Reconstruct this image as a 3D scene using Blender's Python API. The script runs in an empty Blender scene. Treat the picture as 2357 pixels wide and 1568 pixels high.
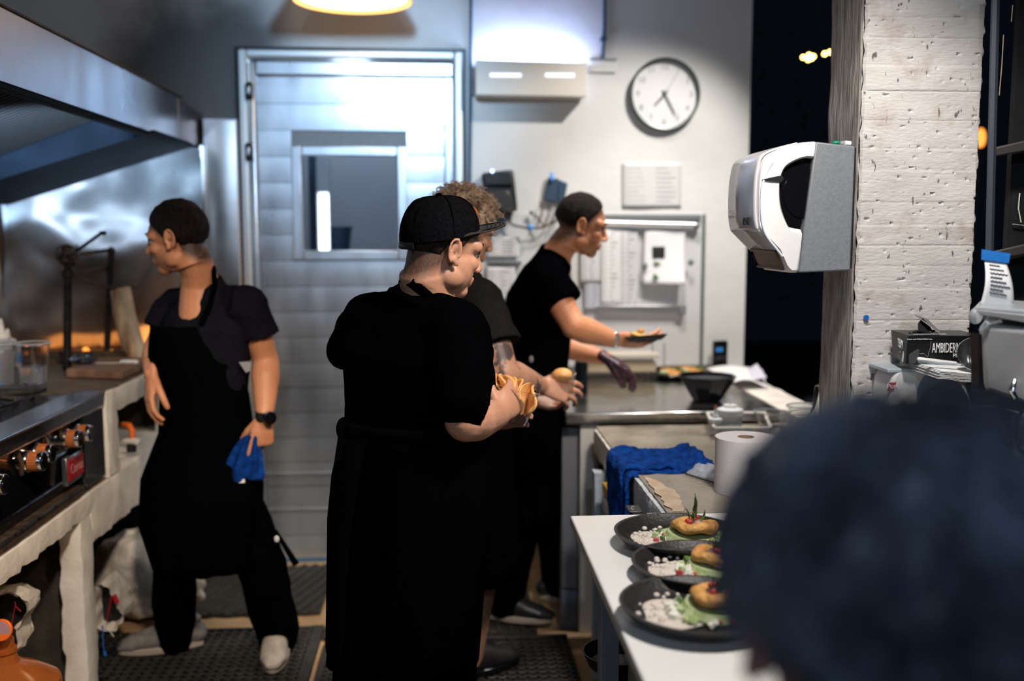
import bpy, bmesh, math, random
from mathutils import Vector, Matrix, Euler, noise
random.seed(7)
S = bpy.context.scene
COL = S.collection
V = Vector
PI = math.pi

# ------------------------------------------------------------------ camera
FPX = 2292.0
PITCH = math.atan(251 / FPX)
YAW = math.atan(158 * math.cos(PITCH) / FPX)
CAMP = V((0, 0, 1.55))
cd = bpy.data.cameras.new('camera')
cam = bpy.data.objects.new('camera', cd)
COL.objects.link(cam)
cam.location = CAMP
cam.rotation_euler = (PI / 2 - PITCH, 0, -YAW)
cd.sensor_width = 36
cd.lens = FPX / 2357 * 36
cd.clip_start = 0.05
cd.dof.use_dof = True
cd.dof.focus_distance = 2.42
cd.dof.aperture_fstop = 1.5
S.camera = cam
S.view_settings.view_transform = 'Standard'
S.view_settings.look = 'None'
S.view_settings.exposure = 0.0
S.view_settings.gamma = 1
S.view_settings.use_curve_mapping = False

# ------------------------------------------------------------------ world: night outside
w = bpy.data.worlds.new('night'); S.world = w; w.use_nodes = True
bgn = w.node_tree.nodes['Background']
bgn.inputs[0].default_value = (0.004, 0.007, 0.012, 1)
bgn.inputs[1].default_value = 0.4

def light(name, kind, loc, target, power, color, size=0.3, size_y=None, spot=None, blend=0.3):
    l = bpy.data.lights.new(name, kind)
    l.energy = power; l.color = color
    if kind == 'AREA':
        l.size = size
        if size_y: l.shape = 'RECTANGLE'; l.size_y = size_y
    else:
        l.shadow_soft_size = size
    if spot: l.spot_size = spot; l.spot_blend = blend
    o = bpy.data.objects.new(name, l); COL.objects.link(o)
    o.location = loc
    d = V(target) - V(loc)
    o.rotation_euler = d.to_track_quat('-Z', 'Y').to_euler()
    return o
WARM = (1.0, 0.87, 0.72); COOL = (0.62, 0.8, 1.0)
light('spot_above_order_board', 'SPOT', (1.5, 3.45, 3.1), (0.55, 4.5, 0.9), 160, (1, .94, .87), 0.04, spot=math.radians(66), blend=0.5)
light('pass_lamp', 'SPOT', (0.72, 1.45, 2.7), (0.85, 2.2, 0.8), 140, (1, .94, .88), 0.10, spot=math.radians(85), blend=.5)
light('door_spot', 'SPOT', (-0.12, 2.55, 2.50), (-.40, 4.63, 2.12), 125, (.40, .68, 1.0), 0.05, spot=math.radians(50), blend=.85)
light('front_kitchen_light', 'SPOT', (1.0, 1.5, 2.75), (-.35, 3.0, 1.3), 95, (1, .76, .55), 0.10, spot=math.radians(62), blend=.6)
light('left_warm_light', 'SPOT', (-0.2, 1.2, 2.4), (-1.25, 2.9, .62), 230, (1, .82, .64), 0.08, spot=math.radians(52), blend=.5)
light('rear_table_light', 'SPOT', (0.9, 3.9, 2.9), (0.85, 4.0, 0.8), 95, (1, .93, .85), 0.08, spot=math.radians(80), blend=.6)
light('splash_fill_spot', 'SPOT', (-1.34, 2.85, 1.70), (-1.58, 4.63, 2.00), 290, (.56, .78, 1.0), 0.03, spot=math.radians(38), blend=.6)  # unseen spot added under the hood to brighten the splashback
light('rear_reflection_fill', 'AREA', (-1.2, -3.2, 3.1), (-1.0, 4.6, 2.4), 36, (.55, .76, 1.0), 4.0, 0.9)  # unseen area light added behind the camera to brighten the steel door's reflections
light('dining_room_spot', 'SPOT', (.1, -1.6, 3.0), (-.1, 4.6, 2.0), 62, (.80, .88, 1.0), 0.05, spot=math.radians(66), blend=.6)

def ray(px, py):
    fw = V((math.sin(YAW) * math.cos(PITCH), math.cos(YAW) * math.cos(PITCH), -math.sin(PITCH)))
    rt = V((math.cos(YAW), -math.sin(YAW), 0)); up = rt.cross(fw)
    return fw * FPX + rt * (px - 1178.5) - up * (py - 784)
def at(px, py, Y):
    d = ray(px, py); return CAMP + d * (Y / d.y)
def atz(px, py, z):
    d = ray(px, py); return CAMP + d * ((z - CAMP.z) / d.z)
def atx(px, py, x):
    d = ray(px, py); return CAMP + d * (x / d.x)

# ------------------------------------------------------------------ materials
def nd(nt, t, **k):
    n = nt.nodes.new(t)
    for a, b in k.items(): setattr(n, a, b)
    return n
MATS = {}
def mat(name, col, rough=0.6, metal=0.0, col2=None, nscale=8.0, bump=0.0, bscale=40.0, stretch=(1, 1, 1),
        trans=0.0, emis=None, estr=0.0, coat=0.0, sheen=0.0, sss=0.0, detail=6.0, lo=0.35, hi=0.65, rvar=0.0, spec=0.5, ior=1.45, alpha=1.0):
    if name in MATS: return MATS[name]
    m = bpy.data.materials.new(name); m.use_nodes = True
    nt = m.node_tree; b = nt.nodes['Principled BSDF']
    b.inputs['Base Color'].default_value = (*col, 1)
    b.inputs['Roughness'].default_value = rough
    b.inputs['Metallic'].default_value = metal
    b.inputs['Transmission Weight'].default_value = trans
    b.inputs['Coat Weight'].default_value = coat
    b.inputs['Sheen Weight'].default_value = sheen
    b.inputs['Subsurface Weight'].default_value = sss
    b.inputs['Subsurface Scale'].default_value = 0.02
    b.inputs['Specular IOR Level'].default_value = spec
    b.inputs['IOR'].default_value = ior
    b.inputs['Alpha'].default_value = alpha
    if emis:
        b.inputs['Emission Color'].default_value = (*emis, 1)
        b.inputs['Emission Strength'].default_value = estr
    if col2 or bump or rvar:
        tc = nd(nt, 'ShaderNodeTexCoord'); mp = nd(nt, 'ShaderNodeMapping')
        mp.inputs['Scale'].default_value = stretch
        nt.links.new(tc.outputs['Object'], mp.inputs[0])
        n = nd(nt, 'ShaderNodeTexNoise'); n.inputs['Scale'].default_value = nscale; n.inputs['Detail'].default_value = detail
        nt.links.new(mp.outputs[0], n.inputs['Vector'])
        if col2:
            r = nd(nt, 'ShaderNodeValToRGB')
            r.color_ramp.elements[0].position = lo; r.color_ramp.elements[1].position = hi
            r.color_ramp.elements[0].color = (*col, 1); r.color_ramp.elements[1].color = (*col2, 1)
            nt.links.new(n.outputs[0], r.inputs[0]); nt.links.new(r.outputs[0], b.inputs['Base Color'])
        if rvar:
            mr = nd(nt, 'ShaderNodeMapRange')
            mr.inputs['To Min'].default_value = max(0.02, rough - rvar); mr.inputs['To Max'].default_value = rough + rvar
            mr.inputs['From Min'].default_value = .3; mr.inputs['From Max'].default_value = .7
            nt.links.new(n.outputs[0], mr.inputs[0]); nt.links.new(mr.outputs[0], b.inputs['Roughness'])
        if bump:
            n2 = nd(nt, 'ShaderNodeTexNoise'); n2.inputs['Scale'].default_value = bscale; n2.inputs['Detail'].default_value = 5
            nt.links.new(mp.outputs[0], n2.inputs['Vector'])
            bp = nd(nt, 'ShaderNodeBump'); bp.inputs['Strength'].default_value = bump; bp.inputs['Distance'].default_value = 0.01
            nt.links.new(n2.outputs[0], bp.inputs['Height']); nt.links.new(bp.outputs[0], b.inputs['Normal'])
    MATS[name] = m
    return m

M_wall = mat('painted_plaster', (.66, .66, .65), .55, col2=(.72, .72, .70), nscale=2.5, bump=.25, bscale=14)
M_walll = mat('brown_plaster', (.10, .075, .05), .8, col2=(.16, .12, .08), nscale=5, bump=.4)
M_ceil = mat('ceiling_paint', (.25, .26, .28), .8, col2=(.3, .3, .32))
M_floor = mat('tan_floor', (.30, .19, .10), .7, col2=(.42, .28, .15), nscale=7, bump=.3, bscale=60)
M_plast = mat('white_lime_plaster', (.62, .57, .51), .75, col2=(.76, .72, .66), nscale=9, bump=.3, bscale=35, detail=9)
M_cem = mat('polished_cement', (.20, .165, .12), .32, col2=(.31, .265, .205), nscale=7, bump=.25, bscale=60, rvar=.12)
M_cemdark = mat('greasy_cement', (.055, .04, .025), .4, col2=(.14, .10, .06), nscale=10, bump=.3, bscale=70, stretch=(1, 3, 1))
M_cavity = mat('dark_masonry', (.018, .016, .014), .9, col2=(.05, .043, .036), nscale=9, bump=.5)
M_steel = mat('brushed_steel', (.50, .52, .55), .30, 1.0, col2=(.60, .61, .63), nscale=3, bump=.06, bscale=120, stretch=(14, 14, .6), rvar=.08)
M_steeld = mat('door_steel', (.60, .66, .74), .32, .75, col2=(.66, .71, .78), nscale=4, bump=.05, bscale=60, stretch=(3, 3, 1), rvar=.06)
M_hood = mat('hood_steel', (.20, .185, .205), .36, 1.0, col2=(.28, .265, .285), nscale=5, bump=.05, bscale=90, stretch=(1, 1, .3), rvar=.1)
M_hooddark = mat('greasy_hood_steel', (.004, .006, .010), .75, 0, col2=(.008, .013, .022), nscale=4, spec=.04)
M_chrome = mat('chrome', (.75, .75, .76), .12, 1.0)
M_blackm = mat('black_metal', (.012, .012, .014), .35, .6, col2=(.03, .028, .028), nscale=20)
M_iron = mat('cast_iron', (.012, .011, .011), .55, .3, col2=(.028, .024, .022), nscale=30, bump=.5, bscale=120)
M_rust = mat('rusted_iron', (.03, .022, .018), .7, .4, col2=(.10, .06, .035), nscale=25, bump=.4, bscale=100)
M_blackp = mat('black_plastic', (.012, .012, .013), .38, col2=(.018, .018, .019), nscale=15)
M_blackg = mat('black_gloss', (.004, .004, .005), .10)
M_whitep = mat('white_plastic', (.72, .72, .72), .28, col2=(.75, .75, .75), nscale=3)
M_greyp = mat('grey_plastic', (.17, .185, .20), .45, col2=(.20, .215, .23), nscale=120, bump=.15, bscale=300)
M_cream = mat('cream_metal', (.68, .64, .58), .4, col2=(.72, .68, .62), nscale=3)
M_board = mat('white_cutting_board', (.78, .77, .75), .35, col2=(.82, .81, .79), nscale=4, bump=.05, bscale=80)
M_tee = mat('black_cotton', (.0005, .0007, .0011), .92, col2=(.0013, .0015, .002), nscale=300, bump=.25, bscale=16, spec=0)
M_teeg = mat('charcoal_cotton', (.0055, .0055, .009), .92, col2=(.012, .0115, .0175), nscale=260, bump=.3, bscale=14, spec=0)
M_teeb = mat('faded_black_cotton', (.010, .009, .009), .92, col2=(.020, .018, .0175), nscale=260, bump=.3, bscale=14, spec=0)
M_apron = mat('black_apron_canvas', (.0008, .0011, .0016), .95, col2=(.0016, .0019, .0025), nscale=200, bump=.2, bscale=18, spec=0)
M_trous = mat('black_twill', (.0009, .0011, .0015), .95, col2=(.0020, .0022, .0027), nscale=200, bump=.25, bscale=14, spec=0)
M_skin = mat('tan_skin', (.52, .22, .11), .48, col2=(.60, .27, .145), nscale=14, sss=.12, bump=.08, bscale=200)
M_skinb = mat('light_skin', (.48, .24, .155), .45, col2=(.56, .30, .20), nscale=12, sss=.12, bump=.08, bscale=200)
M_skind = mat('warm_skin', (.58, .24, .115), .46, col2=(.64, .285, .15), nscale=14, sss=.12, bump=.08, bscale=200)
M_ear = mat('pink_skin', (.62, .30, .25), .5, sss=.2)
M_hair = mat('dark_hair', (.006, .005, .005), .7, col2=(.022, .015, .012), nscale=120, bump=.8, bscale=260, stretch=(1, 1, .35), spec=.15)
M_buzz = mat('buzzed_hair', (.016, .010, .008), .8, col2=(.045, .028, .020), nscale=170, bump=.7, bscale=320, spec=.1)
M_curl = mat('sandy_curly_hair', (.14, .085, .055), .55, col2=(.62, .47, .35), nscale=26)
M_fghair = mat('blue_black_hair', (.05, .06, .09), .42, col2=(.22, .26, .36), nscale=9)
M_eye = mat('eye_white', (.6, .56, .52), .2)
M_iris = mat('dark_iris', (.02, .012, .008), .15)
M_blue = mat('blue_microfibre', (.003, .028, .16), .95, col2=(.006, .065, .34), nscale=35, bump=1.0, bscale=150, spec=.1)
M_paper = mat('paper', (.74, .74, .75), .7, col2=(.78, .78, .78), nscale=6)
M_paperg = mat('aged_paper', (.60, .60, .62), .7, col2=(.68, .68, .69), nscale=6)
M_ink = mat('grey_ink', (.25, .25, .28), .8)
M_inkd = mat('black_ink', (.02, .02, .022), .8)
M_tape = mat('blue_masking_tape', (.012, .16, .55), .6, col2=(.02, .2, .62), nscale=50)
M_wood = mat('split_log', (.16, .085, .04), .7, col2=(.45, .33, .21), nscale=6, stretch=(5, 5, 1), bump=.4, bscale=30)
M_bwood = mat('brown_board', (.12, .06, .035), .5, col2=(.24, .14, .09), nscale=8, stretch=(1, 6, 1))
M_clear = mat('clear_plastic', (.94, .95, .96), .06, trans=1.0, ior=1.3)
M_frost = mat('frosted_plastic', (.80, .84, .88), .3, trans=.75, ior=1.25)
M_water = mat('cloudy_water', (.80, .85, .90), .12, trans=.7, ior=1.33)
M_glass = mat('window_glass', (.9, .93, .95), .04, trans=1.0, ior=1.45)
M_orange = mat('translucent_amber', (.75, .26, .06), .15, trans=.75, ior=1.35)
M_orangep = mat('orange_rubber', (.75, .14, .02), .45)
M_copper = mat('orange_ribbed_band', (.42, .13, .035), .4, .35)
M_red = mat('red_enamel', (.30, .01, .015), .3)
M_foil = mat('woven_sack', (.42, .38, .33), .5, col2=(.60, .55, .48), nscale=10, bump=.8, bscale=24)
M_plate = mat('black_stoneware', (.009, .008, .008), .45, col2=(.018, .015, .014), nscale=60, bump=.2, bscale=120)
M_sauce = mat('cream_sauce', (.62, .54, .47), .4, col2=(.75, .68, .60), nscale=40, bump=.5, bscale=90)
M_crust = mat('fried_crust', (.55, .23, .05), .55, col2=(.72, .38, .11), nscale=40, bump=.7, bscale=90)
M_herb = mat('herb_green', (.05, .10, .02), .5, col2=(.14, .21, .06), nscale=60)
M_lime = mat('pale_green_dice', (.32, .42, .16), .4, col2=(.50, .55, .30), nscale=60)
M_dice = mat('white_dice', (.80, .78, .68), .35)
M_radish = mat('red_dice', (.45, .03, .03), .35)
M_bun = mat('orange_flatbread', (.72, .33, .09), .5, col2=(.85, .47, .18), nscale=14, bump=.2, bscale=60)
M_rubber = mat('rubber_mat', (.012, .011, .010), .6, col2=(.028, .024, .02), nscale=30, bump=.4, bscale=90)
M_shoe = mat('grey_suede', (.11, .10, .095), .75, col2=(.2, .18, .165), nscale=25, bump=.3, bscale=80)
M_shoel = mat('pale_shoe', (.33, .29, .25), .6, col2=(.48, .43, .38), nscale=25, bump=.3, bscale=80)
M_sole = mat('rubber_sole', (.34, .29, .24), .6)
M_glove = mat('dark_purple_glove', (.035, .012, .022), .35, col2=(.09, .035, .05), nscale=30)
M_bluep = mat('slate_blue_plastic', (.03, .06, .11), .5)
M_lampsh = mat('amber_lamp_shade', (.75, .45, .2), .6, emis=(1.0, .50, .16), estr=1.1)
M_leaf = mat('night_foliage', (.012, .03, .022), .6, col2=(.03, .06, .05), nscale=3)
M_cable = mat('blue_cable', (.01, .12, .42), .4)
M_green = mat('green_plastic', (.01, .25, .14), .4)
M_amberdk = mat('beige_box', (.42, .32, .2), .5, col2=(.5, .4, .27), nscale=4)

def add_hairmask(m, col=(.035, .022, .017)):
    nt = m.node_tree; b = nt.nodes['Principled BSDF']; old = b.inputs['Base Color'].links[0].from_socket
    at_ = nd(nt, 'ShaderNodeAttribute'); at_.attribute_name = 'hair'
    tc = nd(nt, 'ShaderNodeTexCoord'); n = nd(nt, 'ShaderNodeTexNoise'); n.inputs['Scale'].default_value = 500; n.inputs['Detail'].default_value = 2
    nt.links.new(tc.outputs['Object'], n.inputs[0])
    mr = nd(nt, 'ShaderNodeMapRange'); mr.inputs['From Min'].default_value = .35; mr.inputs['From Max'].default_value = .65; mr.inputs['To Min'].default_value = .8; mr.inputs['To Max'].default_value = 1.1
    nt.links.new(n.outputs[0], mr.inputs[0])
    mu = nd(nt, 'ShaderNodeMath', operation='MULTIPLY'); mu.use_clamp = True; nt.links.new(at_.outputs['Fac'], mu.inputs[0]); nt.links.new(mr.outputs[0], mu.inputs[1])
    mx = nd(nt, 'ShaderNodeMix', data_type='RGBA'); nt.links.new(mu.outputs[0], mx.inputs[0]); nt.links.new(old, mx.inputs[6]); mx.inputs[7].default_value = (*col, 1)
    nt.links.new(mx.outputs[2], b.inputs['Base Color'])
for m_ in (M_skin, M_skinb, M_skind): add_hairmask(m_)
# sooty stain on the plaster beside the hood, painted dark reflection on the splashback
def soot_and_reflection(m, c0, rad):
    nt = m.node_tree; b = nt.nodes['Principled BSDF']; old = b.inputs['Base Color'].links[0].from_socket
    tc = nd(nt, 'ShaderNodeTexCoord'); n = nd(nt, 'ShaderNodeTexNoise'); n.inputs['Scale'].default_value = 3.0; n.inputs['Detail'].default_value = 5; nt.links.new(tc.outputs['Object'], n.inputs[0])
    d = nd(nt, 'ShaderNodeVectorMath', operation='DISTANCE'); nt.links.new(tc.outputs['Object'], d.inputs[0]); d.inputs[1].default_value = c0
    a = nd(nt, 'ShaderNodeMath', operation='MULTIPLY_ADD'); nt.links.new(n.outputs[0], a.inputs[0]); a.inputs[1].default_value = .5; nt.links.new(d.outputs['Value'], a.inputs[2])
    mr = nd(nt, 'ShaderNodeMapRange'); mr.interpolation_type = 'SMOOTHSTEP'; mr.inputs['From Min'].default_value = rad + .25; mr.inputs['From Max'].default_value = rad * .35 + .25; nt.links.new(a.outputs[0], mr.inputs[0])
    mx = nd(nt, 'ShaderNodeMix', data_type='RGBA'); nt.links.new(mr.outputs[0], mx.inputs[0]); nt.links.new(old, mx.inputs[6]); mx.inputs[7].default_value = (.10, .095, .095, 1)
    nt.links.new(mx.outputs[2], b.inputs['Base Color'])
soot_and_reflection(M_wall, (-1.1, 4.63, 2.2), .62)

# ------------------------------------------------------------------ mesh builders
def frame(d, side=None):
    d = d.normalized()
    if side is None:
        side = V((0, 0, 1)) if abs(d.z) < 0.9 else V((1, 0, 0))
        side = side.cross(d)
    side = (side - d * side.dot(d)).normalized()
    return side, d.cross(side).normalized(), d

class MB:
    def __init__(s): s.bm = bmesh.new()
    def box(s, lo, hi, rot=None, piv=None):
        lo, hi = V(lo), V(hi); c = (lo + hi) / 2; h = (hi - lo) / 2
        vs = []
        for i in range(8):
            p = V(((-1, 1)[i & 1] * h.x, (-1, 1)[i >> 1 & 1] * h.y, (-1, 1)[i >> 2 & 1] * h.z))
            if rot is not None: p = rot @ p
            vs.append(s.bm.verts.new(c + p))
        for f in ((0, 2, 3, 1), (4, 5, 7, 6), (0, 1, 5, 4), (2, 6, 7, 3), (0, 4, 6, 2), (1, 3, 7, 5)):
            s.bm.faces.new([vs[i] for i in f])
        return s
    def hexa(s, p):      # 8 corners: bottom ccw 0-3, top ccw 4-7
        vs = [s.bm.verts.new(V(q)) for q in p]
        for f in ((3, 2, 1, 0), (4, 5, 6, 7), (0, 1, 5, 4), (1, 2, 6, 5), (2, 3, 7, 6), (3, 0, 4, 7)):
            s.bm.faces.new([vs[i] for i in f])
        return s
    def prism(s, poly, off):   # planar polygon extruded by a vector
        a = [s.bm.verts.new(V(p)) for p in poly]; b = [s.bm.verts.new(V(p) + V(off)) for p in poly]
        n = len(a)
        s.bm.faces.new(a[::-1]); s.bm.faces.new(b)
        for i in range(n): s.bm.faces.new((a[i], a[(i + 1) % n], b[(i + 1) % n], b[i]))
        return s
    def rings(s, rings, close=True, cap=True):
        R = [[s.bm.verts.new(p) for p in r] for r in rings]
        n = len(R[0])
        for a, b in zip(R, R[1:]):
            for i in range(n if close else n - 1):
                j = (i + 1) % n
                s.bm.faces.new((a[i], a[j], b[j], b[i]))
        if cap and close:
            s.bm.faces.new(R[0][::-1]); s.bm.faces.new(R[-1])
        return s
    def cyl(s, a, b, r, r2=None, n=20, side=None):
        a, b = V(a), V(b); u, v, d = frame(b - a, side); r2 = r if r2 is None else r2
        return s.rings([[p + (u * math.cos(t) + v * math.sin(t)) * q for t in [2 * PI * i / n for i in range(n)]] for p, q in ((a, r), (b, r2))])
    def tube(s, pts, rad, n=10, side=None, round_ends=False):
        pts = [V(p) for p in pts]
        k = len(pts)
        if not isinstance(rad, (list, tuple)) or (isinstance(rad, tuple) and not isinstance(rad[0], tuple)): rad = [rad] * k
        rad = [(r, r) if not isinstance(r, tuple) else r for r in rad]
        out = []
        pu = side
        fr = []
        for i in range(k):
            d = (pts[min(i + 1, k - 1)] - pts[max(i - 1, 0)])
            u, v, d = frame(d, pu)
            if side is None: pu = u
            fr.append((u, v, d))
        def ring(p, u, v, a, b): return [p + u * a * math.cos(2 * PI * i / n) + v * b * math.sin(2 * PI * i / n) for i in range(n)]
        if round_ends:
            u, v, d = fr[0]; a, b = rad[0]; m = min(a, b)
            for t in (0.97, 0.8, 0.45): out.append(ring(pts[0] - d * m * t, u, v, a * math.sqrt(1 - t * t), b * math.sqrt(1 - t * t)))
        for p, (u, v, d), (a, b) in zip(pts, fr, rad): out.append(ring(p, u, v, a, b))
        if round_ends:
            u, v, d = fr[-1]; a, b = rad[-1]; m = min(a, b)
            for t in (0.45, 0.8, 0.97): out.append(ring(pts[-1] + d * m * t, u, v, a * math.sqrt(1 - t * t), b * math.sqrt(1 - t * t)))
        return s.rings(out)
    def ball(s, c, r, M=None, seg=20, rin=12):
        c = V(c); r = (r, r, r) if not isinstance(r, (tuple, list)) else r
        top = []
        for j in range(rin + 1):
            ph = PI * (j + .02 * (j == 0) - .02 * (j == rin)) / rin
            row = []
            for i in range(seg):
                p = V((r[0] * math.sin(ph) * math.cos(2 * PI * i / seg), r[1] * math.sin(ph) * math.sin(2 * PI * i / seg), -r[2] * math.cos(ph)))
                row.append(c + (M @ p if M is not None else p))
            top.append(row)
        return s.rings(top)
    def lathe(s, prof, c, n=32, M=None, cap=True):
        c = V(c); rs = []
        for r, z in prof:
            rs.append([c + (M @ V((r * math.cos(2 * PI * i / n), r * math.sin(2 * PI * i / n), z)) if M is not None
                            else V((r * math.cos(2 * PI * i / n), r * math.sin(2 * PI * i / n), z))) for i in range(n)])
        return s.rings(rs, cap=cap)
    def grid(s, f, nu, nv):
        vs = [[s.bm.verts.new(f(i / nu, j / nv)) for j in range(nv + 1)] for i in range(nu + 1)]
        for i in range(nu):
            for j in range(nv): s.bm.faces.new((vs[i][j], vs[i + 1][j], vs[i + 1][j + 1], vs[i][j + 1]))
        return s
    def mesh(s, name):
        bmesh.ops.recalc_face_normals(s.bm, faces=s.bm.faces)
        m = bpy.data.meshes.new(name); s.bm.to_mesh(m); s.bm.free(); return m

def world_of(p):
    o = V((0, 0, 0))
    while p is not None: o += p.location; p = p.parent
    return o
def finish(me, name, m, parent, smooth):
    if parent is not None:
        me.transform(Matrix.Translation(-world_of(parent)))
    me.materials.clear(); me.materials.append(m)
    if smooth:
        me.polygons.foreach_set('use_smooth', [True] * len(me.polygons))
        if smooth != 'all': me.set_sharp_from_angle(angle=math.radians(40))
    o = bpy.data.objects.new(name, me); COL.objects.link(o); o.parent = parent
    return o
def part(name, mb, m, parent=None, smooth=True, bevel=0.0, solid=0.0, sub=0, seg=2):
    me = mb.mesh(name) if isinstance(mb, MB) else mb
    o = finish(me, name, m, parent, smooth)
    if solid:
        x = o.modifiers.new('s', 'SOLIDIFY'); x.thickness = solid; x.offset = 0
    if bevel:
        x = o.modifiers.new('b', 'BEVEL'); x.width = bevel; x.segments = seg; x.limit_method = 'ANGLE'; x.angle_limit = math.radians(35)
        x.harden_normals = False
    if sub:
        x = o.modifiers.new('u', 'SUBSURF'); x.levels = sub; x.render_levels = sub
    return o
def tag(o, label, cat, group=None):
    o['label'] = label; o['category'] = cat
    if group: o['group'] = group
    return o
def thing(name, label, cat, loc=(0, 0, 0), group=None):
    o = bpy.data.objects.new(name, None); COL.objects.link(o); o.location = loc
    o.empty_display_size = .05
    return tag(o, label, cat, group)
def struct(name, mb, m, parent=None, **k):
    o = part(name, mb, m, parent, **k); o['kind'] = 'structure'; return o
def dup(root, loc, label, group=None):
    def cp(o, par):
        c = o.copy(); COL.objects.link(c); c.parent = par
        for ch in o.children: cp(ch, c)
        return c
    r = cp(root, None); r.location = loc; r['label'] = label
    if group: r['group'] = group
    return r
def remesh(name, mb, m, parent, voxel, smooth=2, disp=None, deform=None, decim=None, mask=None):
    """union everything in mb into one continuous skin"""
    me = mb.mesh(name)
    o = bpy.data.objects.new(name, me); COL.objects.link(o)
    x = o.modifiers.new('r', 'REMESH'); x.mode = 'VOXEL'; x.voxel_size = voxel
    if smooth:
        x = o.modifiers.new('s', 'SMOOTH'); x.factor = 0.5; x.iterations = smooth
    if disp:
        for size, st in disp:
            t = bpy.data.textures.new(name + '_folds', 'CLOUDS'); t.noise_scale = size; t.noise_depth = 1
            x = o.modifiers.new('d', 'DISPLACE'); x.texture = t; x.strength = st; x.mid_level = .5; x.texture_coords = 'LOCAL'
    if decim:
        x = o.modifiers.new('dc', 'DECIMATE'); x.ratio = decim
    dg = bpy.context.evaluated_depsgraph_get()
    m2 = bpy.data.meshes.new_from_object(o.evaluated_get(dg))
    bpy.data.objects.remove(o)
    if deform:
        for v in m2.vertices: v.co = deform(v.co)
    if mask:
        at_ = m2.attributes.new('hair', 'FLOAT', 'POINT'); at_.data.foreach_set('value', [mask(v.co) for v in m2.vertices])
    m2.name = name
    return finish(m2, name, m, parent, 'all')
def lettering(txt, loc, size, M, m, parent=None, ext=.0004, sx=1.0, name='lettering', align='CENTER'):
    c = bpy.data.curves.new('t', 'FONT'); c.body = txt; c.size = size; c.extrude = ext; c.align_x = align; c.align_y = 'CENTER'
    c.resolution_u = 3
    o = bpy.data.objects.new('t', c); COL.objects.link(o)
    dg = bpy.context.evaluated_depsgraph_get()
    me = bpy.data.meshes.new_from_object(o.evaluated_get(dg)); bpy.data.objects.remove(o)
    me.transform(Matrix.Translation(V(loc)) @ M.to_4x4() @ Matrix.Diagonal((sx, 1, 1, 1)))
    me.name = name
    return finish(me, name, m, parent, False)
def axes(x, y):      # rotation with local x along x, local y along y
    x = V(x).normalized(); y = V(y); y = (y - x * y.dot(x)).normalized(); z = x.cross(y)
    return Matrix((x, y, z)).transposed()
FACE_CAM = axes((1, 0, 0), (0, 0, 1))       # text reading on a plane facing -y
# ================================================================== SETTING
YB = 4.63
def nz(p, s=1.0): return noise.noise(V(p) * s)
def roughbox(lo, hi, step=0.04, amp=0.004, edge=0.006, mb=None):
    """box whose faces are subdivided and unevenly plastered"""
    lo, hi = V(lo), V(hi); mb = mb or MB(); bm = mb.bm
    n = [max(1, int(round((hi[i] - lo[i]) / step))) for i in range(3)]
    vd = {}
    def vert(i, j, k):
        key = (i, j, k)
        if key not in vd:
            p = V((lo[0] + (hi[0] - lo[0]) * i / n[0], lo[1] + (hi[1] - lo[1]) * j / n[1], lo[2] + (hi[2] - lo[2]) * k / n[2]))
            ext = (i in (0, n[0])) + (j in (0, n[1])) + (k in (0, n[2]))
            q = V((nz(p, 9), nz(p + V((7, 3, 1)), 9), nz(p + V((1, 9, 4)), 9))) * amp * .8
            q += V((nz(p, 40), nz(p + V((7, 3, 1)), 40), nz(p + V((1, 9, 4)), 40))) * amp * .25
            if ext >= 2:
                c = (lo + hi) / 2
                d = V([(0 if not ((i, j, k)[a] in (0, n[a])) else (-1 if (i, j, k)[a] else 1)) for a in range(3)])
                q += d * edge * (0.6 + nz(p, 25))
            vd[key] = bm.verts.new(p + q)
        return vd[key]
    for ax in range(3):
        a, b = [x for x in range(3) if x != ax]
        for side in (0, n[ax]):
            for u in range(n[a]):
                for v in range(n[b]):
                    def idx(uu, vv):
                        t = [0, 0, 0]; t[ax] = side; t[a] = uu; t[b] = vv; return vert(*t)
                    bm.faces.new((idx(u, v), idx(u + 1, v), idx(u + 1, v + 1), idx(u, v + 1)))
    return mb

struct('floor', MB().box((-2.1, -1.5, -.1), (3.0, 4.9, 0)), M_floor)
struct('ceiling', MB().box((-2.1, -1.5, 3.2), (1.6, 4.9, 3.3)), M_ceil)
wb = MB(); wb.box((-2.1, YB, 0), (-.906, YB + .15, 3.2)); wb.box((-.906, YB, 2.355), (.099, YB + .15, 3.2)); wb.box((.099, YB, 0), (1.425, YB + .15, 3.2))
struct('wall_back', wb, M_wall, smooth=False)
struct('wall_left', MB().box((-2.12, -1.5, 0), (-1.975, 4.9, 3.2)), M_walll)
wr = struct('wall_right', roughbox((1.285, 2.6, 0), (1.44, 4.63, .875), .08, .003), M_plast)
struct('baseboard_back', MB().box((.1, YB - .012, 0), (.6, YB, .09)), M_cream)
struct('trim_1', MB().box((-.906, YB - .02, 0), (.1, YB + .05, .022)), mat('blue_threshold', (.06, .16, .30), .5))
struct('terrace_ground', MB().box((1.45, 2.2, -.12), (12, 14, -.02)), M_cavity)

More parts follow.
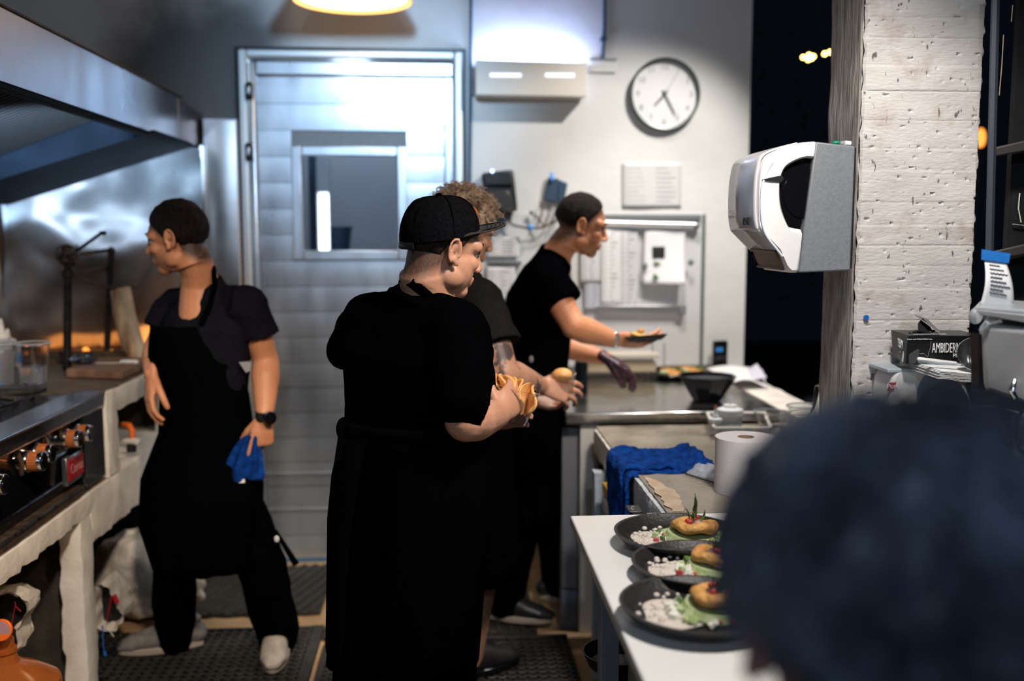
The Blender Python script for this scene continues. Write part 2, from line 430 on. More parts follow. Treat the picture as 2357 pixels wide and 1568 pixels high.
# ---- conduits and seams on the back wall
def wallpt(px, py, off=0.01): return at(px, py, YB - off)
cond = part('conduit', MB().tube([wallpt(1084, -60), wallpt(1083, 200), wallpt(1080, 560), wallpt(1080, 780)], .007, 8), M_bluep)
tag(cond, 'thin vertical wiring conduit on the wall just right of the steel door', 'conduit')
cond = part('conduit', MB().tube([wallpt(1393, -60), wallpt(1391, 60), wallpt(1388, 134)], .008, 8).tube([wallpt(1391, 84), wallpt(1386, 96)], .014, 8), M_bluep)
tag(cond, 'short conduit dropping from the ceiling to the right end of the insect trap', 'conduit')
jb = thing('junction_box', 'flat white junction box on the wall right of the insect trap', 'box', wallpt(1385, 150))
part('cover', MB().box(wallpt(1357, 166, .012), wallpt(1418, 137, 0)), M_wall, jb, bevel=.003)
part('lid_rim', MB().box(wallpt(1357, 139, .016), wallpt(1418, 136, 0)), M_greyp, jb)

# ---- steel door
door = bpy.data.objects.new('door_1', None); COL.objects.link(door); door.location = (-.4, YB, 0); door['kind'] = 'structure'
def dpt(px, py, off): return at(px, py, YB - off)
X0, X1, ZT = -.906, .099, 2.355
def rectframe(x0, x1, z0, z1, wd, y0, y1, top=True, bottom=True):
    m = MB()
    m.box((x0, y0, z0), (x0 + wd, y1, z1)); m.box((x1 - wd, y0, z0), (x1, y1, z1))
    if top: m.box((x0 + wd, y0, z1 - wd), (x1 - wd, y1, z1))
    if bottom: m.box((x0 + wd, y0, z0), (x1 - wd, y1, z0 + wd))
    return m
part('gasket', rectframe(X0 - .012, X1 + .008, 0, ZT + .014, .016, YB - .02, YB + .02, bottom=False), M_blackp, door)
part('door_frame', rectframe(X0 + .004, X1 - .008, 0, ZT - .002, .036, YB - .05, YB + .05, bottom=False), mat('frame_steel', (.70, .73, .74), .45, .6), door, bevel=.008)
LX0, LX1, LZ = X0 + .05, X1 - .05, ZT - .05
lx0 = at(598, 400, YB).x; lx1 = at(1022, 400, YB).x
part('hinge_stile', MB().box((LX0, YB - .035, .02), (lx0 - .004, YB + .03, LZ)), M_steeld, door, bevel=.012)
part('head_rail', MB().box((lx0, YB - .025, at(800, 176, YB).z), (LX1, YB + .03, LZ)), M_steeld, door, bevel=.006)
part('lock_stile', MB().box((lx1 + .004, YB - .03, .02), (LX1, YB + .03, at(800, 178, YB).z)), M_steeld, door, bevel=.006)
wx0, wx1 = at(698, 460, YB).x, at(916, 460, YB).x
wz0, wz1 = at(800, 576, YB).z, at(800, 358, YB).z
fx0, fx1, fz0, fz1 = wx0 - .045, wx1 + .045, wz0 - .045, wz1 + .04
# horizontal steel sheets of the leaf, each with its own slightly uneven face
zt = at(800, 178, YB).z - .004; zs = [zt - .117 * i for i in range(20)] + [.02]
zs = [z for z in zs if z > .06] + [.02]
k = 0
for za, zb in zip(zs, zs[1:]):
    segs = [(lx0, lx1)]
    if zb < fz1 and za > fz0: segs = [(lx0, fx0), (fx1, lx1)]
    for sa, sb in segs:
        dy = .0016 * math.sin(k * 2.3); k += 1
        f = lambda u, v, sa=sa, sb=sb, za=za, zb=zb, dy=dy: V((sa + (sb - sa) * u, YB - .020 + dy - .0012 * math.sin(PI * v) + .0012 * nz((sa + (sb - sa) * u, 0, za + (zb - za) * v), 3.5), za - .0012 + (zb - za + .0024) * v))
        part('steel_panel', MB().grid(f, 14, 5), M_steeld, door)
part('leaf_core', MB().box((lx0, YB - .012, .02), (lx1, YB + .0, fz0)).box((lx0, YB - .012, fz1), (lx1, YB, zt)).box((lx0, YB - .012, fz0), (wx0, YB, fz1)).box((wx1, YB - .012, fz0), (lx1, YB, fz1)).box((wx0, YB - .012, fz0), (wx1, YB, wz0)).box((wx0, YB - .012, wz1), (wx1, YB, fz1)), M_greyp, door)
part('window_frame', rectframe(fx0, fx1, fz0, fz1, .045, YB - .034, YB - .005), M_steeld, door, bevel=.006)
part('pane', MB().box((wx0, YB - .016, wz0), (wx1, YB - .010, wz1)), M_glass, door)
for py0, py1 in ((188, 230), (328, 370)):
    a = at(567, py1, YB - .05); b = at(580, py0, YB - .07)
    h = part('hinge', MB().box((a.x, YB - .075, a.z), (b.x, YB - .03, b.z)), M_blackm, door, bevel=.01)
    part('hinge_plate', MB().box((a.x + .008, YB - .082, a.z + .02), (b.x - .008, YB - .074, b.z - .02)), M_steel, h, bevel=.004)
for i, z in enumerate((.25, .42)):
    part('kick_rib', MB().box((lx0, YB - .026, z), (lx1, YB - .018, z + .012)), M_steeld, door, bevel=.003)
# cold room behind the door glass
cr = part('cold_room', MB().box((-.95, 5.62, 0), (.15, 5.66, 2.6)).box((-.95, YB + .2, 2.5), (.15, 5.6, 2.54)), mat('cold_room_wall', (.42, .42, .46), .7, col2=(.5, .49, .52), nscale=3)); cr['kind'] = 'structure'
mul = thing('shelf_upright', 'pale upright post of the rack seen through the door window', 'post', at(750, 570, 5.2))
part('upright', MB().box(at(734, 590, 5.2), at(757, 340, 5.24)), M_frost, mul)
part('backing_post', MB().box(at(714, 590, 5.3), at(727, 340, 5.33)), M_bluep, mul)
lt = thing('led_strip', 'glowing vertical light strip behind the glass of the steel door', 'light', at(745, 570, 5.15))
part('strip', MB().box(at(736, 580, 5.15), at(755, 445, 5.16)), mat('cold_led', (.9, .95, 1), .5, emis=(.8, .92, 1), estr=5.0), lt, bevel=.004)
part('housing', MB().box(at(733, 584, 5.17), at(758, 442, 5.19)), M_whitep, lt)
light('cold_room_bulb', 'POINT', (-.45, 5.1, 2.3), (0, 0, 0), 9, COOL, .1)
bk = thing('bucket', 'dark round tub on the shelf seen through the door window', 'tub', at(775, 575, 5.3))
part('tub', MB().lathe([(.05, 0), (.065, .01), (.08, .14), (.078, .15), (.07, .14), (.06, .02)], at(775, 590, 5.3), 24), M_bluep, bk)
part('rim', MB().lathe([(.078, .14), (.086, .143), (.086, .155), (.078, .155)], at(775, 590, 5.3), 24), M_bluep, bk)

# ---- stainless sheets on the back wall behind the grill
def warp(x, z): return .028 * math.sin(3.2 * x + 1.2) * math.sin(4.6 * z + .5) + .010 * nz((x, 0, z), 3.1) + .004 * nz((x, 3, z), 8)
ss = thing('steel_splashback', 'dented mirror-like stainless sheet on the wall behind the charcoal grill', 'splashback', (-1.5, YB, .9))
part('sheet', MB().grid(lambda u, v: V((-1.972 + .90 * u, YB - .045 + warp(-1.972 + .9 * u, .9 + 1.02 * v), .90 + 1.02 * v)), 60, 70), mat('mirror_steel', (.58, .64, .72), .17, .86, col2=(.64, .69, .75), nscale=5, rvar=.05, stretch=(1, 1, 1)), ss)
soot_and_reflection(MATS['mirror_steel'], (-.16, -.1, .22), .62)  # dark lower reflection painted into the sheet's colour
part('seam_strip', MB().box((-1.076, YB - .055, .9), (-1.064, YB - .03, 1.93)), M_steel, ss)
part('rivet', MB().ball(at(401, 396, YB - .05), .006), M_blackm, ss)
sp = thing('steel_corner_panel', 'narrow pale stainless panel between the hood end and the steel door', 'panel', (-1.0, YB, .9))
zc = at(508, 280, YB).z
part('sheet', MB().grid(lambda u, v: V((-1.064 + .145 * u, YB - .035 + .012 * math.sin(2.4 * v * 2 + 1) * math.sin(3 * u), .5 + (zc - .5) * v)), 12, 40), mat('satin_steel', (.62, .64, .67), .3, 1.0, col2=(.68, .70, .72), nscale=4, rvar=.06), sp)
part('edge', MB().box((-.922, YB - .04, .5), (-.916, YB, zc)), M_cream, sp)
part('top_edge', MB().box((-1.064, YB - .036, zc), (-.916, YB, zc + .008)), M_steel, sp)

wl = thing('steel_wall_sheet', 'stainless sheet lining the left wall behind the range and grill', 'panel', (-1.97, 3, 1))
part('sheet', MB().grid(lambda u, v: V((-1.966 + .006 * nz((0, 4.3 * u, v), 3), .6 + 3.98 * u, .99 + .68 * v)), 40, 10), MATS.get('x') or M_steel, wl)
part('hem', MB().box((-1.974, .6, 1.668), (-1.955, 4.58, 1.68)), M_steel, wl)
# ---- exhaust hood
hd = thing('exhaust_hood', 'long brushed steel exhaust hood with a greasy black underside', 'hood', (-1.5, 2.2, 1.9))
HX = -1.13
part('fascia', MB().hexa([(HX, -.3, 1.93), (HX, 4.44, 1.935), (HX - .02, 4.44, 1.94), (HX - .02, -.3, 1.93), (HX, -.3, 2.125), (HX, 4.44, 2.125), (HX - .02, 4.44, 2.12), (HX - .02, -.3, 2.12)]), M_hood, hd, bevel=.002)
part('end_fascia', MB().hexa([(HX, 4.443, 1.935), (-1.072, YB, 1.93), (-1.09, YB, 1.93), (HX - .02, 4.443, 1.93), (HX, 4.443, 2.122), (-1.072, YB, 2.072), (-1.09, YB, 2.07), (HX - .02, 4.443, 2.12)]), M_hood, hd, bevel=.002)
part('top_trim', MB().box((HX - .012, -.3, 2.125), (HX + .006, 4.5, 2.131)), M_rust, hd)
part('lower_lip', MB().box((HX - .03, -.3, 1.915), (HX + .003, 4.46, 1.931)), M_hooddark, hd, bevel=.003)
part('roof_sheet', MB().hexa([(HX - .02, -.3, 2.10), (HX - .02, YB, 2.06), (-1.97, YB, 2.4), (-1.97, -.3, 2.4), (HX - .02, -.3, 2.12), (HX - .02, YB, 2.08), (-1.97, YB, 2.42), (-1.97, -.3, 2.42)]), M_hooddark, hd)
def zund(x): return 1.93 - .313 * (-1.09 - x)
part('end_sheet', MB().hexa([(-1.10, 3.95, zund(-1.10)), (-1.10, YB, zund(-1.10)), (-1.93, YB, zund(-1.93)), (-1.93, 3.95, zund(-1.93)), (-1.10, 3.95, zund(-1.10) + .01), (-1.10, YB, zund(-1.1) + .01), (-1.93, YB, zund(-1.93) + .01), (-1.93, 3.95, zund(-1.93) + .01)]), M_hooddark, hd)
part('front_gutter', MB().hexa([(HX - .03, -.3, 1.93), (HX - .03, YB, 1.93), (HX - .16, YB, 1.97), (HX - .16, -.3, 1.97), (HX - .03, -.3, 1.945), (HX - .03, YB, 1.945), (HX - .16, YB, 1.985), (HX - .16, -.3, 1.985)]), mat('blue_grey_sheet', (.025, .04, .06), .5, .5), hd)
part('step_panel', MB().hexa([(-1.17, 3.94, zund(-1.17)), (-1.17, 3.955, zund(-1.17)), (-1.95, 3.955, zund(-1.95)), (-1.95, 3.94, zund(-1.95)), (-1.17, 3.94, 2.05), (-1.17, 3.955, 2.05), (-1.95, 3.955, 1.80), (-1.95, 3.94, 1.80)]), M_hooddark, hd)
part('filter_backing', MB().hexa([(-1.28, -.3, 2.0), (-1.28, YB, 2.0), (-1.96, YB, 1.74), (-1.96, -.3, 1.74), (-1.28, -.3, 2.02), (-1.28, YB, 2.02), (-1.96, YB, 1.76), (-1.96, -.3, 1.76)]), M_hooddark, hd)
sl = MB()
for i in range(58):
    y = 3.90 - i * .032
    sl.hexa([(-1.30, y, 1.968), (-1.30, y + .014, 1.968), (-1.94, y + .014, 1.722), (-1.94, y, 1.722), (-1.30, y, 1.99), (-1.30, y + .014, 1.99), (-1.94, y + .014, 1.745), (-1.94, y, 1.745)])
o = part('filter_slats', sl, mat('filter_steel', (.006, .006, .007), .6, 0, spec=.15), hd); o['kind'] = 'stuff'

hl = thing('hood_light', 'slim switched-off tube lamp fixed beneath the exhaust hood filters', 'light', (-1.5, 1.8, 1.80))
part('tube', MB().cyl((-1.5, .3, 1.80), (-1.5, 3.22, 1.80), .012), mat('switched_off_tube', (.5, .52, .55), .4), hl)
part('housing', MB().box((-1.53, .25, 1.815), (-1.47, 3.27, 1.835)), M_steel, hl)
wt_ = thing('wall_tube_light', 'slim LED tube along the left wall beneath the back edge of the hood', 'light', (-1.95, 3.6, 1.62))
part('tube', MB().cyl((-1.945, 3.0, 1.625), (-1.945, 4.3, 1.625), .010), MATS['cool_tube_b'] if 'cool_tube_b' in MATS else mat('cool_tube_b', (.9, .95, 1), .5, emis=(.70, .84, 1), estr=9), wt_)
part('housing', MB().box((-1.972, 2.98, 1.61), (-1.957, 4.32, 1.64)), M_steel, wt_)
# ---- left masonry counter
XC = -1.18
lc = thing('masonry_counter', 'rough white-plastered masonry counter with a greasy cement top along the left', 'counter', (-1.55, 3.2, 0))
part('countertop', roughbox((-1.97, 3.53, .985), (XC - .012, 4.53, .995), .04, .002, .003), M_cemdark, lc)
part('slab', roughbox((-1.97, 3.53, .90), (XC, 4.53, .986), .03, .003, .006), M_plast, lc)
part('upper_post', roughbox((-1.95, 3.53, .68), (XC, 3.655, .99), .03, .003, .006), M_plast, lc)
part('lower_slab', roughbox((-1.97, 1.2, .607), (XC, 3.40, .682), .03, .004, .007), M_plast, lc)
part('slab_top', roughbox((-1.97, 1.2, .68), (XC - .012, 3.53, .688), .04, .002, .003), mat('worn_brown_cement', (.09, .06, .03), .35, col2=(.25, .18, .10), nscale=14, stretch=(3, 1, 1), bump=.3, bscale=70, rvar=.1), lc)
part('lower_beam', roughbox((-1.97, 3.34, .505), (XC, 4.5, .682), .03, .004, .007), M_plast, lc)
part('lower_post', roughbox((-1.26, 3.24, 0), (XC, 3.345, .61), .03, .004, .007), M_plast, lc)
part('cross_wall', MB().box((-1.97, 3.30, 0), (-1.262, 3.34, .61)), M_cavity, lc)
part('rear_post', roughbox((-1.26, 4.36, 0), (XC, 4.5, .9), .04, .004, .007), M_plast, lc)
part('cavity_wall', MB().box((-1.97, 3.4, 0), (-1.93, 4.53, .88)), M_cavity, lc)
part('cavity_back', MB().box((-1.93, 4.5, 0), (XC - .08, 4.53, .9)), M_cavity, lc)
part('iron_plate', MB().box((-1.62, 3.665, .69), (-1.21, 3.685, .90)), M_rust, lc)

# ---- concrete pillar, cast between boards
pil = thing('concrete_pillar', 'board-marked pale concrete pillar with chipped edges carrying the towel dispenser', 'pillar', (1.17, 2.5, 0))
PX0, PX1, PY0, PY1 = 1.022, 1.322, 2.41, 2.613
pb = MB(); NZ = 250
bz = [0]
while bz[-1] < 3.2: bz.append(bz[-1] + random.uniform(.045, .085))
boff = [random.uniform(-.001, .001) for _ in bz]
def board(z):
    for i in range(len(bz) - 1):
        if bz[i] <= z < bz[i + 1]:
            e = min(z - bz[i], bz[i + 1] - z); return boff[i], e
    return 0, 1
def fr(u, v):
    z = .5 + 2.7 * v; x = PX0 + (PX1 - PX0) * u; o, e = board(z)
    g = .0013 * max(0, 1 - e / .0028)
    ch = max(0, 1 - min(u, 1 - u) / .02) ** 2
    y = PY0 - o + g + .0012 * nz((x, 0, z), 14) + .0004 * nz((x, 5, z), 60) + ch * (.007 + .007 * nz((x, 0, z), 45))
    pit = nz((x, 9, z), 80)
    if pit > .50: y += .006 * (pit - .50) / .2
    return V((x + (.004 * nz((0, 1, z), 30) if u in (0, 1) else 0), y, z))
pb.grid(fr, 64, 1000)
pb.grid(lambda u, v: V((PX0 + .004 * nz((0, 1, .5 + 2.7 * v), 30) * (u == 0) + .003 * nz((u, 2, v * 2.7), 22), PY0 + .012 * (u == 0) + (PY1 - PY0) * u, .5 + 2.7 * v)), 14, 300)
pb.grid(lambda u, v: V((PX1, PY0 + .012 * (u == 0) + (PY1 - PY0) * u, .5 + 2.7 * v)), 2, 40)
pb.grid(lambda u, v: V((PX0 + (PX1 - PX0) * u, PY1, .5 + 2.7 * v)), 2, 10)
def mat_conc():
    m = mat('board_marked_concrete', (.49, .46, .435), .8, col2=(.59, .56, .535), nscale=5, bump=.25, bscale=60, stretch=(1, 1, 3), detail=9)
    nt = m.node_tree; b = nt.nodes['Principled BSDF']
    old = b.inputs['Base Color'].links[0].from_socket
    tc = nd(nt, 'ShaderNodeTexCoord')
    mp = nd(nt, 'ShaderNodeMapping'); mp.inputs['Scale'].default_value = (1, 1, .5); nt.links.new(tc.outputs['Object'], mp.inputs[0])
    n = nd(nt, 'ShaderNodeTexNoise'); n.inputs['Scale'].default_value = 60; n.inputs['Detail'].default_value = 3; nt.links.new(mp.outputs[0], n.inputs[0])
    r = nd(nt, 'ShaderNodeValToRGB'); r.color_ramp.elements[0].position = .66; r.color_ramp.elements[1].position = .72
    nt.links.new(n.outputs[0], r.inputs[0])
    mx = nd(nt, 'ShaderNodeMix', data_type='RGBA'); nt.links.new(r.outputs[0], mx.inputs[0]); nt.links.new(old, mx.inputs[6]); mx.inputs[7].default_value = (.12, .10, .09, 1)
    n3 = nd(nt, 'ShaderNodeTexNoise'); n3.inputs['Scale'].default_value = 14; n3.inputs['Detail'].default_value = 8; nt.links.new(tc.outputs['Object'], n3.inputs[0])
    r3 = nd(nt, 'ShaderNodeValToRGB'); r3.color_ramp.elements[0].position = .56; r3.color_ramp.elements[1].position = .74; r3.color_ramp.elements[1].color = (.6, .6, .6, 1)
    nt.links.new(n3.outputs[0], r3.inputs[0])
    mx2 = nd(nt, 'ShaderNodeMix', data_type='RGBA'); nt.links.new(r3.outputs[0], mx2.inputs[0]); nt.links.new(mx.outputs[2], mx2.inputs[6]); mx2.inputs[7].default_value = (.33, .25, .21, 1)
    nt.links.new(mx2.outputs[2], b.inputs['Base Color'])
    return m
part('shaft', pb, mat_conc(), pil)
part('pillar_foot', MB().box((PX0, PY0 + .003, 0), (PX1, PY1, .5)), MATS['board_marked_concrete'], pil)
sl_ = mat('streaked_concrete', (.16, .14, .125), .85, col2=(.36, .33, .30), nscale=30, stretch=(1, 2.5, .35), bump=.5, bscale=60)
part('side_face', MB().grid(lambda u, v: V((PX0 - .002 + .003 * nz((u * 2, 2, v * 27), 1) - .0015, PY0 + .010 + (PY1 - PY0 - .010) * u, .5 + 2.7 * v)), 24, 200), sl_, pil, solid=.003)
part('wall_plug', MB().lathe([(.0035, 0), (.0065, .0), (.0065, .004), (.0035, .004)], at(1993, 731, PY0 - .004), 16, axes((1, 0, 0), (0, 0, 1))), M_cable, pil)

# ---- floor mats
def holemat(x0, x1, y0, y1, c, z=.022, shear=0.0):
    mb = MB(); bm = mb.bm; nx = int((x1 - x0) / c); ny = int((y1 - y0) / c)
    for i in range(nx):
        for j in range(ny):
            cx = x0 + (i + .5) * c + shear * (j * c); cy = y0 + (j + .5) * c
            o = []; q = []; lo = []
            for t in range(8):
                a = PI / 4 * t + PI / 8
                k = 1 / max(abs(math.cos(a)), abs(math.sin(a))) * c / 2 * .999
                o.append(bm.verts.new((cx + k * math.cos(a), cy + k * math.sin(a), z)))
                q.append(bm.verts.new((cx + c * .30 * math.cos(a), cy + c * .30 * math.sin(a), z + .003)))
                lo.append(bm.verts.new((cx + c * .27 * math.cos(a), cy + c * .27 * math.sin(a), .004)))
            for t in range(8):
                u = (t + 1) % 8
                bm.faces.new((o[t], o[u], q[u], q[t])); bm.faces.new((q[t], q[u], lo[u], lo[t]))
    return mb
def floor_px(px, py): return atz(px, py, 0)
a = floor_px(735, 1452); b = floor_px(690, 1568)
m1 = thing('rubber_mat', 'black drainage mat with round holes under the left cook', 'floor mat', (-1.0, 3.3, 0))
h = part('honeycomb', holemat(-1.165, -.51, 2.75, a.y - .01, .036), M_rubber, m1); h['kind'] = 'stuff'
h = part('honeycomb', holemat(-1.453, -1.165, 3.37, a.y - .01, .036), M_rubber, m1); h['kind'] = 'stuff'
part('underlay', MB().box((-1.45, 3.37, .001), (-1.165, a.y - .012, .005)), M_blackp, m1)
part('border', MB().box((-.515, 2.75, .001), (-.475, a.y, .024)).box((-1.165, a.y - .012, .001), (-.475, a.y, .022)), M_rubber, m1, bevel=.003)
part('underlay', MB().box((-1.165, 2.75, .001), (-.5, a.y - .012, .005)), M_blackp, m1)
c0 = floor_px(250, 1430).y + .0; c1 = floor_px(700, 1310).y
def ribmat(x0, x1, y0, y1, lab, slope, step=.05):
    m = thing('rubber_mat', lab, 'floor mat', ((x0 + x1) / 2, (y0 + y1) / 2, 0))
    e = MB(); n = int((x1 - x0) / .03)
    poly = [V((x0, y0, .002))]
    for i in range(n + 1): poly.append(V((x0 + (x1 - x0) * i / n, y0 - .006 * math.sin(i * 1.9) - .004 * (i % 2), .002)))
    poly = poly[1:] + [V((x1, y1, .002)), V((x0, y1, .002))]
    e.prism(poly, (0, 0, .014)); part('base_sheet', e, M_rubber, m)
    r = MB(); x = x0 - abs(slope) * (y1 - y0)
    while x < x1 + abs(slope) * (y1 - y0):
        ya, yb = y0, y1; xa, xb = x, x + slope * (y1 - y0)
        lo_, hi_ = x0 + .01, x1 - .01
        pts = []
        t0, t1 = 0.0, 1.0
        if slope:
            ta = sorted(((lo_ - xa) / (xb - xa), (hi_ - xa) / (xb - xa))); t0, t1 = max(0, ta[0]), min(1, ta[1])
        elif not lo_ < xa < hi_: t1 = -1
        if t1 > t0 + .03:
            A = V((xa + (xb - xa) * t0, ya + (yb - ya) * t0, .019)); B = V((xa + (xb - xa) * t1, ya + (yb - ya) * t1, .019))
            wv = V((step * .27, 0, 0))
            r.hexa([A - wv - V((0, 0, .006)), A + wv - V((0, 0, .006)), B + wv - V((0, 0, .006)), B - wv - V((0, 0, .006)), A - wv * .6 + V((0, 0, .004)), A + wv * .6 + V((0, 0, .004)), B + wv * .6 + V((0, 0, .004)), B - wv * .6 + V((0, 0, .004))])
        x += step
    q = part('ribs', r, M_rubber, m); q['kind'] = 'stuff'
    return m
ribmat(-1.6, -.51, c0, c1, 'black ribbed mat in front of the steel door, ribs running diagonally', .35)
ribmat(-.47, .35, 3.68, c1, 'black ribbed mat right of the narrow tan floor strip near the steel door', .0, .045)
m4 = thing('rubber_mat', 'black perforated mat under the cook in the cap and the work tables', 'floor mat', (0, 2.9, 0))
h = part('honeycomb', holemat(-.44, .46, 2.3, 3.62, .036), M_rubber, m4); h['kind'] = 'stuff'
part('border', MB().box((-.455, 2.3, .001), (-.43, 3.63, .024)).box((-.455, 3.62, .001), (.46, 3.64, .022)), M_rubber, m4, bevel=.003)
part('underlay', MB().box((-.44, 2.3, .001), (.46, 3.62, .005)), M_blackp, m4)
# ================================================================== PEOPLE
def headM(c, face, pitch=0, roll=0, s=1.0):
    """local x = person's right... y = face direction, z = up"""
    f = V(face); f.z = 0; f.normalize()
    up = V((0, 0, 1)); r = f.cross(up)
    R = Matrix((r, f, up)).transposed() @ Euler((pitch, roll, 0)).to_matrix()
    return V(c), R, s
def head_geo(mb, H, ears=True, fat=1.0):
    c, R, s = H
    P = lambda x, y, z: c + R @ (V((x, y, z)) * s)
    B = lambda p, r, M=None: mb.ball(P(*p), tuple(q * s for q in r), R if M is None else R @ M, 24, 16)
    B((0, -.014, .036), (.075, .096, .084))
    B((0, .012, .020), (.070, .080, .075))
    B((0, .030, -.035), (.060 * fat, .058, .075))
    B((0, .062, -.092), (.026 * fat, .024, .022))
    for q in (-1, 1):
        B((q * .044 * fat, .012, -.062), (.020 * fat, .036, .030))
        B((q * .040, .058, -.022), (.024, .026, .022))
        B((q * .050, .060, .022), (.018, .020, .018))
        B((q * .010, .099, -.034), (.008, .010, .007))
        if ears:
            E_ = Euler((math.radians(-12), 0, q * math.radians(-22))).to_matrix()
            B((q * .079, -.006, -.004), (.007, .017, .030), E_)
            pts = [P(q * (.083 + .006 * (math.sin(t) * 0 + 1)), -.008 + .0155 * math.cos(t) * -1, -.001 + .029 * math.sin(t)) for t in [math.radians(a) for a in range(-70, 215, 25)]]
            mb.tube(pts, .0042 * s, 8, round_ends=True)
            B((q * .083, .004, -.028), (.006, .008, .010))
    mb.tube([P(-.045, .074, .026), P(-.018, .086, .024), P(.018, .086, .024), P(.045, .074, .026)], .010 * s, 10, round_ends=True)
    mb.tube([P(0, .086, .018), P(0, .097, -.006), P(0, .107, -.028)], [.0085 * s, .009 * s, .0105 * s], 12, round_ends=True)
    mb.tube([P(-.024, .080, -.062), P(-.008, .092, -.058), P(.008, .092, -.058), P(.024, .080, -.062)], .0062 * s, 8, round_ends=True)
    mb.tube([P(-.020, .080, -.070), P(0, .090, -.072), P(.020, .080, -.070)], .0068 * s, 8, round_ends=True)
    B((0, .066, -.062), (.034, .026, .022))
    # neck stump
    mb.tube([P(0, -.026, .0), P(0, -.026, -.06), P(0, -.032, -.10)], [.054 * s * fat, .053 * s * fat, .053 * s * fat], 20)
def head_deform(H):
    c, R, s = H; Ri = R.transposed()
    def f(co):
        d = co - c
        if d.length > .2: return co
        l = (Ri @ d) / s
        if l.y > .03:
            for q in (-1, 1):
                e = (V((l.x - q * .031, (l.y - .085) * .5, l.z - .003))).length
                if e < .035: l.y -= .008 * math.exp(-(e / .013) ** 2)
            e = V((l.x * .35, 0, l.z + .0655)).length
            l.y -= .003 * math.exp(-(e / .0035) ** 2)
        for q in (-1, 1):
            e = V((0, l.y + .002, l.z + .006)).length
            if abs(l.x - q * .088) < .012: l.x -= q * .006 * math.exp(-(e / .009) ** 2)
        return c + R @ (l * s)
    return f
def hair_line(a, back):
    t = abs(a) / PI
    if t < .30: return .062 - (.062 - .030) * (t / .30) ** 2
    if t < .46: return .030 - .062 * (t - .30) / .16
    if t < .60: return -.032 + .030 * math.sin((t - .46) / .14 * PI) - .016 * (t - .46) / .14
    return -.048 + (back + .048) * min(1, (t - .60) / .25)
def hair_mask(H, back=-.085, beard=0.0, k=1.0):
    c, R, s = H; Ri = R.transposed()
    def f(co):
        d = co - c
        if d.length > .17: return 0.0
        l = (Ri @ d) / s; a = math.atan2(l.x, l.y + .012); zl = hair_line(a, back)
        v = max(0, min(1, (l.z - zl + .022) / .034))
        if abs(l.x) > .082 and l.z < .03: v = 0
        b_ = 0
        if beard and l.y > .0 and -.115 < l.z < -.045: b_ = beard * max(0, min(1, (-.035 - l.z) / .02)) * max(0, min(1, l.y / .03))
        return max(v * k, b_)
    return f
def face_bits(H, root, brow=M_hair):
    c, R, s = H
    P = lambda x, y, z: c + R @ (V((x, y, z)) * s)
    for q in (-1, 1):
        e = part('eye', MB().ball(P(q * .031, .070, .003), .0125 * s), M_eye, root)
        part('iris', MB().ball(P(q * .031, .0785, .001), .0065 * s), M_iris, e)
        part('eyebrow', MB().tube([P(q * .014, .0925, .027), P(q * .030, .090, .031), P(q * .048, .077, .026)], [(.0035 * s, .0035 * s)] * 3, 8, round_ends=True), brow, root)
        part('eyelash', MB().tube([P(q * .018, .083, .008), P(q * .031, .086, .0115), P(q * .045, .078, .007)], .0022 * s, 6, round_ends=True), M_hair, root)
def hair_shell(H, root, m, thick=.007, front=.030, side=-.005, back=-.062, noise_a=.004, name='hair', top=0.0, lift=0.0):
    """hair hugging the skull; hairline goes from the brow round the ears to the nape"""
    c, R, s = H; mb = MB(); n1, n2 = 64, 40
    def line(a): return hair_line(a, back) + lift
    rows = []
    for j in range(n2 + 1):
        row = []
        for i in range(n1):
            a = -PI + 2 * PI * i / n1
            zl = line(a) + .004 * noise.noise(V((a * 5, 0, 0)))
            # elevation from hairline to crown
            e0 = math.asin(max(-1, min(1, (zl - .030) / .092)))
            e = e0 + (PI / 2 - e0) * j / n2
            k = 1 + .0
            x = .0775 * math.cos(e) * math.sin(a); y = -.012 + .0975 * math.cos(e) * math.cos(a); z = .032 + .090 * math.sin(e)
            if z < -.01 and y < 0: y += (-.01 - z) * .42; x *= 1 - (-.01 - z) * 2.2
            th = thick * (min(1, j / 5) if j < 5 else 1) + top * max(0, math.sin(e)) ** 2
            nrm = V((x, y + .012, z - .03)).normalized()
            nn = noise_a * noise.noise(V((x, y, z)) * 60) * min(1, j / 4)
            p = V((x, y, z)) + nrm * (th + nn)
            row.append(c + R @ (p * s))
        rows.append(row)
    mb.rings(rows)
    return part(name, mb, m, root, 'all')
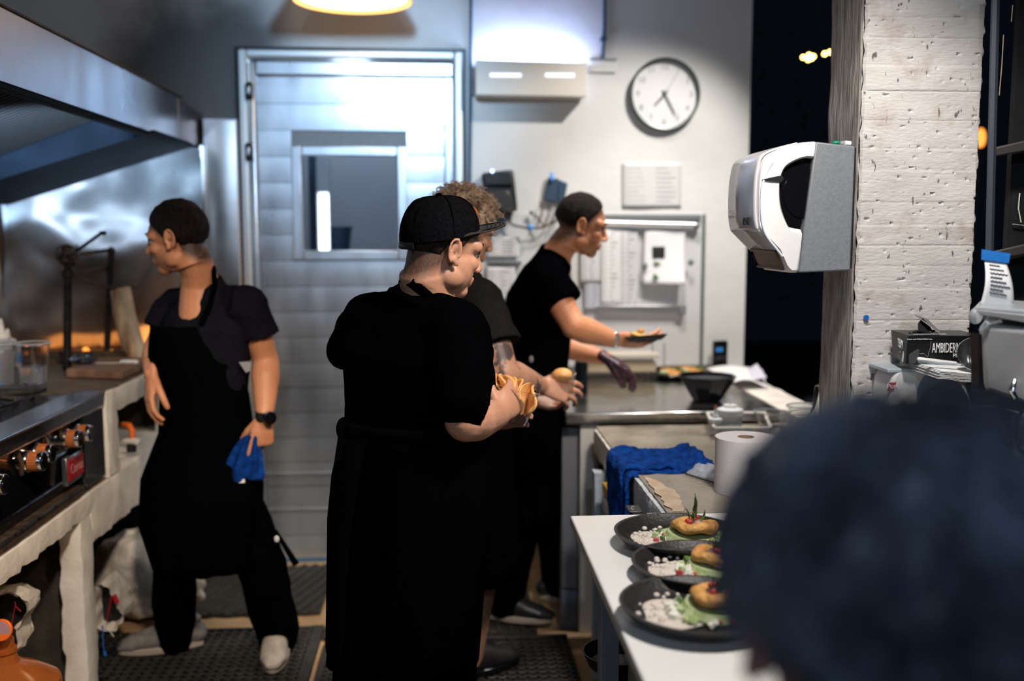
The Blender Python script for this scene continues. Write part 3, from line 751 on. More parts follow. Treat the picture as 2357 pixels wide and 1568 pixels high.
def hand(mb, wrist, d, back, side, curls=(20, 30, 25), spread=5, thumb=(.55, .8, -.35), tcurl=20, s=1.0, grow=0.0, percurl=None):
    """side +1 = left hand, -1 = right. Adds palm + five fingers to mb"""
    d = V(d).normalized(); back = V(back); back = (back - d * back.dot(d)).normalized(); th = side * d.cross(back)
    W = V(wrist)
    P = lambda x, y, z: W + (th * x + d * y + back * z) * s
    g = grow
    mb.tube([P(0, -.02, 0), P(.002, .012, 0), P(.003, .045, .001), P(.002, .082, -.001)], [(.027 * s + g, .020 * s + g), (.030 * s + g, .018 * s + g), (.039 * s + g, .0165 * s + g), (.041 * s + g, .0125 * s + g)], 18, side=th, round_ends=True)
    mb.ball(P(.020, .035, -.010), (.017 * s + g, .017 * s + g, .017 * s + g))
    base = ((.032, .082), (.0115, .088), (-.0105, .084), (-.0305, .074)); L = (.078, .086, .080, .063)
    for k in range(4):
        cu = percurl[k] if percurl else curls
        x, y = base[k]; an = math.radians(spread * (1.5 - k)); side_d = th * math.sin(an) + d * math.cos(an)
        p = P(x, y, -.001); a = 0; pts = [P(x * .9, y - .03, -.001), p]
        for q, f in zip(cu, (.46, .30, .24)):
            a += math.radians(q)
            dd = side_d * math.cos(a) - back * math.sin(a)
            p = p + dd * L[k] * f * s; pts.append(p)
        r = (.0098, .0098, .0088, .0080, .0070)
        r = [(q - (.0012 if k == 3 else 0)) * s + g for q in r]
        mb.tube(pts, r, 12, round_ends=True)
    tx, ty, tz = thumb; p = P(.022, .018, -.006); dd = (th * tx + d * ty + back * tz).normalized(); pts = [p]
    ax = dd.cross(back).normalized(); 
    for q, l in ((0, .042), (tcurl, .034), (tcurl, .027)):
        dd = (dd * math.cos(math.radians(q)) - th * math.sin(math.radians(q)) * .8 - back * math.sin(math.radians(q)) * .3).normalized()
        p = p + dd * l * s; pts.append(p)
    mb.tube(pts, [.0145 * s + g, .0122 * s + g, .0112 * s + g, .0090 * s + g], 12, round_ends=True)
def lerp(a, b, t): return a + (b - a) * t
def arm(mb, sh, el, wr, k=1.0, up=(.050, .046, .040), lo=(.041, .044, .034, .026)):
    mb.tube([sh, lerp(sh, el, .4), lerp(sh, el, .85), el], [up[0] * k, up[1] * k, up[2] * k, lo[0] * k], 18, round_ends=True)
    mb.tube([el, lerp(el, wr, .28), lerp(el, wr, .7), wr], [lo[0] * k, lo[1] * k, lo[2] * k, lo[3] * k], 18, round_ends=True)
def leg(mb, hip, kn, an, r=(.085, .065, .052, .056, .038), g=0.0):
    mb.tube([hip, lerp(hip, kn, .5), kn], [r[0] + g, r[1] + g, r[2] + g], 20, round_ends=True)
    mb.tube([kn, lerp(kn, an, .3), an], [r[2] + g, r[3] + g, r[4] + g], 20, round_ends=True)
def shoe(root, ankle, d, m, m_sole=M_sole, s=1.0, lift=0.025):
    d = V((d[0], d[1], 0)).normalized(); sd = V((-d.y, d.x, 0)); a = V((ankle.x, ankle.y, lift))
    P = lambda x, y, z: a + (sd * x + d * y) * s + V((0, 0, z * s))
    mb = MB()
    mb.tube([P(0, -.06, .05), P(0, -.03, .055), P(0, .03, .055), P(0, .10, .043), P(0, .155, .034), P(0, .19, .028)],
            [(.030 * s, .036 * s), (.036 * s, .046 * s), (.038 * s, .050 * s), (.044 * s, .036 * s), (.042 * s, .027 * s), (.026 * s, .016 * s)], 18, side=sd, round_ends=True)
    mb.tube([P(0, -.02, .06), P(0, -.025, .11)], [(.037 * s, .042 * s), (.040 * s, .048 * s)], 18, side=sd)
    u = remesh('shoe', mb, m, root, .005, 2)
    sole = MB(); pts = []
    for t in range(28):
        q = 2 * PI * t / 28; y = .062 + .138 * math.cos(q); w_ = .040 + .008 * math.sin((y + .07) * 9) if y > .02 else .036
        pts.append(P(w_ * math.sin(q), y, .001))
    sole.prism(pts, (0, 0, .024 * s)); part('sole', sole, m_sole, u, bevel=.005)
    for i in range(5):
        y = .055 + i * .017; z = .088 - i * .0095
        part('lace', MB().tube([P(-.020, y, z - .004), P(0, y + .006, z + .004), P(.020, y, z - .004)], .0028 * s, 6, round_ends=True), M_inkd if m is M_shoel else m_sole, u)
    return u
def torso(mb, lv, side, n=28):
    """lv: list of (center, a, b)"""
    mb.tube([q[0] for q in lv], [(q[1], q[2]) for q in lv], n, side=V(side), round_ends=True)
def drape(lv, side, fwd, ang, thick=.004, n=40, wave=.006, seedv=0):
    side, fwd = V(side).normalized(), V(fwd).normalized(); mb = MB(); rows = []
    for k, (c, a, b, hw) in enumerate(lv):
        row = []
        for i in range(n + 1):
            t = (i / n * 2 - 1) * math.radians(hw)
            p = V(c) + side * a * math.sin(t) + fwd * b * math.cos(t)
            p += (side * math.sin(t) + fwd * math.cos(t)) * wave * (k / len(lv)) * 2 * noise.noise(V((i * .35, k * .15, seedv)))
            row.append(p)
        rows.append(row)
    # refine rows
    R = []
    for a_, b_ in zip(rows, rows[1:]):
        for q in range(4): R.append([lerp(x, y, q / 4) for x, y in zip(a_, b_)])
    R.append(rows[-1])
    mb.rings(R, close=False)
    return mb
BODY_VOX = 0.0042

# ------------------------------------------------------------------ cook in the flat cap (centre)
def cook_cap():
    Y = 2.46
    root = thing('person', 'person seen from behind in a black flat-brim cap, black tee and long black apron', 'person', (at(950, 1130, Y).x, Y, 0))
    H = headM(at(1020, 574, 2.42), (math.cos(math.radians(24)), math.sin(math.radians(24)), 0), math.radians(-12), math.radians(2), .97)
    HC = headM(at(1023, 553, 2.42), (math.cos(math.radians(24)), math.sin(math.radians(24)), 0), math.radians(2), math.radians(2), 1.0)
    N = at(985, 668, 2.42)
    shL, shR = at(850, 738, 2.53), at(1052, 755, 2.33)
    elL, elR = at(802, 800, 2.62), at(1072, 968, 2.26)
    wrR = at(1148, 955, 2.44); wrL = at(1120, 975, 2.66)
    fwd = V((.55, .835, 0)); side = V((.835, -.55, 0))
    hdR = dict(wrist=wrR, d=(.42, .62, .30), back=(.60, -.72, .15), side=-1, curls=(28, 30, 20), spread=3, thumb=(.8, .55, -.4), tcurl=12)
    hdL = dict(wrist=wrL, d=(.62, -.1, .25), back=(.1, .9, .1), side=1, curls=(30, 35, 25), spread=3)
    pel = at(945, 1105, Y)
    mb = MB()
    head_geo(mb, H, fat=1.16)
    mb.tube([H[0] + H[1] @ V((0, -.035, -.06)), N, N + V((-.02, .01, -.10))], [.064, .068, .088], 20)
    arm(mb, shL, elL, wrL, .95); arm(mb, shR, elR, wrR, 1.22)
    hand(mb, **hdR, s=1.08); hand(mb, **hdL)
    torso(mb, [(pel, .14, .10), (at(950, 930, Y), .13, .10), (at(960, 800, Y), .15, .10), (lerp(shL, shR, .5) + V((0, 0, -.02)), .12, .07)], side)
    knL, knR = at(850, 1480, 2.44), at(1015, 1480, 2.40)
    anL, anR = V((knL.x - .01, knL.y + .03, .09)), V((knR.x, knR.y + .03, .09))
    leg(mb, pel + side * -.08 + V((0, 0, -.05)), knL, anL); leg(mb, pel + side * .08 + V((0, 0, -.05)), knR, anR)
    remesh('body', mb, M_skinb, root, BODY_VOX, 2, deform=head_deform(H), mask=hair_mask(H, -.085, 0, .85))
    face_bits(H, root)
    hair_shell(H, root, M_buzz, thick=.002, noise_a=.001, back=-.05, lift=.02)
    # tee
    t = MB()
    torso(t, [(at(952, 1060, Y), .182, .145), (at(952, 985, Y), .183, .148), (at(960, 880, Y), .195, .150), (at(957, 795, 2.44), .198, .145), (at(957, 732, 2.43), .165, .108), (at(962, 712, 2.43), .105, .070)], side)
    t.tube([shL + V((.02, 0, 0)), lerp(shL, elL, .5), elL + (elL - shL) * .10], [.076, .066, .052], 20, round_ends=True)
    hemR = lerp(shR, elR, .80)
    t.tube([shR, lerp(shR, elR, .5), hemR, hemR + V((.02, .012, -.010))], [.076, .080, .082, .078], 20)
    t.tube([shL, lerp(shL, shR, .5) + V((0, .0, .012)), shR], [.070, .085, .072], 20, round_ends=True)
    t.tube([elL, elL + V((.08, .10, -.03))], [.052, .050], 16)
    remesh('tee_shirt', t, M_tee, root, .008, 4, disp=((.16, .014), (.06, .008)))
    part('collar', MB().tube([N + H[1] @ V(p) for p in ((-.088, .02, -.055), (-.090, -.03, -.032), (-.048, -.078, -.022), (0, -.090, -.022), (.048, -.078, -.028), (.088, -.03, -.040), (.088, .02, -.06))], [(.006, .012)] * 7, 8, round_ends=True), M_tee, root)
    # apron neck strap, running round the neck
    part('neck_strap', MB().tube([N + H[1] @ V(p) for p in ((-.070, .02, -.004), (-.072, -.020, .004), (-.045, -.058, .014), (0, -.073, .018), (.045, -.064, .010), (.074, -.030, -.012), (.080, .03, -.05), (.075, .07, -.11))], [(.0022, .0125)] * 8, 8), M_apron, root)
    # apron wraps round the hips
    pz = [(985, .180, .150, 172), (1010, .195, .160, 170), (1100, .213, .172, 168), (1200, .218, .178, 165), (1330, .208, .185, 165), (1500, .20, .19, 163)]
    ap = drape([(at(956 - (y - 985) * .055, y, Y - .0), a, b, h) for y, a, b, h in pz], side, fwd, 0, wave=.012)
    part('apron', ap, M_apron, root, 'all', solid=.006)
    tie = part('apron_tie', MB().tube([at(792, 985, 2.42), at(850, 1000, 2.30), at(960, 1008, 2.26), at(1080, 1000, 2.28)], [(.006, .016)] * 4, 8), M_apron, root)
    part('knot', MB().ball(at(792, 988, 2.44), (.020, .018, .030)).tube([at(790, 1000, 2.43), at(783, 1060, 2.42)], [(.003, .012), (.003, .014)], 8), M_apron, tie)
    tr = MB(); leg(tr, pel + side * -.085 + V((0, 0, -.03)), knL, anL + V((0, 0, -.03)), (.105, .098, .092, .092, .085)); leg(tr, pel + side * .085 + V((0, 0, -.03)), knR, anR + V((0, 0, -.03)), (.105, .098, .09, .090, .085))
    torso(tr, [(pel + V((0, 0, -.08)), .16, .14), (pel, .165, .14)], side)
    remesh('trousers', tr, M_trous, root, .010, 3, disp=((.14, .014),))
    shoe(root, anL, fwd, M_blackp, M_blackg); shoe(root, anR, fwd, M_blackp, M_blackg)
    # cap
    c, R, s = HC; cp = MB(); rows = []
    for j in range(19):
        e = PI / 2 * j / 18
        row = []
        for i in range(72):
            a = 2 * PI * i / 72
            seam = .0016 * abs(math.sin(a * 3)) ** .4
            rr = math.cos(e) ** .62
            z = .028 + (.098 - .020 * math.cos(a) * -1 * 0) * math.sin(e) ** .95
            x = (.0835 + seam) * rr * math.sin(a); y = -.012 + (.098 + seam) * rr * math.cos(a)
            z += .008 * math.cos(a) * (1 - j / 18) - .020
            q = V((x, y, z)); q += q.normalized() * .005 * noise.noise(q * 26) * math.sin(PI * j / 18)
            row.append(c + R @ (q * s))
        rows.append(row)
    rows.insert(0, [p + R @ V((0, 0, -.003)) for p in rows[0]])
    cp.rings(rows, cap=True)
    cap = part('cap', cp, mat('black_cap_cotton', (.003, .003, .004), .9, col2=(.006, .006, .0075), nscale=200, bump=.3, bscale=60, spec=0), root, 'all')
    part('button', MB().ball(c + R @ (V((0, -.012, .107)) * s), (.009, .009, .006), R), M_tee, cap)
    for i in range(6):
        a = PI / 3 * i + PI / 6; pts = []
        for j in range(0, 18):
            e = PI / 2 * j / 18 + .03; rr = math.cos(e) ** .62
            pts.append(c + R @ (V((.0845 * rr * math.sin(a), -.012 + .099 * rr * math.cos(a), .008 + .008 * math.cos(a) * (1 - j / 18) + .0985 * math.sin(e) ** .95)) * s))
        part('seam', MB().tube(pts, .0013, 6), M_tee, cap)
    # brim: flat, stiff, with slight downward curl at the sides
    def brim(u, v, off):
        a = math.radians(-78 + 156 * u); r0 = 1.0
        x0 = .082 * math.sin(a); y0 = -.012 + .095 * math.cos(a)
        L_ = .078 * math.cos(a * 90 / 84) ** .55 if abs(math.cos(a * 90 / 84)) > 0 and math.cos(a * 90 / 84) > 0 else 0
        x = x0 * (1 + .05 * v); y = y0 + L_ * v
        z = .026 - .020 * (x / .09) ** 2 + .010 * v + off
        return c + R @ (V((x, y, z)) * s)
    bb = MB().grid(lambda u, v: brim(u, v, 0), 30, 12)
    part('brim', bb, mat('black_brim', (.012, .011, .011), .8, col2=(.02, .018, .017), nscale=220, bump=.3, bscale=200), cap, 'all', solid=.0045)
    for q in (.35, .5, .65, .8, .92):
        part('stitch', MB().tube([brim(u / 24, q, .0026) for u in range(2, 23)], .0007, 5), M_tee, cap)
    part('cap_patch', MB().ball(c + R @ (V((0, .080, .060)) * s), (.020, .006, .016), R), M_copper, cap)
    part('adjuster', MB().tube([c + R @ (V((.080 * math.sin(a) * 1.05, -.012 + .0995 * math.cos(a), -.008)) * s) for a in [math.radians(q) for q in range(150, 211, 10)]], [(.0025, .009)] * 7, 8), M_blackp, cap)
    # what he carries: a clear tub of flat breads
    b0 = at(1168, 972, 2.545)
    tub = thing('food_tub', 'clear plastic tub of orange flatbreads held by the cook in the cap', 'tub', b0)
    Rt = Euler((0, .25, 0)).to_matrix()
    prof = [(.046, 0), (.048, .002), (.062, .088), (.066, .090), (.066, .094), (.060, .094), (.045, .006), (.0, .006)]
    part('tub', MB().lathe(prof, b0, 32, Rt, cap=False), M_clear, tub)
    for i in range(7):
        a = -.5 + i * .2
        ctr = b0 + Rt @ V((-.048 + .015 * i, .01 * math.sin(i * 2), .082 - .003 * abs(i - 2)))
        M = Rt @ Euler((.3 * math.sin(i * 3), 1.15 + .06 * i, .2 * math.sin(i))).to_matrix()
        rows = []
        for r_ in (.001, .02, .034, .041, .0425):
            rows.append([ctr + M @ V((r_ * math.cos(t), r_ * math.sin(t), .006 * math.sin(t * 3 + i) * r_ / .04 + .003)) for t in [2 * PI * k / 24 for k in range(24)]])
        for r_ in (.041, .034, .02, .001):
            rows.append([ctr + M @ V((r_ * math.cos(t), r_ * math.sin(t), .006 * math.sin(t * 3 + i) * r_ / .04 - .003)) for t in [2 * PI * k / 24 for k in range(24)]])
        fb = part('flatbread', MB().rings(rows), M_bun, None, 'all')
        tag(fb, 'orange round flatbreads bunched in the clear tub of the cook in the cap', 'flatbread', 'flatbreads in the tub of the cook in the cap')
cook_cap()

# ------------------------------------------------------------------ left cook, looking left
def cook_left():
    Y = 3.5
    root = thing('person', 'person in dark grey tee and black apron looking left, blue cloth in hand', 'person', (at(470, 1060, Y).x, Y, 0))
    H = headM(at(408, 549, 3.42), (-1, .12, 0), math.radians(-10), math.radians(0), 1.0)
    N = at(462, 655, 3.48)
    shL, shR = at(572, 700, 3.42), at(402, 702, 3.62)
    elL, wrL = at(612, 832, 3.47), at(609, 962, 3.36)
    elR, wrR = at(360, 800, 3.60), at(350, 862, 3.44)
    side = V((-.85, .52, 0)); fwd = V((-.52, -.85, 0))   # side = his right
    hdL = dict(wrist=wrL, d=(-.12, -.05, -1), back=(.45, -.89, 0), side=1, percurl=[(8, 22, 15), (55, 60, 30), (60, 65, 30), (62, 65, 30)], spread=7, thumb=(.5, .8, -.5))
    hdR = dict(wrist=wrR, d=(-.10, -.25, -1), back=(-.8, -.45, .1), side=-1, curls=(16, 26, 18), spread=4, thumb=(.55, .8, -.3))
    pel = at(468, 1075, Y)
    mb = MB(); head_geo(mb, H)
    mb.tube([H[0] + H[1] @ V((0, -.035, -.05)), lerp(H[0] + H[1] @ V((0, -.035, -.05)), N, .55) + V((.005, 0, 0)), N, N + V((0, 0, -.12))], [.056, .058, .066, .08], 20)
    mb.tube([shL, N + V((0, 0, -.10)), shR], [.045, .05, .045], 18, round_ends=True)
    arm(mb, shL, elL, wrL, 1.12); arm(mb, shR, elR, wrR, 1.05)
    hand(mb, **hdL, s=1.05); hand(mb, **hdR, s=1.05)
    torso(mb, [(pel, .13, .09), (at(470, 930, Y), .12, .09), (at(475, 800, Y), .14, .09), (at(478, 720, Y), .13, .07)], side)
    knR, anR = at(402, 1290, 3.50), at(402, 1470, 3.60)
    knL, anL = at(600, 1300, 3.46), at(642, 1452, 3.56)
    hipR, hipL = pel + side * .08 + V((0, 0, -.08)), pel - side * .08 + V((0, 0, -.08))
    leg(mb, hipR, knR, anR); leg(mb, hipL, knL, anL)
    remesh('body', mb, M_skin, root, BODY_VOX, 2, deform=head_deform(H), mask=hair_mask(H, -.088, .35))
    face_bits(H, root)
    hair_shell(H, root, M_hair, thick=.0035, noise_a=.004, back=-.078, top=.007, lift=.010)
    t = MB()
    torso(t, [(at(462, 1080, Y), .175, .12), (at(474, 960, Y), .158, .116), (at(476, 840, Y), .170, .118), (at(478, 750, Y), .188, .118), (at(478, 708, Y), .150, .092), (at(472, 684, 3.49), .108, .080), (at(468, 668, 3.49), .084, .074)], side)
    he = lerp(shL, elL, .50)
    t.tube([shL + V((-.05, 0, .004)), shL + V((-.008, 0, -.006)), he, he + (elL - shL) * .04], [.060, .066, .072, .073], 20)
    he = lerp(shR, elR, .62); t.tube([shR, he], [.068, .074], 18)
    t.tube([shL, lerp(shL, shR, .5) + V((0, 0, .004)), shR], [.062, .066, .060], 20, round_ends=True)
    remesh('tee_shirt', t, M_teeg, root, .007, 3, disp=((.14, .014), (.05, .010)))
    # apron, front and flared skirt
    part('apron_strap', MB().tube([at(462, 745, 3.35), at(484, 700, 3.375), at(494, 655, 3.405), at(492, 615, 3.44), at(484, 598, 3.49), at(470, 600, 3.55)], [(.003, .011)] * 6, 8), M_apron, root)
    rows = [(at(440, 745, 3.5), .135, .130, 50), (at(452, 830, 3.5), .185, .132, 80), (at(474, 900, 3.5), .165, .132, 105), (at(474, 1000, 3.5), .175, .138, 118),
            (at(462, 1110, 3.48), .232, .165, 122), (at(460, 1200, 3.47), .232, .175, 115), (at(480, 1290, 3.46), .195, .180, 100)]
    part('apron', drape(rows, side, fwd, 0, wave=.014, seedv=3), M_apron, root, 'all', solid=.006)
    part('apron_tie', MB().tube([at(634, 1222, 3.40), at(656, 1258, 3.40), at(682, 1300, 3.41)], [(.003, .007), (.003, .009), (.003, .012)], 8), M_apron, root)
    part('pocket_tag', MB().box((-.015, -.002, -.02), (.015, .002, .02)), M_ink, None).name = 'x'
    bpy.data.objects.remove(bpy.data.objects['x'])
    pg = at(566, 848, 3.36)
    part('paper_slip', MB().prism([at(550, 834, 3.37), at(578, 832, 3.37), at(576, 854, 3.37), at(566, 858, 3.37)], (0, .003, 0)), M_ink, root)
    part('spot_button', MB().ball(at(637, 1241, 3.375), (.009, .004, .012)), M_whitep, root)
    tr = MB()
    leg(tr, hipR, knR, anR + V((0, 0, -.01)), (.115, .100, .080, .078, .070)); leg(tr, hipL, knL, anL + V((.0, 0, -.02)), (.120, .108, .088, .084, .078))
    torso(tr, [(pel + V((0, 0, -.10)), .165, .13), (pel, .17, .125), (pel + V((0, 0, .1)), .16, .12)], side)
    remesh('trousers', tr, M_trous, root, .010, 3, disp=((.14, .016), (.07, .008)))
    shoe(root, V((anR.x + .02, anR.y, 0)), (-.97, -.22, 0), M_shoe, s=1.08)
    shoe(root, V((anL.x - .01, anL.y, 0)), (.10, -1, 0), M_shoel, s=1.08)
    # watch
    wt = part('watch_strap', MB().tube([wrL + V((.004, -.002, .022)), wrL + V((.002, 0, -.008))], [(.0335, .0305)] * 2, 24, side=V((.89, .45, 0))), M_blackp, root)
    part('watch_case', MB().cyl(wrL + V((.020, -.030, .006)), wrL + V((.027, -.042, .006)), .0225, n=28), M_blackg, wt, bevel=.002)
    # blue cloth
    c0 = at(565, 1100, 3.33)
    cl = thing('blue_cloth', 'crumpled blue cloth hanging from the left cook\'s hand', 'cloth', c0)
    tp = wrL + V((-.045, -.02, -.055)); rows = []
    prof = [(0, .020, 1000, 583), (.2, .034, 1010, 574), (.45, .048, 1040, 566), (.75, .062, 1075, 562), (1, .066, 1100, 562), (1, .060, 1104, 562)]
    for t_, w_, py, px in prof:
        cc = at(px, py, 3.350); rows.append([cc + V((w_ * math.cos(a) * (1 + .12 * math.sin(a * 7 + t_ * 3)), .024 * math.sin(a) * (1 + .5 * math.sin(a * 6)), .006 * math.sin(a * 4) * t_)) for a in [2 * PI * i / 48 for i in range(48)]])
    part('cloth', MB().rings(rows), M_blue, cl, 'all', sub=1)
    part('care_label', MB().box(at(547, 1112, 3.325), at(564, 1103, 3.330)), M_paper, cl)
cook_left()

# ------------------------------------------------------------------ curly-haired cook behind the cap
def cook_curly():
    Y = 3.25
    root = thing('person', 'person with greying curly hair and a tattooed arm, mostly hidden behind the cap', 'person', (at(1070, 1050, Y).x, Y, 0))
    H = headM(at(1068, 530, 3.2), (.88, .45, 0), math.radians(-18), 0, 1.02)
    N = at(1060, 640, 3.22)
    shL, shR = at(1010, 705, 3.38), at(1108, 700, 3.14)
    elR, wrR = at(1160, 862, 3.05), at(1243, 889, 3.22)
    elL, wrL = at(1000, 860, 3.5), at(1215, 915, 3.36)
    side = V((.5, -.86, 0)); fwd = V((.86, .5, 0))
    hdR = dict(wrist=wrR, d=(1, .12, -.22), back=(0, -.80, .55), side=-1, percurl=[(14, 24, 16), (20, 30, 18), (30, 32, 20), (40, 34, 20)], spread=7, thumb=(.75, .85, -.25), tcurl=8)
    hdL = dict(wrist=wrL, d=(1, .0, -.25), back=(0, .5, -.8), side=1, curls=(28, 30, 20))
    pel = at(1065, 1030, Y); mb = MB(); head_geo(mb, H)
    mb.tube([H[0] + H[1] @ V((0, -.035, -.06)), N, N + V((0, 0, -.10))], [.060, .064, .08], 20)
    arm(mb, shL, elL, wrL, 1.0); arm(mb, shR, elR, wrR, 1.22)
    hand(mb, **hdR, s=1.08); hand(mb, **hdL)
    torso(mb, [(pel, .13, .09), (lerp(pel, N, .6), .13, .09), (N + V((0, 0, -.1)), .13, .07)], side)
    knL, knR = at(1040, 1290, 3.3), at(1108, 1290, 3.2); anL, anR = at(1030, 1500, 3.38), at(1085, 1520, 3.3)
    leg(mb, pel - side * .08, knL, anL); leg(mb, pel + side * .06, knR, anR)
    # tattooed skin
    ts = M_skinb.copy(); ts.name = 'tattooed_skin'; nt = ts.node_tree; b = nt.nodes['Principled BSDF']
    old = b.inputs['Base Color'].links[0].from_socket
    ge = nd(nt, 'ShaderNodeNewGeometry')
    n = nd(nt, 'ShaderNodeTexNoise'); n.inputs['Scale'].default_value = 16; n.inputs['Detail'].default_value = 4; nt.links.new(ge.outputs['Position'], n.inputs[0])
    r = nd(nt, 'ShaderNodeValToRGB'); r.color_ramp.elements[0].position = .50; r.color_ramp.elements[1].position = .55; nt.links.new(n.outputs[0], r.inputs[0])
    masks = []
    for p, rad in ((at(1160, 832, 3.02), .075), (at(1225, 886, 3.16), .05), (at(1135, 815, 3.06), .06)):
        d = nd(nt, 'ShaderNodeVectorMath', operation='DISTANCE'); nt.links.new(ge.outputs['Position'], d.inputs[0]); d.inputs[1].default_value = p
        mr = nd(nt, 'ShaderNodeMapRange'); mr.inputs['From Min'].default_value = rad; mr.inputs['From Max'].default_value = rad * .75; nt.links.new(d.outputs['Value'], mr.inputs[0]); masks.append(mr.outputs[0])
    a1 = nd(nt, 'ShaderNodeMath', operation='MAXIMUM'); nt.links.new(masks[0], a1.inputs[0]); nt.links.new(masks[1], a1.inputs[1])
    a2 = nd(nt, 'ShaderNodeMath', operation='MAXIMUM'); nt.links.new(a1.outputs[0], a2.inputs[0]); nt.links.new(masks[2], a2.inputs[1])
    mu = nd(nt, 'ShaderNodeMath', operation='MULTIPLY'); nt.links.new(r.outputs[0], mu.inputs[0]); nt.links.new(a2.outputs[0], mu.inputs[1])
    mu2 = nd(nt, 'ShaderNodeMath', operation='MULTIPLY'); nt.links.new(mu.outputs[0], mu2.inputs[0]); mu2.inputs[1].default_value = .88
    mx = nd(nt, 'ShaderNodeMix', data_type='RGBA'); nt.links.new(mu2.outputs[0], mx.inputs[0]); nt.links.new(old, mx.inputs[6]); mx.inputs[7].default_value = (.03, .035, .045, 1)
    nt.links.new(mx.outputs[2], b.inputs['Base Color'])
    remesh('body', mb, ts, root, BODY_VOX, 2, deform=head_deform(H))
    face_bits(H, root)
    t = MB()
    torso(t, [(pel + V((0, 0, -.02)), .165, .13), (lerp(pel, N, .35), .165, .13), (lerp(pel, N, .68), .185, .135), (N + V((-.01, 0, -.13)), .175, .12), (N + V((0, 0, -.06)), .145, .092), (N + V((0, 0, -.02)), .085, .075)], side)
    he = lerp(shR, elR, .56); t.tube([shR, lerp(shR, elR, .3), he, he + (elR - shR) * .05], [.074, .080, .086, .088], 20)
    t.tube([shL, lerp(shL, elL, .5)], [.07, .078], 18); t.tube([shL, N + V((0, 0, -.055)), shR + V((0, 0, .01))], [.068, .078, .074], 18, round_ends=True)
    remesh('tee_shirt', t, M_teeb, root, .007, 3, disp=((.13, .014), (.05, .008)))
    rows = [(lerp(pel, N, .55), .19, .145, 60), (lerp(pel, N, .25), .178, .142, 110), (pel, .185, .15, 120), (pel + V((0, 0, -.2)), .195, .165, 120), (pel + V((.0, 0, -.42)), .20, .17, 110)]
    part('apron', drape(rows, side, fwd, 0, wave=.014, seedv=5), M_apron, root, 'all', solid=.006)
    sh = MB(); leg(sh, pel - side * .08, knL + V((0, 0, .04)), knL, (.10, .1, .09, .09, .09)); leg(sh, pel + side * .07, knR + V((0, 0, .04)), knR + V((0, 0, .03)), (.10, .1, .09, .09, .09)); torso(sh, [(pel + V((0, 0, -.1)), .15, .12), (pel, .15, .12)], side)
    remesh('shorts', sh, M_trous, root, .012, 3)
    for a_ in (anL, anR): shoe(root, V((a_.x, a_.y, 0)), fwd, M_blackp, M_blackg)
    # curls: short coiled locks over the whole scalp
    c, R, s = H; cur = MB(); rnd = random.Random(4)
    hair_shell(H, root, M_curl, thick=.012, noise_a=.012, name='scalp_hair', top=.004)
    for i in range(520):
        z = rnd.uniform(-.25, 1); a = rnd.uniform(0, 2 * PI); q = math.sqrt(max(0, 1 - z * z))
        n = V((q * math.sin(a), q * math.cos(a), z))
        if n.y > .55 and n.z < .35: continue
        p = V((.078 * n.x, -.012 + .096 * n.y, .034 + .088 * n.z)) + n * rnd.uniform(.006, .014)
        u, v, _ = frame(n); ph = rnd.uniform(0, 6); rr = rnd.uniform(.004, .008); tw = rnd.choice((-1, 1)); pts = []
        L = rnd.uniform(.016, .032)
        for k in range(9):
            f = k / 8; pts.append(c + R @ ((p + n * L * f + (u * math.cos(ph + tw * f * 7) + v * math.sin(ph + tw * f * 7)) * rr * (.5 + f) + V((0, 0, -.006 * f * f))) * s))
        cur.tube(pts, [.0026 * (1 - .6 * k / 8) for k in range(9)], 5)
    o = part('curls', cur, M_curl, root, 'all'); o['kind'] = 'stuff'
    # small cup with bread in the hand
    b0 = at(1297, 905, 3.245)
    cup = thing('small_cup', 'small clear cup in the tattooed cook\'s hand', 'cup', b0)
    part('cup', MB().lathe([(.028, 0), (.030, .002), (.040, .062), (.043, .064), (.043, .067), (.038, .067), (.028, .006), (0, .006)], b0, 28, cap=False), M_clear, cup)
    bu = part('bread_roll', MB().ball(b0 + V((-.004, 0, .060)), (.034, .032, .024)), M_bun, None, 'all')
    tag(bu, 'pale orange bread roll filling the small cup in the tattooed cook\'s hand', 'bread')
cook_curly()

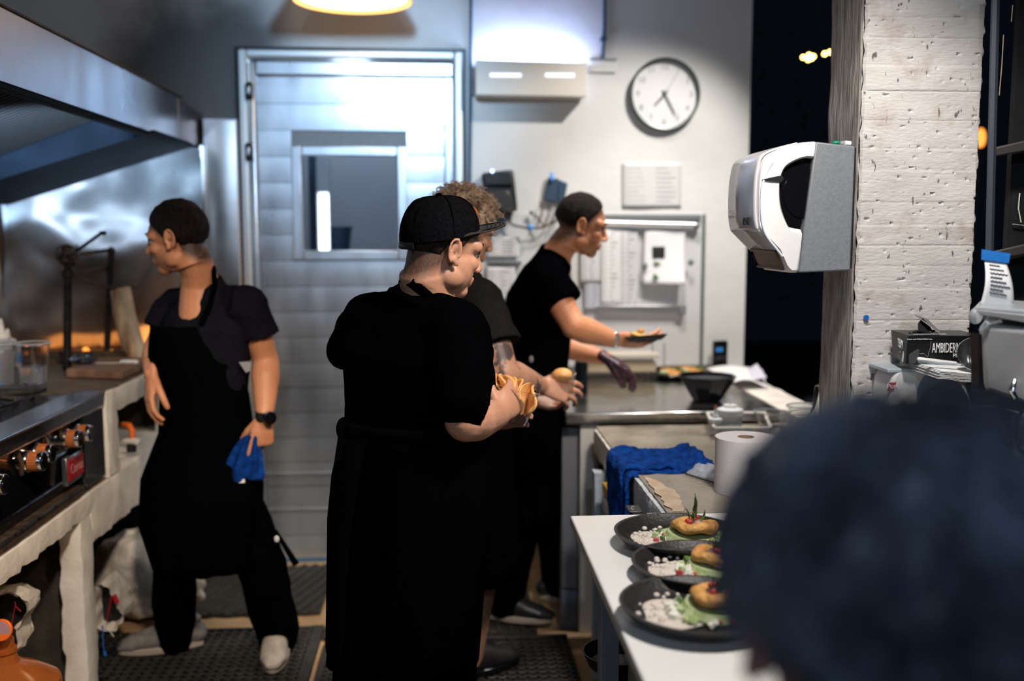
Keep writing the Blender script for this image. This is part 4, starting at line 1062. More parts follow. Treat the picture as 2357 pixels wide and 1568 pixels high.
# ------------------------------------------------------------------ cook at the steel table
def cook_far():
    Y = 3.86
    root = thing('person', 'person with shaved sides leaning over the steel table holding a plate, one hand gloved', 'person', (at(1225, 950, Y).x, Y, 0))
    H = headM(at(1338, 520, 3.82), (1, -.04, 0), math.radians(-14), math.radians(0), .97)
    N = at(1283, 588, 3.84)
    shR, shL = at(1258, 640, 3.70), at(1275, 650, 4.00)
    elR, wrR = at(1322, 752, 3.62), at(1415, 783, 3.70)
    elL, wrL = at(1285, 795, 3.98), at(1396, 825, 3.90)
    side = V((.06, -1, 0)); fwd = V((1, .06, 0))
    hdR = dict(wrist=wrR, d=(1, -.05, -.10), back=(0, -.55, -.75), side=-1, curls=(14, 18, 12), spread=4, thumb=(.35, .95, .15), tcurl=4)
    hdL = dict(wrist=wrL, d=(.80, -.1, -.42), back=(.45, -.15, .85), side=1, curls=(26, 30, 16), spread=-1, thumb=(.3, .95, -.5))
    pel = at(1222, 950, Y); mb = MB(); head_geo(mb, H)
    mb.tube([H[0] + H[1] @ V((0, -.035, -.045)), N + V((.0, 0, .01)), N + V((-.03, 0, -.09))], [.054, .060, .085], 20)
    arm(mb, shR, elR, wrR, 1.16); arm(mb, shL, elL, wrL, 1.05)
    hand(mb, **hdR, s=1.08); hand(mb, **hdL, s=1.05)
    mid = at(1228, 760, Y)
    torso(mb, [(pel, .13, .09), (mid, .13, .09), (N + V((-.06, 0, -.10)), .12, .07)], side)
    knB, anB = at(1200, 1200, 3.84), V((at(1165, 1440, 3.78).x, 3.80, .09))
    knF, anF = at(1272, 1190, 3.92), V((at(1285, 1420, 3.95).x, 4.0, .09))
    leg(mb, pel + side * .05 + V((0, 0, -.05)), knB, anB); leg(mb, pel - side * .08 + V((0, 0, -.05)), knF, anF)
    remesh('body', mb, M_skind, root, BODY_VOX, 2, deform=head_deform(H), mask=hair_mask(H, -.085, .3, .9))
    face_bits(H, root)
    hair_shell(H, root, M_hair, thick=.003, noise_a=.002, back=-.030, top=.007, lift=.030)
    t = MB()
    torso(t, [(at(1222, 960, Y), .165, .118), (at(1222, 860, Y), .162, .122), (at(1230, 770, Y), .175, .128), (at(1240, 690, Y), .185, .125), (at(1256, 632, Y), .150, .092), (at(1272, 596, Y), .085, .066)], side)
    he = lerp(shR, elR, .56); t.tube([shR, lerp(shR, elR, .3), he], [.078, .082, .084], 20)
    he = lerp(shL, elL, .6); t.tube([shL, he], [.07, .078], 18)
    t.tube([shR, N + V((-.02, 0, -.05)), shL], [.068, .074, .064], 18, round_ends=True)
    remesh('tee_shirt', t, M_tee, root, .008, 3, disp=((.15, .014), (.06, .008)))
    part('neck_strap', MB().tube([N + V(p) for p in ((.02, -.075, -.035), (-.03, -.072, -.005), (-.070, -.03, .012), (-.076, .02, .012), (-.03, .07, -.005))], [(.003, .012)] * 5, 8), M_apron, root)
    rows = [(at(1238, 700, Y), .13, .140, 50), (at(1230, 790, Y), .172, .136, 95), (at(1222, 880, Y), .172, .132, 110), (at(1218, 980, Y), .185, .135, 120), (at(1210, 1090, Y), .19, .14, 118), (at(1208, 1180, Y), .185, .145, 100)]
    part('apron', drape(rows, side, fwd, 0, wave=.012, seedv=8), M_apron, root, 'all', solid=.006)
    part('button', MB().ball(at(1223, 827, 3.66), (.008, .004, .013)), M_ink, root)
    tr = MB(); leg(tr, pel + side * .05 + V((0, 0, -.04)), knB, anB, (.115, .10, .08, .075, .07)); leg(tr, pel - side * .08 + V((0, 0, -.04)), knF, anF, (.105, .09, .072, .07, .065)); torso(tr, [(pel + V((0, 0, -.12)), .15, .13), (pel, .155, .12)], side)
    remesh('trousers', tr, M_trous, root, .010, 3, disp=((.14, .014),))
    shoe(root, V((anB.x - .02, anB.y, 0)), (.96, -.28, 0), M_blackp, M_sole, s=1.05); shoe(root, V((anF.x, anF.y, 0)), (.99, .1, 0), M_blackp, M_sole, s=1.0)
    g = MB(); hand(g, **hdL, s=1.05, grow=.0042); remesh('glove', g, M_glove, root, .0038, 1)
    ww = lerp(wrR, elR, .02)
    wt = part('watch_strap', MB().tube([ww + V((-.012, 0, .003)), ww + V((.012, 0, -.001))], [(.034, .030)] * 2, 24), M_steel, root)
    part('watch_case', MB().cyl(ww + V((0, -.028, .012)), ww + V((0, -.036, .016)), .018, n=24), M_chrome, wt, bevel=.002)
cook_far()

# ------------------------------------------------------------------ out-of-focus person in the foreground
def fg_person():
    Yf = .66
    cx = at(2015, 1250, Yf)
    root = thing('person', 'out-of-focus person with dark hair in the near right foreground, seen from behind', 'person', (cx.x, Yf, 0))
    H = headM(at(2042, 1458, Yf), (.12, 1, 0), math.radians(-12), math.radians(3), 1.14)
    c, R, s = H; mb = MB(); head_geo(mb, H)
    N = c + V((0, -.02, -.15)); side = V((1, -.1, 0)); shL, shR = N + V((-.19, 0, -.06)), N + V((.19, 0, -.06))
    mb.tube([c + V((0, -.02, -.06)), N, N + V((0, 0, -.1))], [.056, .06, .08], 20)
    elL, elR = shL + V((-.04, .04, -.26)), shR + V((.04, .04, -.26)); wrL, wrR = elL + V((.05, .22, -.06)), elR + V((-.05, .22, -.06))
    arm(mb, shL, elL, wrL); arm(mb, shR, elR, wrR)
    hand(mb, wrL, (.2, .9, -.1), (0, 0, 1), 1); hand(mb, wrR, (-.2, .9, -.1), (0, 0, 1), -1)
    pel = N + V((0, -.02, -.50)); torso(mb, [(pel, .14, .1), (N + V((0, 0, -.25)), .13, .1), (N + V((0, 0, -.1)), .13, .07)], side)
    kn = [pel + V((q * .09, .03, -.36)) for q in (-1, 1)]
    for q, k in zip((-1, 1), kn): leg(mb, pel + V((q * .08, 0, -.05)), k, V((k.x, k.y - .03, .09)))
    remesh('body', mb, M_ear, root, .006, 2, deform=head_deform(H)); face_bits(H, root)
    t = MB(); torso(t, [(pel, .18, .14), (N + V((0, 0, -.3)), .18, .14), (N + V((0, 0, -.14)), .19, .13), (N + V((0, 0, -.05)), .12, .09)], side)
    t.tube([shL, lerp(shL, elL, .6)], [.075, .08], 18); t.tube([shR, lerp(shR, elR, .6)], [.075, .08], 18); t.tube([shL, N + V((0, 0, -.06)), shR], [.06, .07, .06], 18, round_ends=True)
    remesh('shirt', t, M_teeg, root, .012, 3, disp=((.15, .014),))
    tr = MB(); torso(tr, [(pel + V((0, 0, -.08)), .16, .13), (pel, .17, .13)], side)
    for q, k in zip((-1, 1), kn): leg(tr, pel + V((q * .08, 0, -.05)), k, V((k.x, k.y - .03, .06)), (.1, .09, .08, .075, .07))
    remesh('trousers', tr, M_trous, root, .014, 3)
    for k in kn: shoe(root, V((k.x, k.y - .03, 0)), (0, 1, 0), M_blackp, M_blackg)
    # thick wavy hair: a shaped mass plus locks
    hm = MB(); rnd = random.Random(9)
    B = lambda p, r: hm.ball(c + R @ (V(p) * s), tuple(q * s for q in r), R, 24, 16)
    B((-.006, -.012, .046), (.100, .112, .098)); B((.034, -.035, .025), (.098, .085, .09)); B((.0, -.055, -.01), (.066, .05, .075)); B((.06, -.02, .055), (.06, .08, .06)); B((.01, -.06, -.04), (.060, .04, .06)); B((-.045, -.02, .085), (.05, .07, .05))
    remesh('hair', hm, M_fghair, root, .006, 3, disp=((.035, .026), (.012, .010)))
    lk = MB()
    for i in range(700):
        z = rnd.uniform(-.5, 1); a = rnd.uniform(0, 2 * PI); q = math.sqrt(max(0, 1 - z * z)); n = V((q * math.sin(a), q * math.cos(a), z))
        if n.y > .4 and n.z < .3: continue
        if n.z < -.05 and abs(n.x) > .5: continue
        p = V((.094 * n.x + .008, -.018 + .108 * n.y, .038 + .098 * n.z))
        tdir = (V((.3, -.5, -1)) - n * V((.3, -.5, -1)).dot(n)).normalized(); ph = rnd.uniform(0, 6); pts = []
        u = n.cross(tdir)
        for k in range(8):
            f = k / 7; pts.append(c + R @ ((p + tdir * .05 * f + n * (.004 + .014 * math.sin(PI * f * .8)) + u * .007 * math.sin(ph + f * 6)) * s))
        lk.tube(pts, [.0016 * (1 - .7 * k / 7) + .0003 for k in range(8)], 4)
    o = part('hair_locks', lk, M_fghair, root, 'all'); o['kind'] = 'stuff'
fg_person()
# ================================================================== OBJECTS
# ---------------- wall clock
ck = at(1528, 218, YB); CR = .163
clk = thing('wall_clock', 'round white wall clock with thin dark rim and pale grey numerals', 'clock', ck)
FY = Matrix.Rotation(PI / 2, 3, 'X')
part('rim', MB().lathe([(CR - .012, 0), (CR, 0), (CR, .034), (CR - .004, .040), (CR - .010, .038), (CR - .012, .012)], ck, 64, FY, cap=False), mat('gunmetal_rim', (.12, .13, .13), .35, .7), clk)
part('dial', MB().lathe([(.001, .008), (CR - .010, .008), (CR - .010, .014), (.001, .014)], ck, 64, FY), M_paper, clk)
for i in range(1, 13):
    a = PI / 6 * i
    lettering(str(i), ck + V((math.sin(a) * .124, -.0145, math.cos(a) * .124)), .036, FACE_CAM, M_ink, clk, name='numeral')
lettering('QUARTZ', ck + V((0, -.0145, -.075)), .010, FACE_CAM, M_ink, clk)
bpy.data.objects.remove([o for o in clk.children if o.name.startswith('lettering')][0])
def hand_(ang, L, w, y, name, m, tail=.02):
    a = math.radians(ang); d = V((math.sin(a), 0, math.cos(a))); s_ = V((d.z, 0, -d.x)); p = ck + V((0, -y, 0))
    part(name, MB().prism([p - d * tail - s_ * w, p + d * L * .9 - s_ * w * .8, p + d * L, p + d * L * .9 + s_ * w * .8, p - d * tail + s_ * w], (0, -.0012, 0)), m, clk)
hand_(222, .072, .0042, .019, 'hour_hand', M_inkd); hand_(151, .108, .0034, .022, 'minute_hand', M_inkd); hand_(31, .12, .0010, .025, 'second_hand', M_ink, .03)
part('hub', MB().cyl(ck + V((0, -.016, 0)), ck + V((0, -.028, 0)), .006), M_inkd, clk)

# ---------------- insect trap
a = at(1095, 218, YB - .12); b = at(1352, 140, YB - .12)
tr_ = thing('insect_trap', 'cream wall box with two slots, blue-white light spilling up the wall', 'insect trap', (a.x, YB, a.z))
part('front_cover', MB().hexa([(a.x, YB - .12, a.z), (b.x, YB - .12, a.z - .004), (b.x, YB - .112, a.z - .004), (a.x, YB - .112, a.z), (a.x, YB - .12, b.z), (b.x, YB - .12, b.z - .008), (b.x, YB - .112, b.z - .008), (a.x, YB - .112, b.z)]), M_cream, tr_, bevel=.003)
for x0, x1 in ((a.x, a.x + .008), (b.x - .008, b.x)): part('side_cover', MB().box((x0, YB - .112, a.z), (x1, YB - .02, b.z - .008)), M_cream, tr_)
part('bottom_tray', MB().box((a.x + .008, YB - .112, a.z), (b.x - .008, YB, a.z + .006)), M_cream, tr_)
part('back_plate', MB().box((a.x - .02, YB - .02, a.z + .01), (a.x + .04, YB - .002, b.z - .02)), M_blackm, tr_)
M_uv = mat('uv_tube', (.8, .85, 1), .4, emis=(.42, .52, 1.0), estr=14)
part('glow_tube', MB().cyl((a.x + .05, YB - .06, b.z - .045), (b.x - .05, YB - .06, b.z - .045), .013), M_uv, tr_)
for sx0, sx1 in ((1128, 1200), (1255, 1322)):
    p = at(sx0, 177, YB - .121); q = at(sx1, 169, YB - .121)
    part('slot', MB().box((p.x, YB - .1212, p.z), (q.x, YB - .1195, q.z)), mat('slot_glow', (.7, .75, 1), .5, emis=(.8, .86, 1), estr=1.4), tr_, bevel=.002)
light('trap_glow', 'AREA', ((a.x + b.x) / 2, YB - .055, b.z - .012), ((a.x + b.x) / 2, YB - .03, 3.2), 4.2, (.50, .60, 1.0), b.x - a.x - .05, .06)

# ---------------- pendant lamp
lp = at(812, 22, 4.05); RL = .232
lamp = thing('pendant_lamp', 'amber glowing round pendant lamp cut by the top of the frame', 'lamp', V((lp.x, 4.05, lp.z)))
lc_ = V((lp.x, 4.05, lp.z + .03))
part('shade', MB().lathe([(.06, .20), (.17, .13), (RL, .03), (RL, 0), (RL - .006, 0), (RL - .006, .028), (.165, .122), (.05, .19)], lc_, 48, cap=False), M_lampsh, lamp)
part('diffuser', MB().lathe([(.001, -.006), (.12, -.004), (RL - .02, .012), (RL - .02, .016), (.001, .010)], lc_, 48), mat('glowing_diffuser', (.9, .8, .6), .5, emis=(1, .82, .52), estr=4.2), lamp)
part('cord', MB().cyl(lc_ + V((0, 0, .19)), V((lc_.x, lc_.y, 3.2)), .005), M_blackp, lamp)
light('pendant_bulb', 'POINT', lc_ + V((0, 0, -.06)), (0, 0, 0), 1.0, (1, .72, .42), .08)

# ---------------- soap dispenser, blue scoop, utensils on the wall
sd_ = thing('towel_dispenser', 'black wall dispenser with a small blue indicator light, tilted slightly', 'dispenser', at(1150, 490, YB))
p = [at(1108, 398, YB - .09), at(1182, 390, YB - .09), at(1192, 486, YB - .09), at(1118, 492, YB - .09)]
body = MB().prism([p[3] + V((.006, 0, 0)), p[2], p[1], p[0]], (0, .085, 0))
part('body', body, M_blackp, sd_, bevel=.012)
part('cover_panel', MB().prism([lerp(p[3], p[2], .15) + V((0, -.012, .012)), lerp(p[3], p[2], .9) + V((0, -.012, .012)), lerp(p[0], p[1], .85) + V((0, -.012, -.09)), lerp(p[0], p[1], .15) + V((0, -.012, -.09))], (0, .014, 0)), mat('black_satin', (.035, .033, .032), .3), sd_, bevel=.008)
part('groove', MB().box(at(1120, 430, YB - .098), at(1178, 424, YB - .088)), M_blackg, sd_)
part('nozzle', MB().box(at(1140, 508, YB - .07), at(1176, 490, YB - .02)), M_blackp, sd_, bevel=.006)
part('indicator_light', MB().ball(at(1133, 394, YB - .095), .0065), mat('blue_led', (.3, .4, 1), .5, emis=(.35, .5, 1), estr=9), sd_)
sc_ = thing('blue_folder', 'slate blue plastic folder hanging from a bright blue clip on the wall', 'folder', at(1275, 440, YB))
part('panel', MB().prism([at(1252, 460, YB - .03), at(1282, 466, YB - .03), at(1287, 412, YB - .03), at(1263, 408, YB - .03)], (0, .02, 0)), M_bluep, sc_, bevel=.003)
part('panel', MB().prism([at(1283, 466, YB - .02), at(1298, 468, YB - .02), at(1307, 422, YB - .02), at(1287, 414, YB - .02)], (0, .012, 0)), M_bluep, sc_, bevel=.003)
part('clip', MB().tube([at(1270, 413, YB - .04), at(1270, 401, YB - .03)], .009, 10, round_ends=True), mat('bright_blue_plastic', (.05, .3, .8), .4), sc_)
rack = thing('utensil_rail', 'curved wire rail with hooks and utensils on the wall above the order board', 'rail', at(1230, 520, YB))
part('rail', MB().tube([at(1168, 505, YB - .03), at(1180, 518, YB - .04), at(1215, 526, YB - .05), at(1250, 524, YB - .05), at(1285, 505, YB - .03)], .005, 8), M_rust, rack)
for q in ((1245, 468, 1235, 520), (1262, 468, 1252, 522), (1280, 470, 1262, 520), (1223, 490, 1250, 520), (1290, 478, 1272, 518)):
    part('wire_hook', MB().tube([at(q[0], q[1], YB - .02), at((q[0] + q[2]) / 2 + 5, (q[1] + q[3]) / 2, YB - .05), at(q[2], q[3], YB - .045)], .0035, 6), M_rust, rack)
part('hook_knob', MB().ball(at(1223, 490, YB - .03), .009), M_blackp, rack)
part('blue_clip', MB().ball(at(1221, 524, YB - .06), (.012, .01, .015)), MATS['bright_blue_plastic'], rack)
part('blue_clip', MB().ball(at(1160, 506, YB - .05), (.016, .01, .010)), MATS['bright_blue_plastic'], rack)

# ---------------- papers and order board
def sheet(px0, py0, px1, py1, off, label, name='paper_sheet', cat='paper', m=M_paper, lines=0, curl=0.0, skew=0, cols=1, group=None, ink=M_ink):
    o = thing(name, label, cat, at((px0 + px1) / 2, py1, YB - off), group)
    def f(u, v):
        p = at(px0 + (px1 - px0) * u + skew * v, py1 + (py0 - py1) * v, YB - off)
        p.y -= curl * (1 - v) ** 2 * (.4 + .6 * u) + .002 * math.sin(u * 6); return p
    part('sheet', MB().grid(f, 12, 12), m, o, 'all', solid=.0006)
    if lines:
        l = MB()
        for k in range(lines):
            for c_ in range(cols):
                v = 1 - (k + 1.2) / (lines + 1.6); w_ = (1 / cols)
                u0 = c_ * w_ + .14 * w_; u1 = c_ * w_ + w_ * (.55 + .3 * random.random())
                A, B = f(u0, v) + V((0, -.0012, 0)), f(u1, v) + V((0, -.0012, 0)); h_ = V((0, 0, .0022))
                l.prism([A - h_, B - h_, B + h_, A + h_], (0, .0006, 0))
        q = part('print_lines', l, ink, o); q['kind'] = 'stuff'
    return o
sheet(1432, 374, 1568, 478, .006, 'faint printed two-column sheet taped to the wall below the clock', lines=8, cols=2, ink=mat('faint_ink', (.46, .46, .47), .8), m=mat('faint_paper', (.60, .60, .60), .6, col2=(.64, .64, .64), nscale=5))
ob = thing('order_board', 'white ticket board on the wall with metal rails and a grey edge strip', 'board', at(1500, 800, YB))
part('backing', MB().box(at(1105, 868, YB - .004), at(1624, 492, YB)), mat('board_laminate', (.60, .60, .61), .45, col2=(.66, .66, .66), nscale=3), ob)
part('top_strip', MB().box(at(1380, 504, YB - .02), at(1612, 494, YB)), M_greyp, ob, bevel=.002)
part('top_rail', MB().cyl(at(1340, 512, YB - .03), at(1600, 518, YB - .03), .014), mat('alu_rail', (.6, .6, .62), .3, .9), ob)
part('rail_end', MB().ball(at(1603, 520, YB - .03), .017), M_greyp, ob)
part('edge_strip', MB().box(at(1612, 866, YB - .022), at(1622, 492, YB)), mat('grey_green_strip', (.16, .20, .20), .4, .5), ob, bevel=.003)
part('bottom_rail', MB().hexa([at(1375, 720, YB - .03), at(1568, 722, YB - .03), at(1568, 722, YB), at(1375, 720, YB), at(1375, 704, YB - .03), at(1572, 704, YB - .03), at(1572, 704, YB), at(1375, 704, YB)]), MATS['alu_rail'], ob, bevel=.002)
part('rail_end', MB().box(at(1563, 724, YB - .04), at(1575, 702, YB)), M_greyp, ob, bevel=.003)
part('left_rail', MB().box(at(1125, 608, YB - .03), at(1200, 600, YB)), M_greyp, ob, bevel=.003)
sheet(1336, 530, 1386, 652, .02, 'leftmost pale ticket clipped on the order board, beside the cook\'s face', 'order_ticket', 'paper', lines=12, m=M_paperg)
sheet(1384, 526, 1428, 706, .024, 'long narrow ticket second from left on the order board', 'order_ticket', 'paper', lines=16)
sheet(1424, 528, 1468, 712, .02, 'long narrow ticket in the middle of the order board', 'order_ticket', 'paper', lines=16, m=M_paperg)
sheet(1345, 650, 1384, 712, .018, 'short bluish ticket low on the left of the order board', 'order_ticket', 'paper', lines=5, m=mat('bluish_paper', (.50, .51, .58), .6))
sheet(1120, 545, 1196, 592, .02, 'faint sheet on the order board left of the leaning cook', 'order_ticket', 'paper', lines=5, m=M_paperg)
sheet(1120, 615, 1185, 690, .02, 'lower faint sheet on the order board left of the leaning cook', 'order_ticket', 'paper', lines=6, m=M_paperg)
o = sheet(1478, 530, 1572, 655, .022, 'white poster with a black square and small plant drawings on the order board', 'poster', 'paper', curl=.05, skew=6, m=mat('bright_paper', (.80, .80, .82), .6))
part('black_square', MB().box(at(1502, 594, YB - .036), at(1530, 568, YB - .030)), M_inkd, o)
part('plant_drawing', MB().tube([at(1505, 602, YB - .043), at(1512, 608, YB - .043), at(1520, 604, YB - .043)], .004, 6).ball(at(1511, 606, YB - .043), .007), M_herb, o)
part('plant_drawing', MB().prism([at(1502, 643, YB - .062), at(1518, 643, YB - .062), at(1512, 634, YB - .06), at(1505, 630, YB - .06)], (0, .003, 0)), M_herb, o)
for q in ((1484, 612), (1590, 604)): part('magnet', MB().ball(at(q[0], q[1], YB - .045), (.014, .008, .016)), M_greyp, ob)
ph = thing('wall_phone', 'black upright handset with a small blue display leaning on the wall', 'phone', at(1656, 868, YB - .05))
part('case', MB().box(at(1641, 868, YB - .07), at(1672, 783, YB - .04)), M_blackg, ph, bevel=.008, seg=3)
part('display', MB().box(at(1648, 810, YB - .072), at(1664, 800, YB - .069)), mat('blue_display', (.02, .1, .25), .4, emis=(.03, .2, .5), estr=.5), ph)

# ---------------- steel table
st = thing('steel_table', 'stainless steel work table against the back wall, glossy top', 'table', (.9, 4.1, 0))
TZ = .872; TX0, TX1 = .452, 1.28; TYF, TYB = 3.665, YB - .03
M_sttop = mat('worn_table_steel', (.52, .51, .49), .22, 1.0, col2=(.60, .58, .56), nscale=6, rvar=.08, bump=.03, bscale=60)
part('table_top', MB().box((TX0, TYF, TZ - .045), (TX1, TYB, TZ)), M_sttop, st, bevel=.006)
part('back_upstand', MB().box((TX0, TYB - .002, TZ), (TX1, TYB + .018, TZ + .05)), M_sttop, st, bevel=.002)
for x, y in ((TX0 + .09, TYF + .05), (TX1 - .05, TYF + .05), (TX0 + .05, TYB - .05), (TX1 - .05, TYB - .05)):
    part('leg', MB().box((x - .028, y - .02, .0), (x + .028, y + .02, TZ - .045)), M_cream, st, bevel=.004)
part('shelf', MB().box((TX0 + .02, TYF + .12, .14), (TX1, TYB - .08, .165)), M_greyp, st)
fr_ = thing('undercounter_fridge', 'grey undercounter fridge below the steel table', 'fridge', (.9, 4.2, 0))
a = at(1293, 1395, 3.72); b = at(1333, 1000, 3.72)
part('side_panel', MB().box((a.x, 3.74, .16), (b.x, 3.80, .80)), mat('fridge_grey', (.24, .24, .26), .45, .3), fr_, bevel=.006)
part('foot', MB().box((a.x, 3.735, .0), (b.x, 3.80, .155)), mat('blue_grey_foot', (.16, .19, .24), .5), fr_, bevel=.004)
part('cabinet', MB().box((b.x + .09, 3.82, .17), (TX1 - .1, 4.45, .80)), M_blackp, fr_)
# ---------------- cement slabs
s1 = thing('cement_counter', 'long pale cement counter slab with chipped white edge, beyond the blue cloth', 'counter', (.9, 3.2, 0))
part('slab', roughbox((.545, 2.76, .735), (1.28, 3.60, .828), .03, .003, .006), M_plast, s1)
part('cement_top', roughbox((.555, 2.76, .826), (1.28, 3.60, .835), .04, .0015, .002), M_cem, s1)
part('leg', roughbox((.505, 3.28, 0), (.555, 3.34, .735), .04, .002, .004), mat('blue_white_paint', (.42, .46, .52), .6, col2=(.5, .54, .6), nscale=10, bump=.4), s1)
part('leg', roughbox((1.0, 3.2, 0), (1.08, 3.3, .735), .05, .002, .004), M_plast, s1)
s2 = thing('cement_counter', 'nearer raised cement slab with flaking edge, just behind the white board', 'counter', (.9, 2.55, 0))
part('slab', roughbox((.533, 2.352, .745), (1.02, 2.75, .857), .025, .0025, .006), mat('blue_white_plaster', (.50, .53, .58), .7, col2=(.68, .70, .72), nscale=12, bump=.6, bscale=50), s2)
part('cement_top', roughbox((.545, 2.352, .855), (1.02, 2.75, .863), .03, .0015, .003), M_cem, s2)
fl = MB(); pts = []
for i in range(30):
    t = i / 29; pts.append(V((.556 + .012 * nz((t * 9, 0, 0)), 2.36 + .36 * t, .8635)))
for i in range(30):
    t = 1 - i / 29; pts.append(V((.585 + .045 * t * (1 - t) * 4 * .5 + .014 * nz((t * 7, 3, 0)) + .006 * nz((t * 30, 3, 0)), 2.36 + .36 * t * .85, .8635)))
fl.prism(pts, (0, 0, .0012)); part('flaked_patch', fl, mat('tan_flake', (.45, .34, .23), .7, col2=(.58, .47, .36), nscale=20), s2)
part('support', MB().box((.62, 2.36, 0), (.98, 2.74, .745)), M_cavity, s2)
ub = thing('black_box', 'small black box with a white mark wedged under the near cement slab', 'box', at(1458, 1180, 2.55))
part('case', MB().box(at(1447, 1182, 2.5), at(1470, 1162, 2.56)), M_blackp, ub, bevel=.003)
lettering('C', at(1456, 1170, 2.499), .012, FACE_CAM, M_paper, ub)
yb_ = thing('carton', 'white and yellow carton on the shelf behind the hanging blue cloth', 'carton', at(1408, 1180, 3.1))
part('carton', MB().box(at(1398, 1190, 3.1), at(1432, 1148, 3.2)), M_paper, yb_); part('yellow_band', MB().box(at(1398, 1148, 3.1), at(1420, 1110, 3.2)), mat('yellow_card', (.7, .38, .03), .6), yb_)

# ---------------- white pass table
pt = thing('pass_table', 'white board-topped table in the foreground carrying the plated dishes', 'table', (.7, 1.8, 0))
part('board', MB().box((.302, .95, .838), (1.02, 2.346, .863)), M_board, pt, bevel=.004)
part('under_frame', MB().box((.34, 1.0, .79), (1.0, 2.32, .838)), M_blackp, pt)
for x, y in ((.375, 2.20), (.98, 2.25), (.38, 1.05), (.98, 1.05)):
    part('leg', MB().box((x - .022, y - .022, 0), (x + .022, y + .022, .79)), mat('galvanised_leg', (.30, .34, .40), .5, .3, col2=(.38, .42, .47), nscale=8), pt, bevel=.003)
part('low_shelf', MB().box((.36, 1.05, .16), (1.0, 2.24, .18)), M_blackp, pt)
part('green_panel', MB().box((.42, 2.16, .45), (.47, 2.19, .70)), mat('olive_card', (.30, .32, .16), .6), pt)
rl = part('steel_ruler', MB().box(at(1492, 1186, 2.36), at(1668, 1180, 2.378)), M_steel); tag(rl, 'thin steel strip lying along the back edge of the white board', 'ruler')
bw = thing('black_bowl', 'black bowl on the low shelf under the white board', 'bowl', at(1385, 1540, 2.3))
part('bowl', MB().lathe([(.001, 0), (.04, 0), (.07, .025), (.085, .06), (.081, .06), (.066, .028), (.001, .008)], V((.42, 2.34, .46)), 32), M_plate, bw)
part('foot_ring', MB().lathe([(.03, -.006), (.04, -.006), (.04, .002), (.03, .002)], V((.42, 2.34, .46)), 24), M_plate, bw)
bw.location = (.42, 2.34, .46)
for c_ in bw.children: c_.location = (0, 0, 0); c_.data.transform(Matrix.Translation(at(1385, 1540, 2.3) - V((.42, 2.34, .46))))

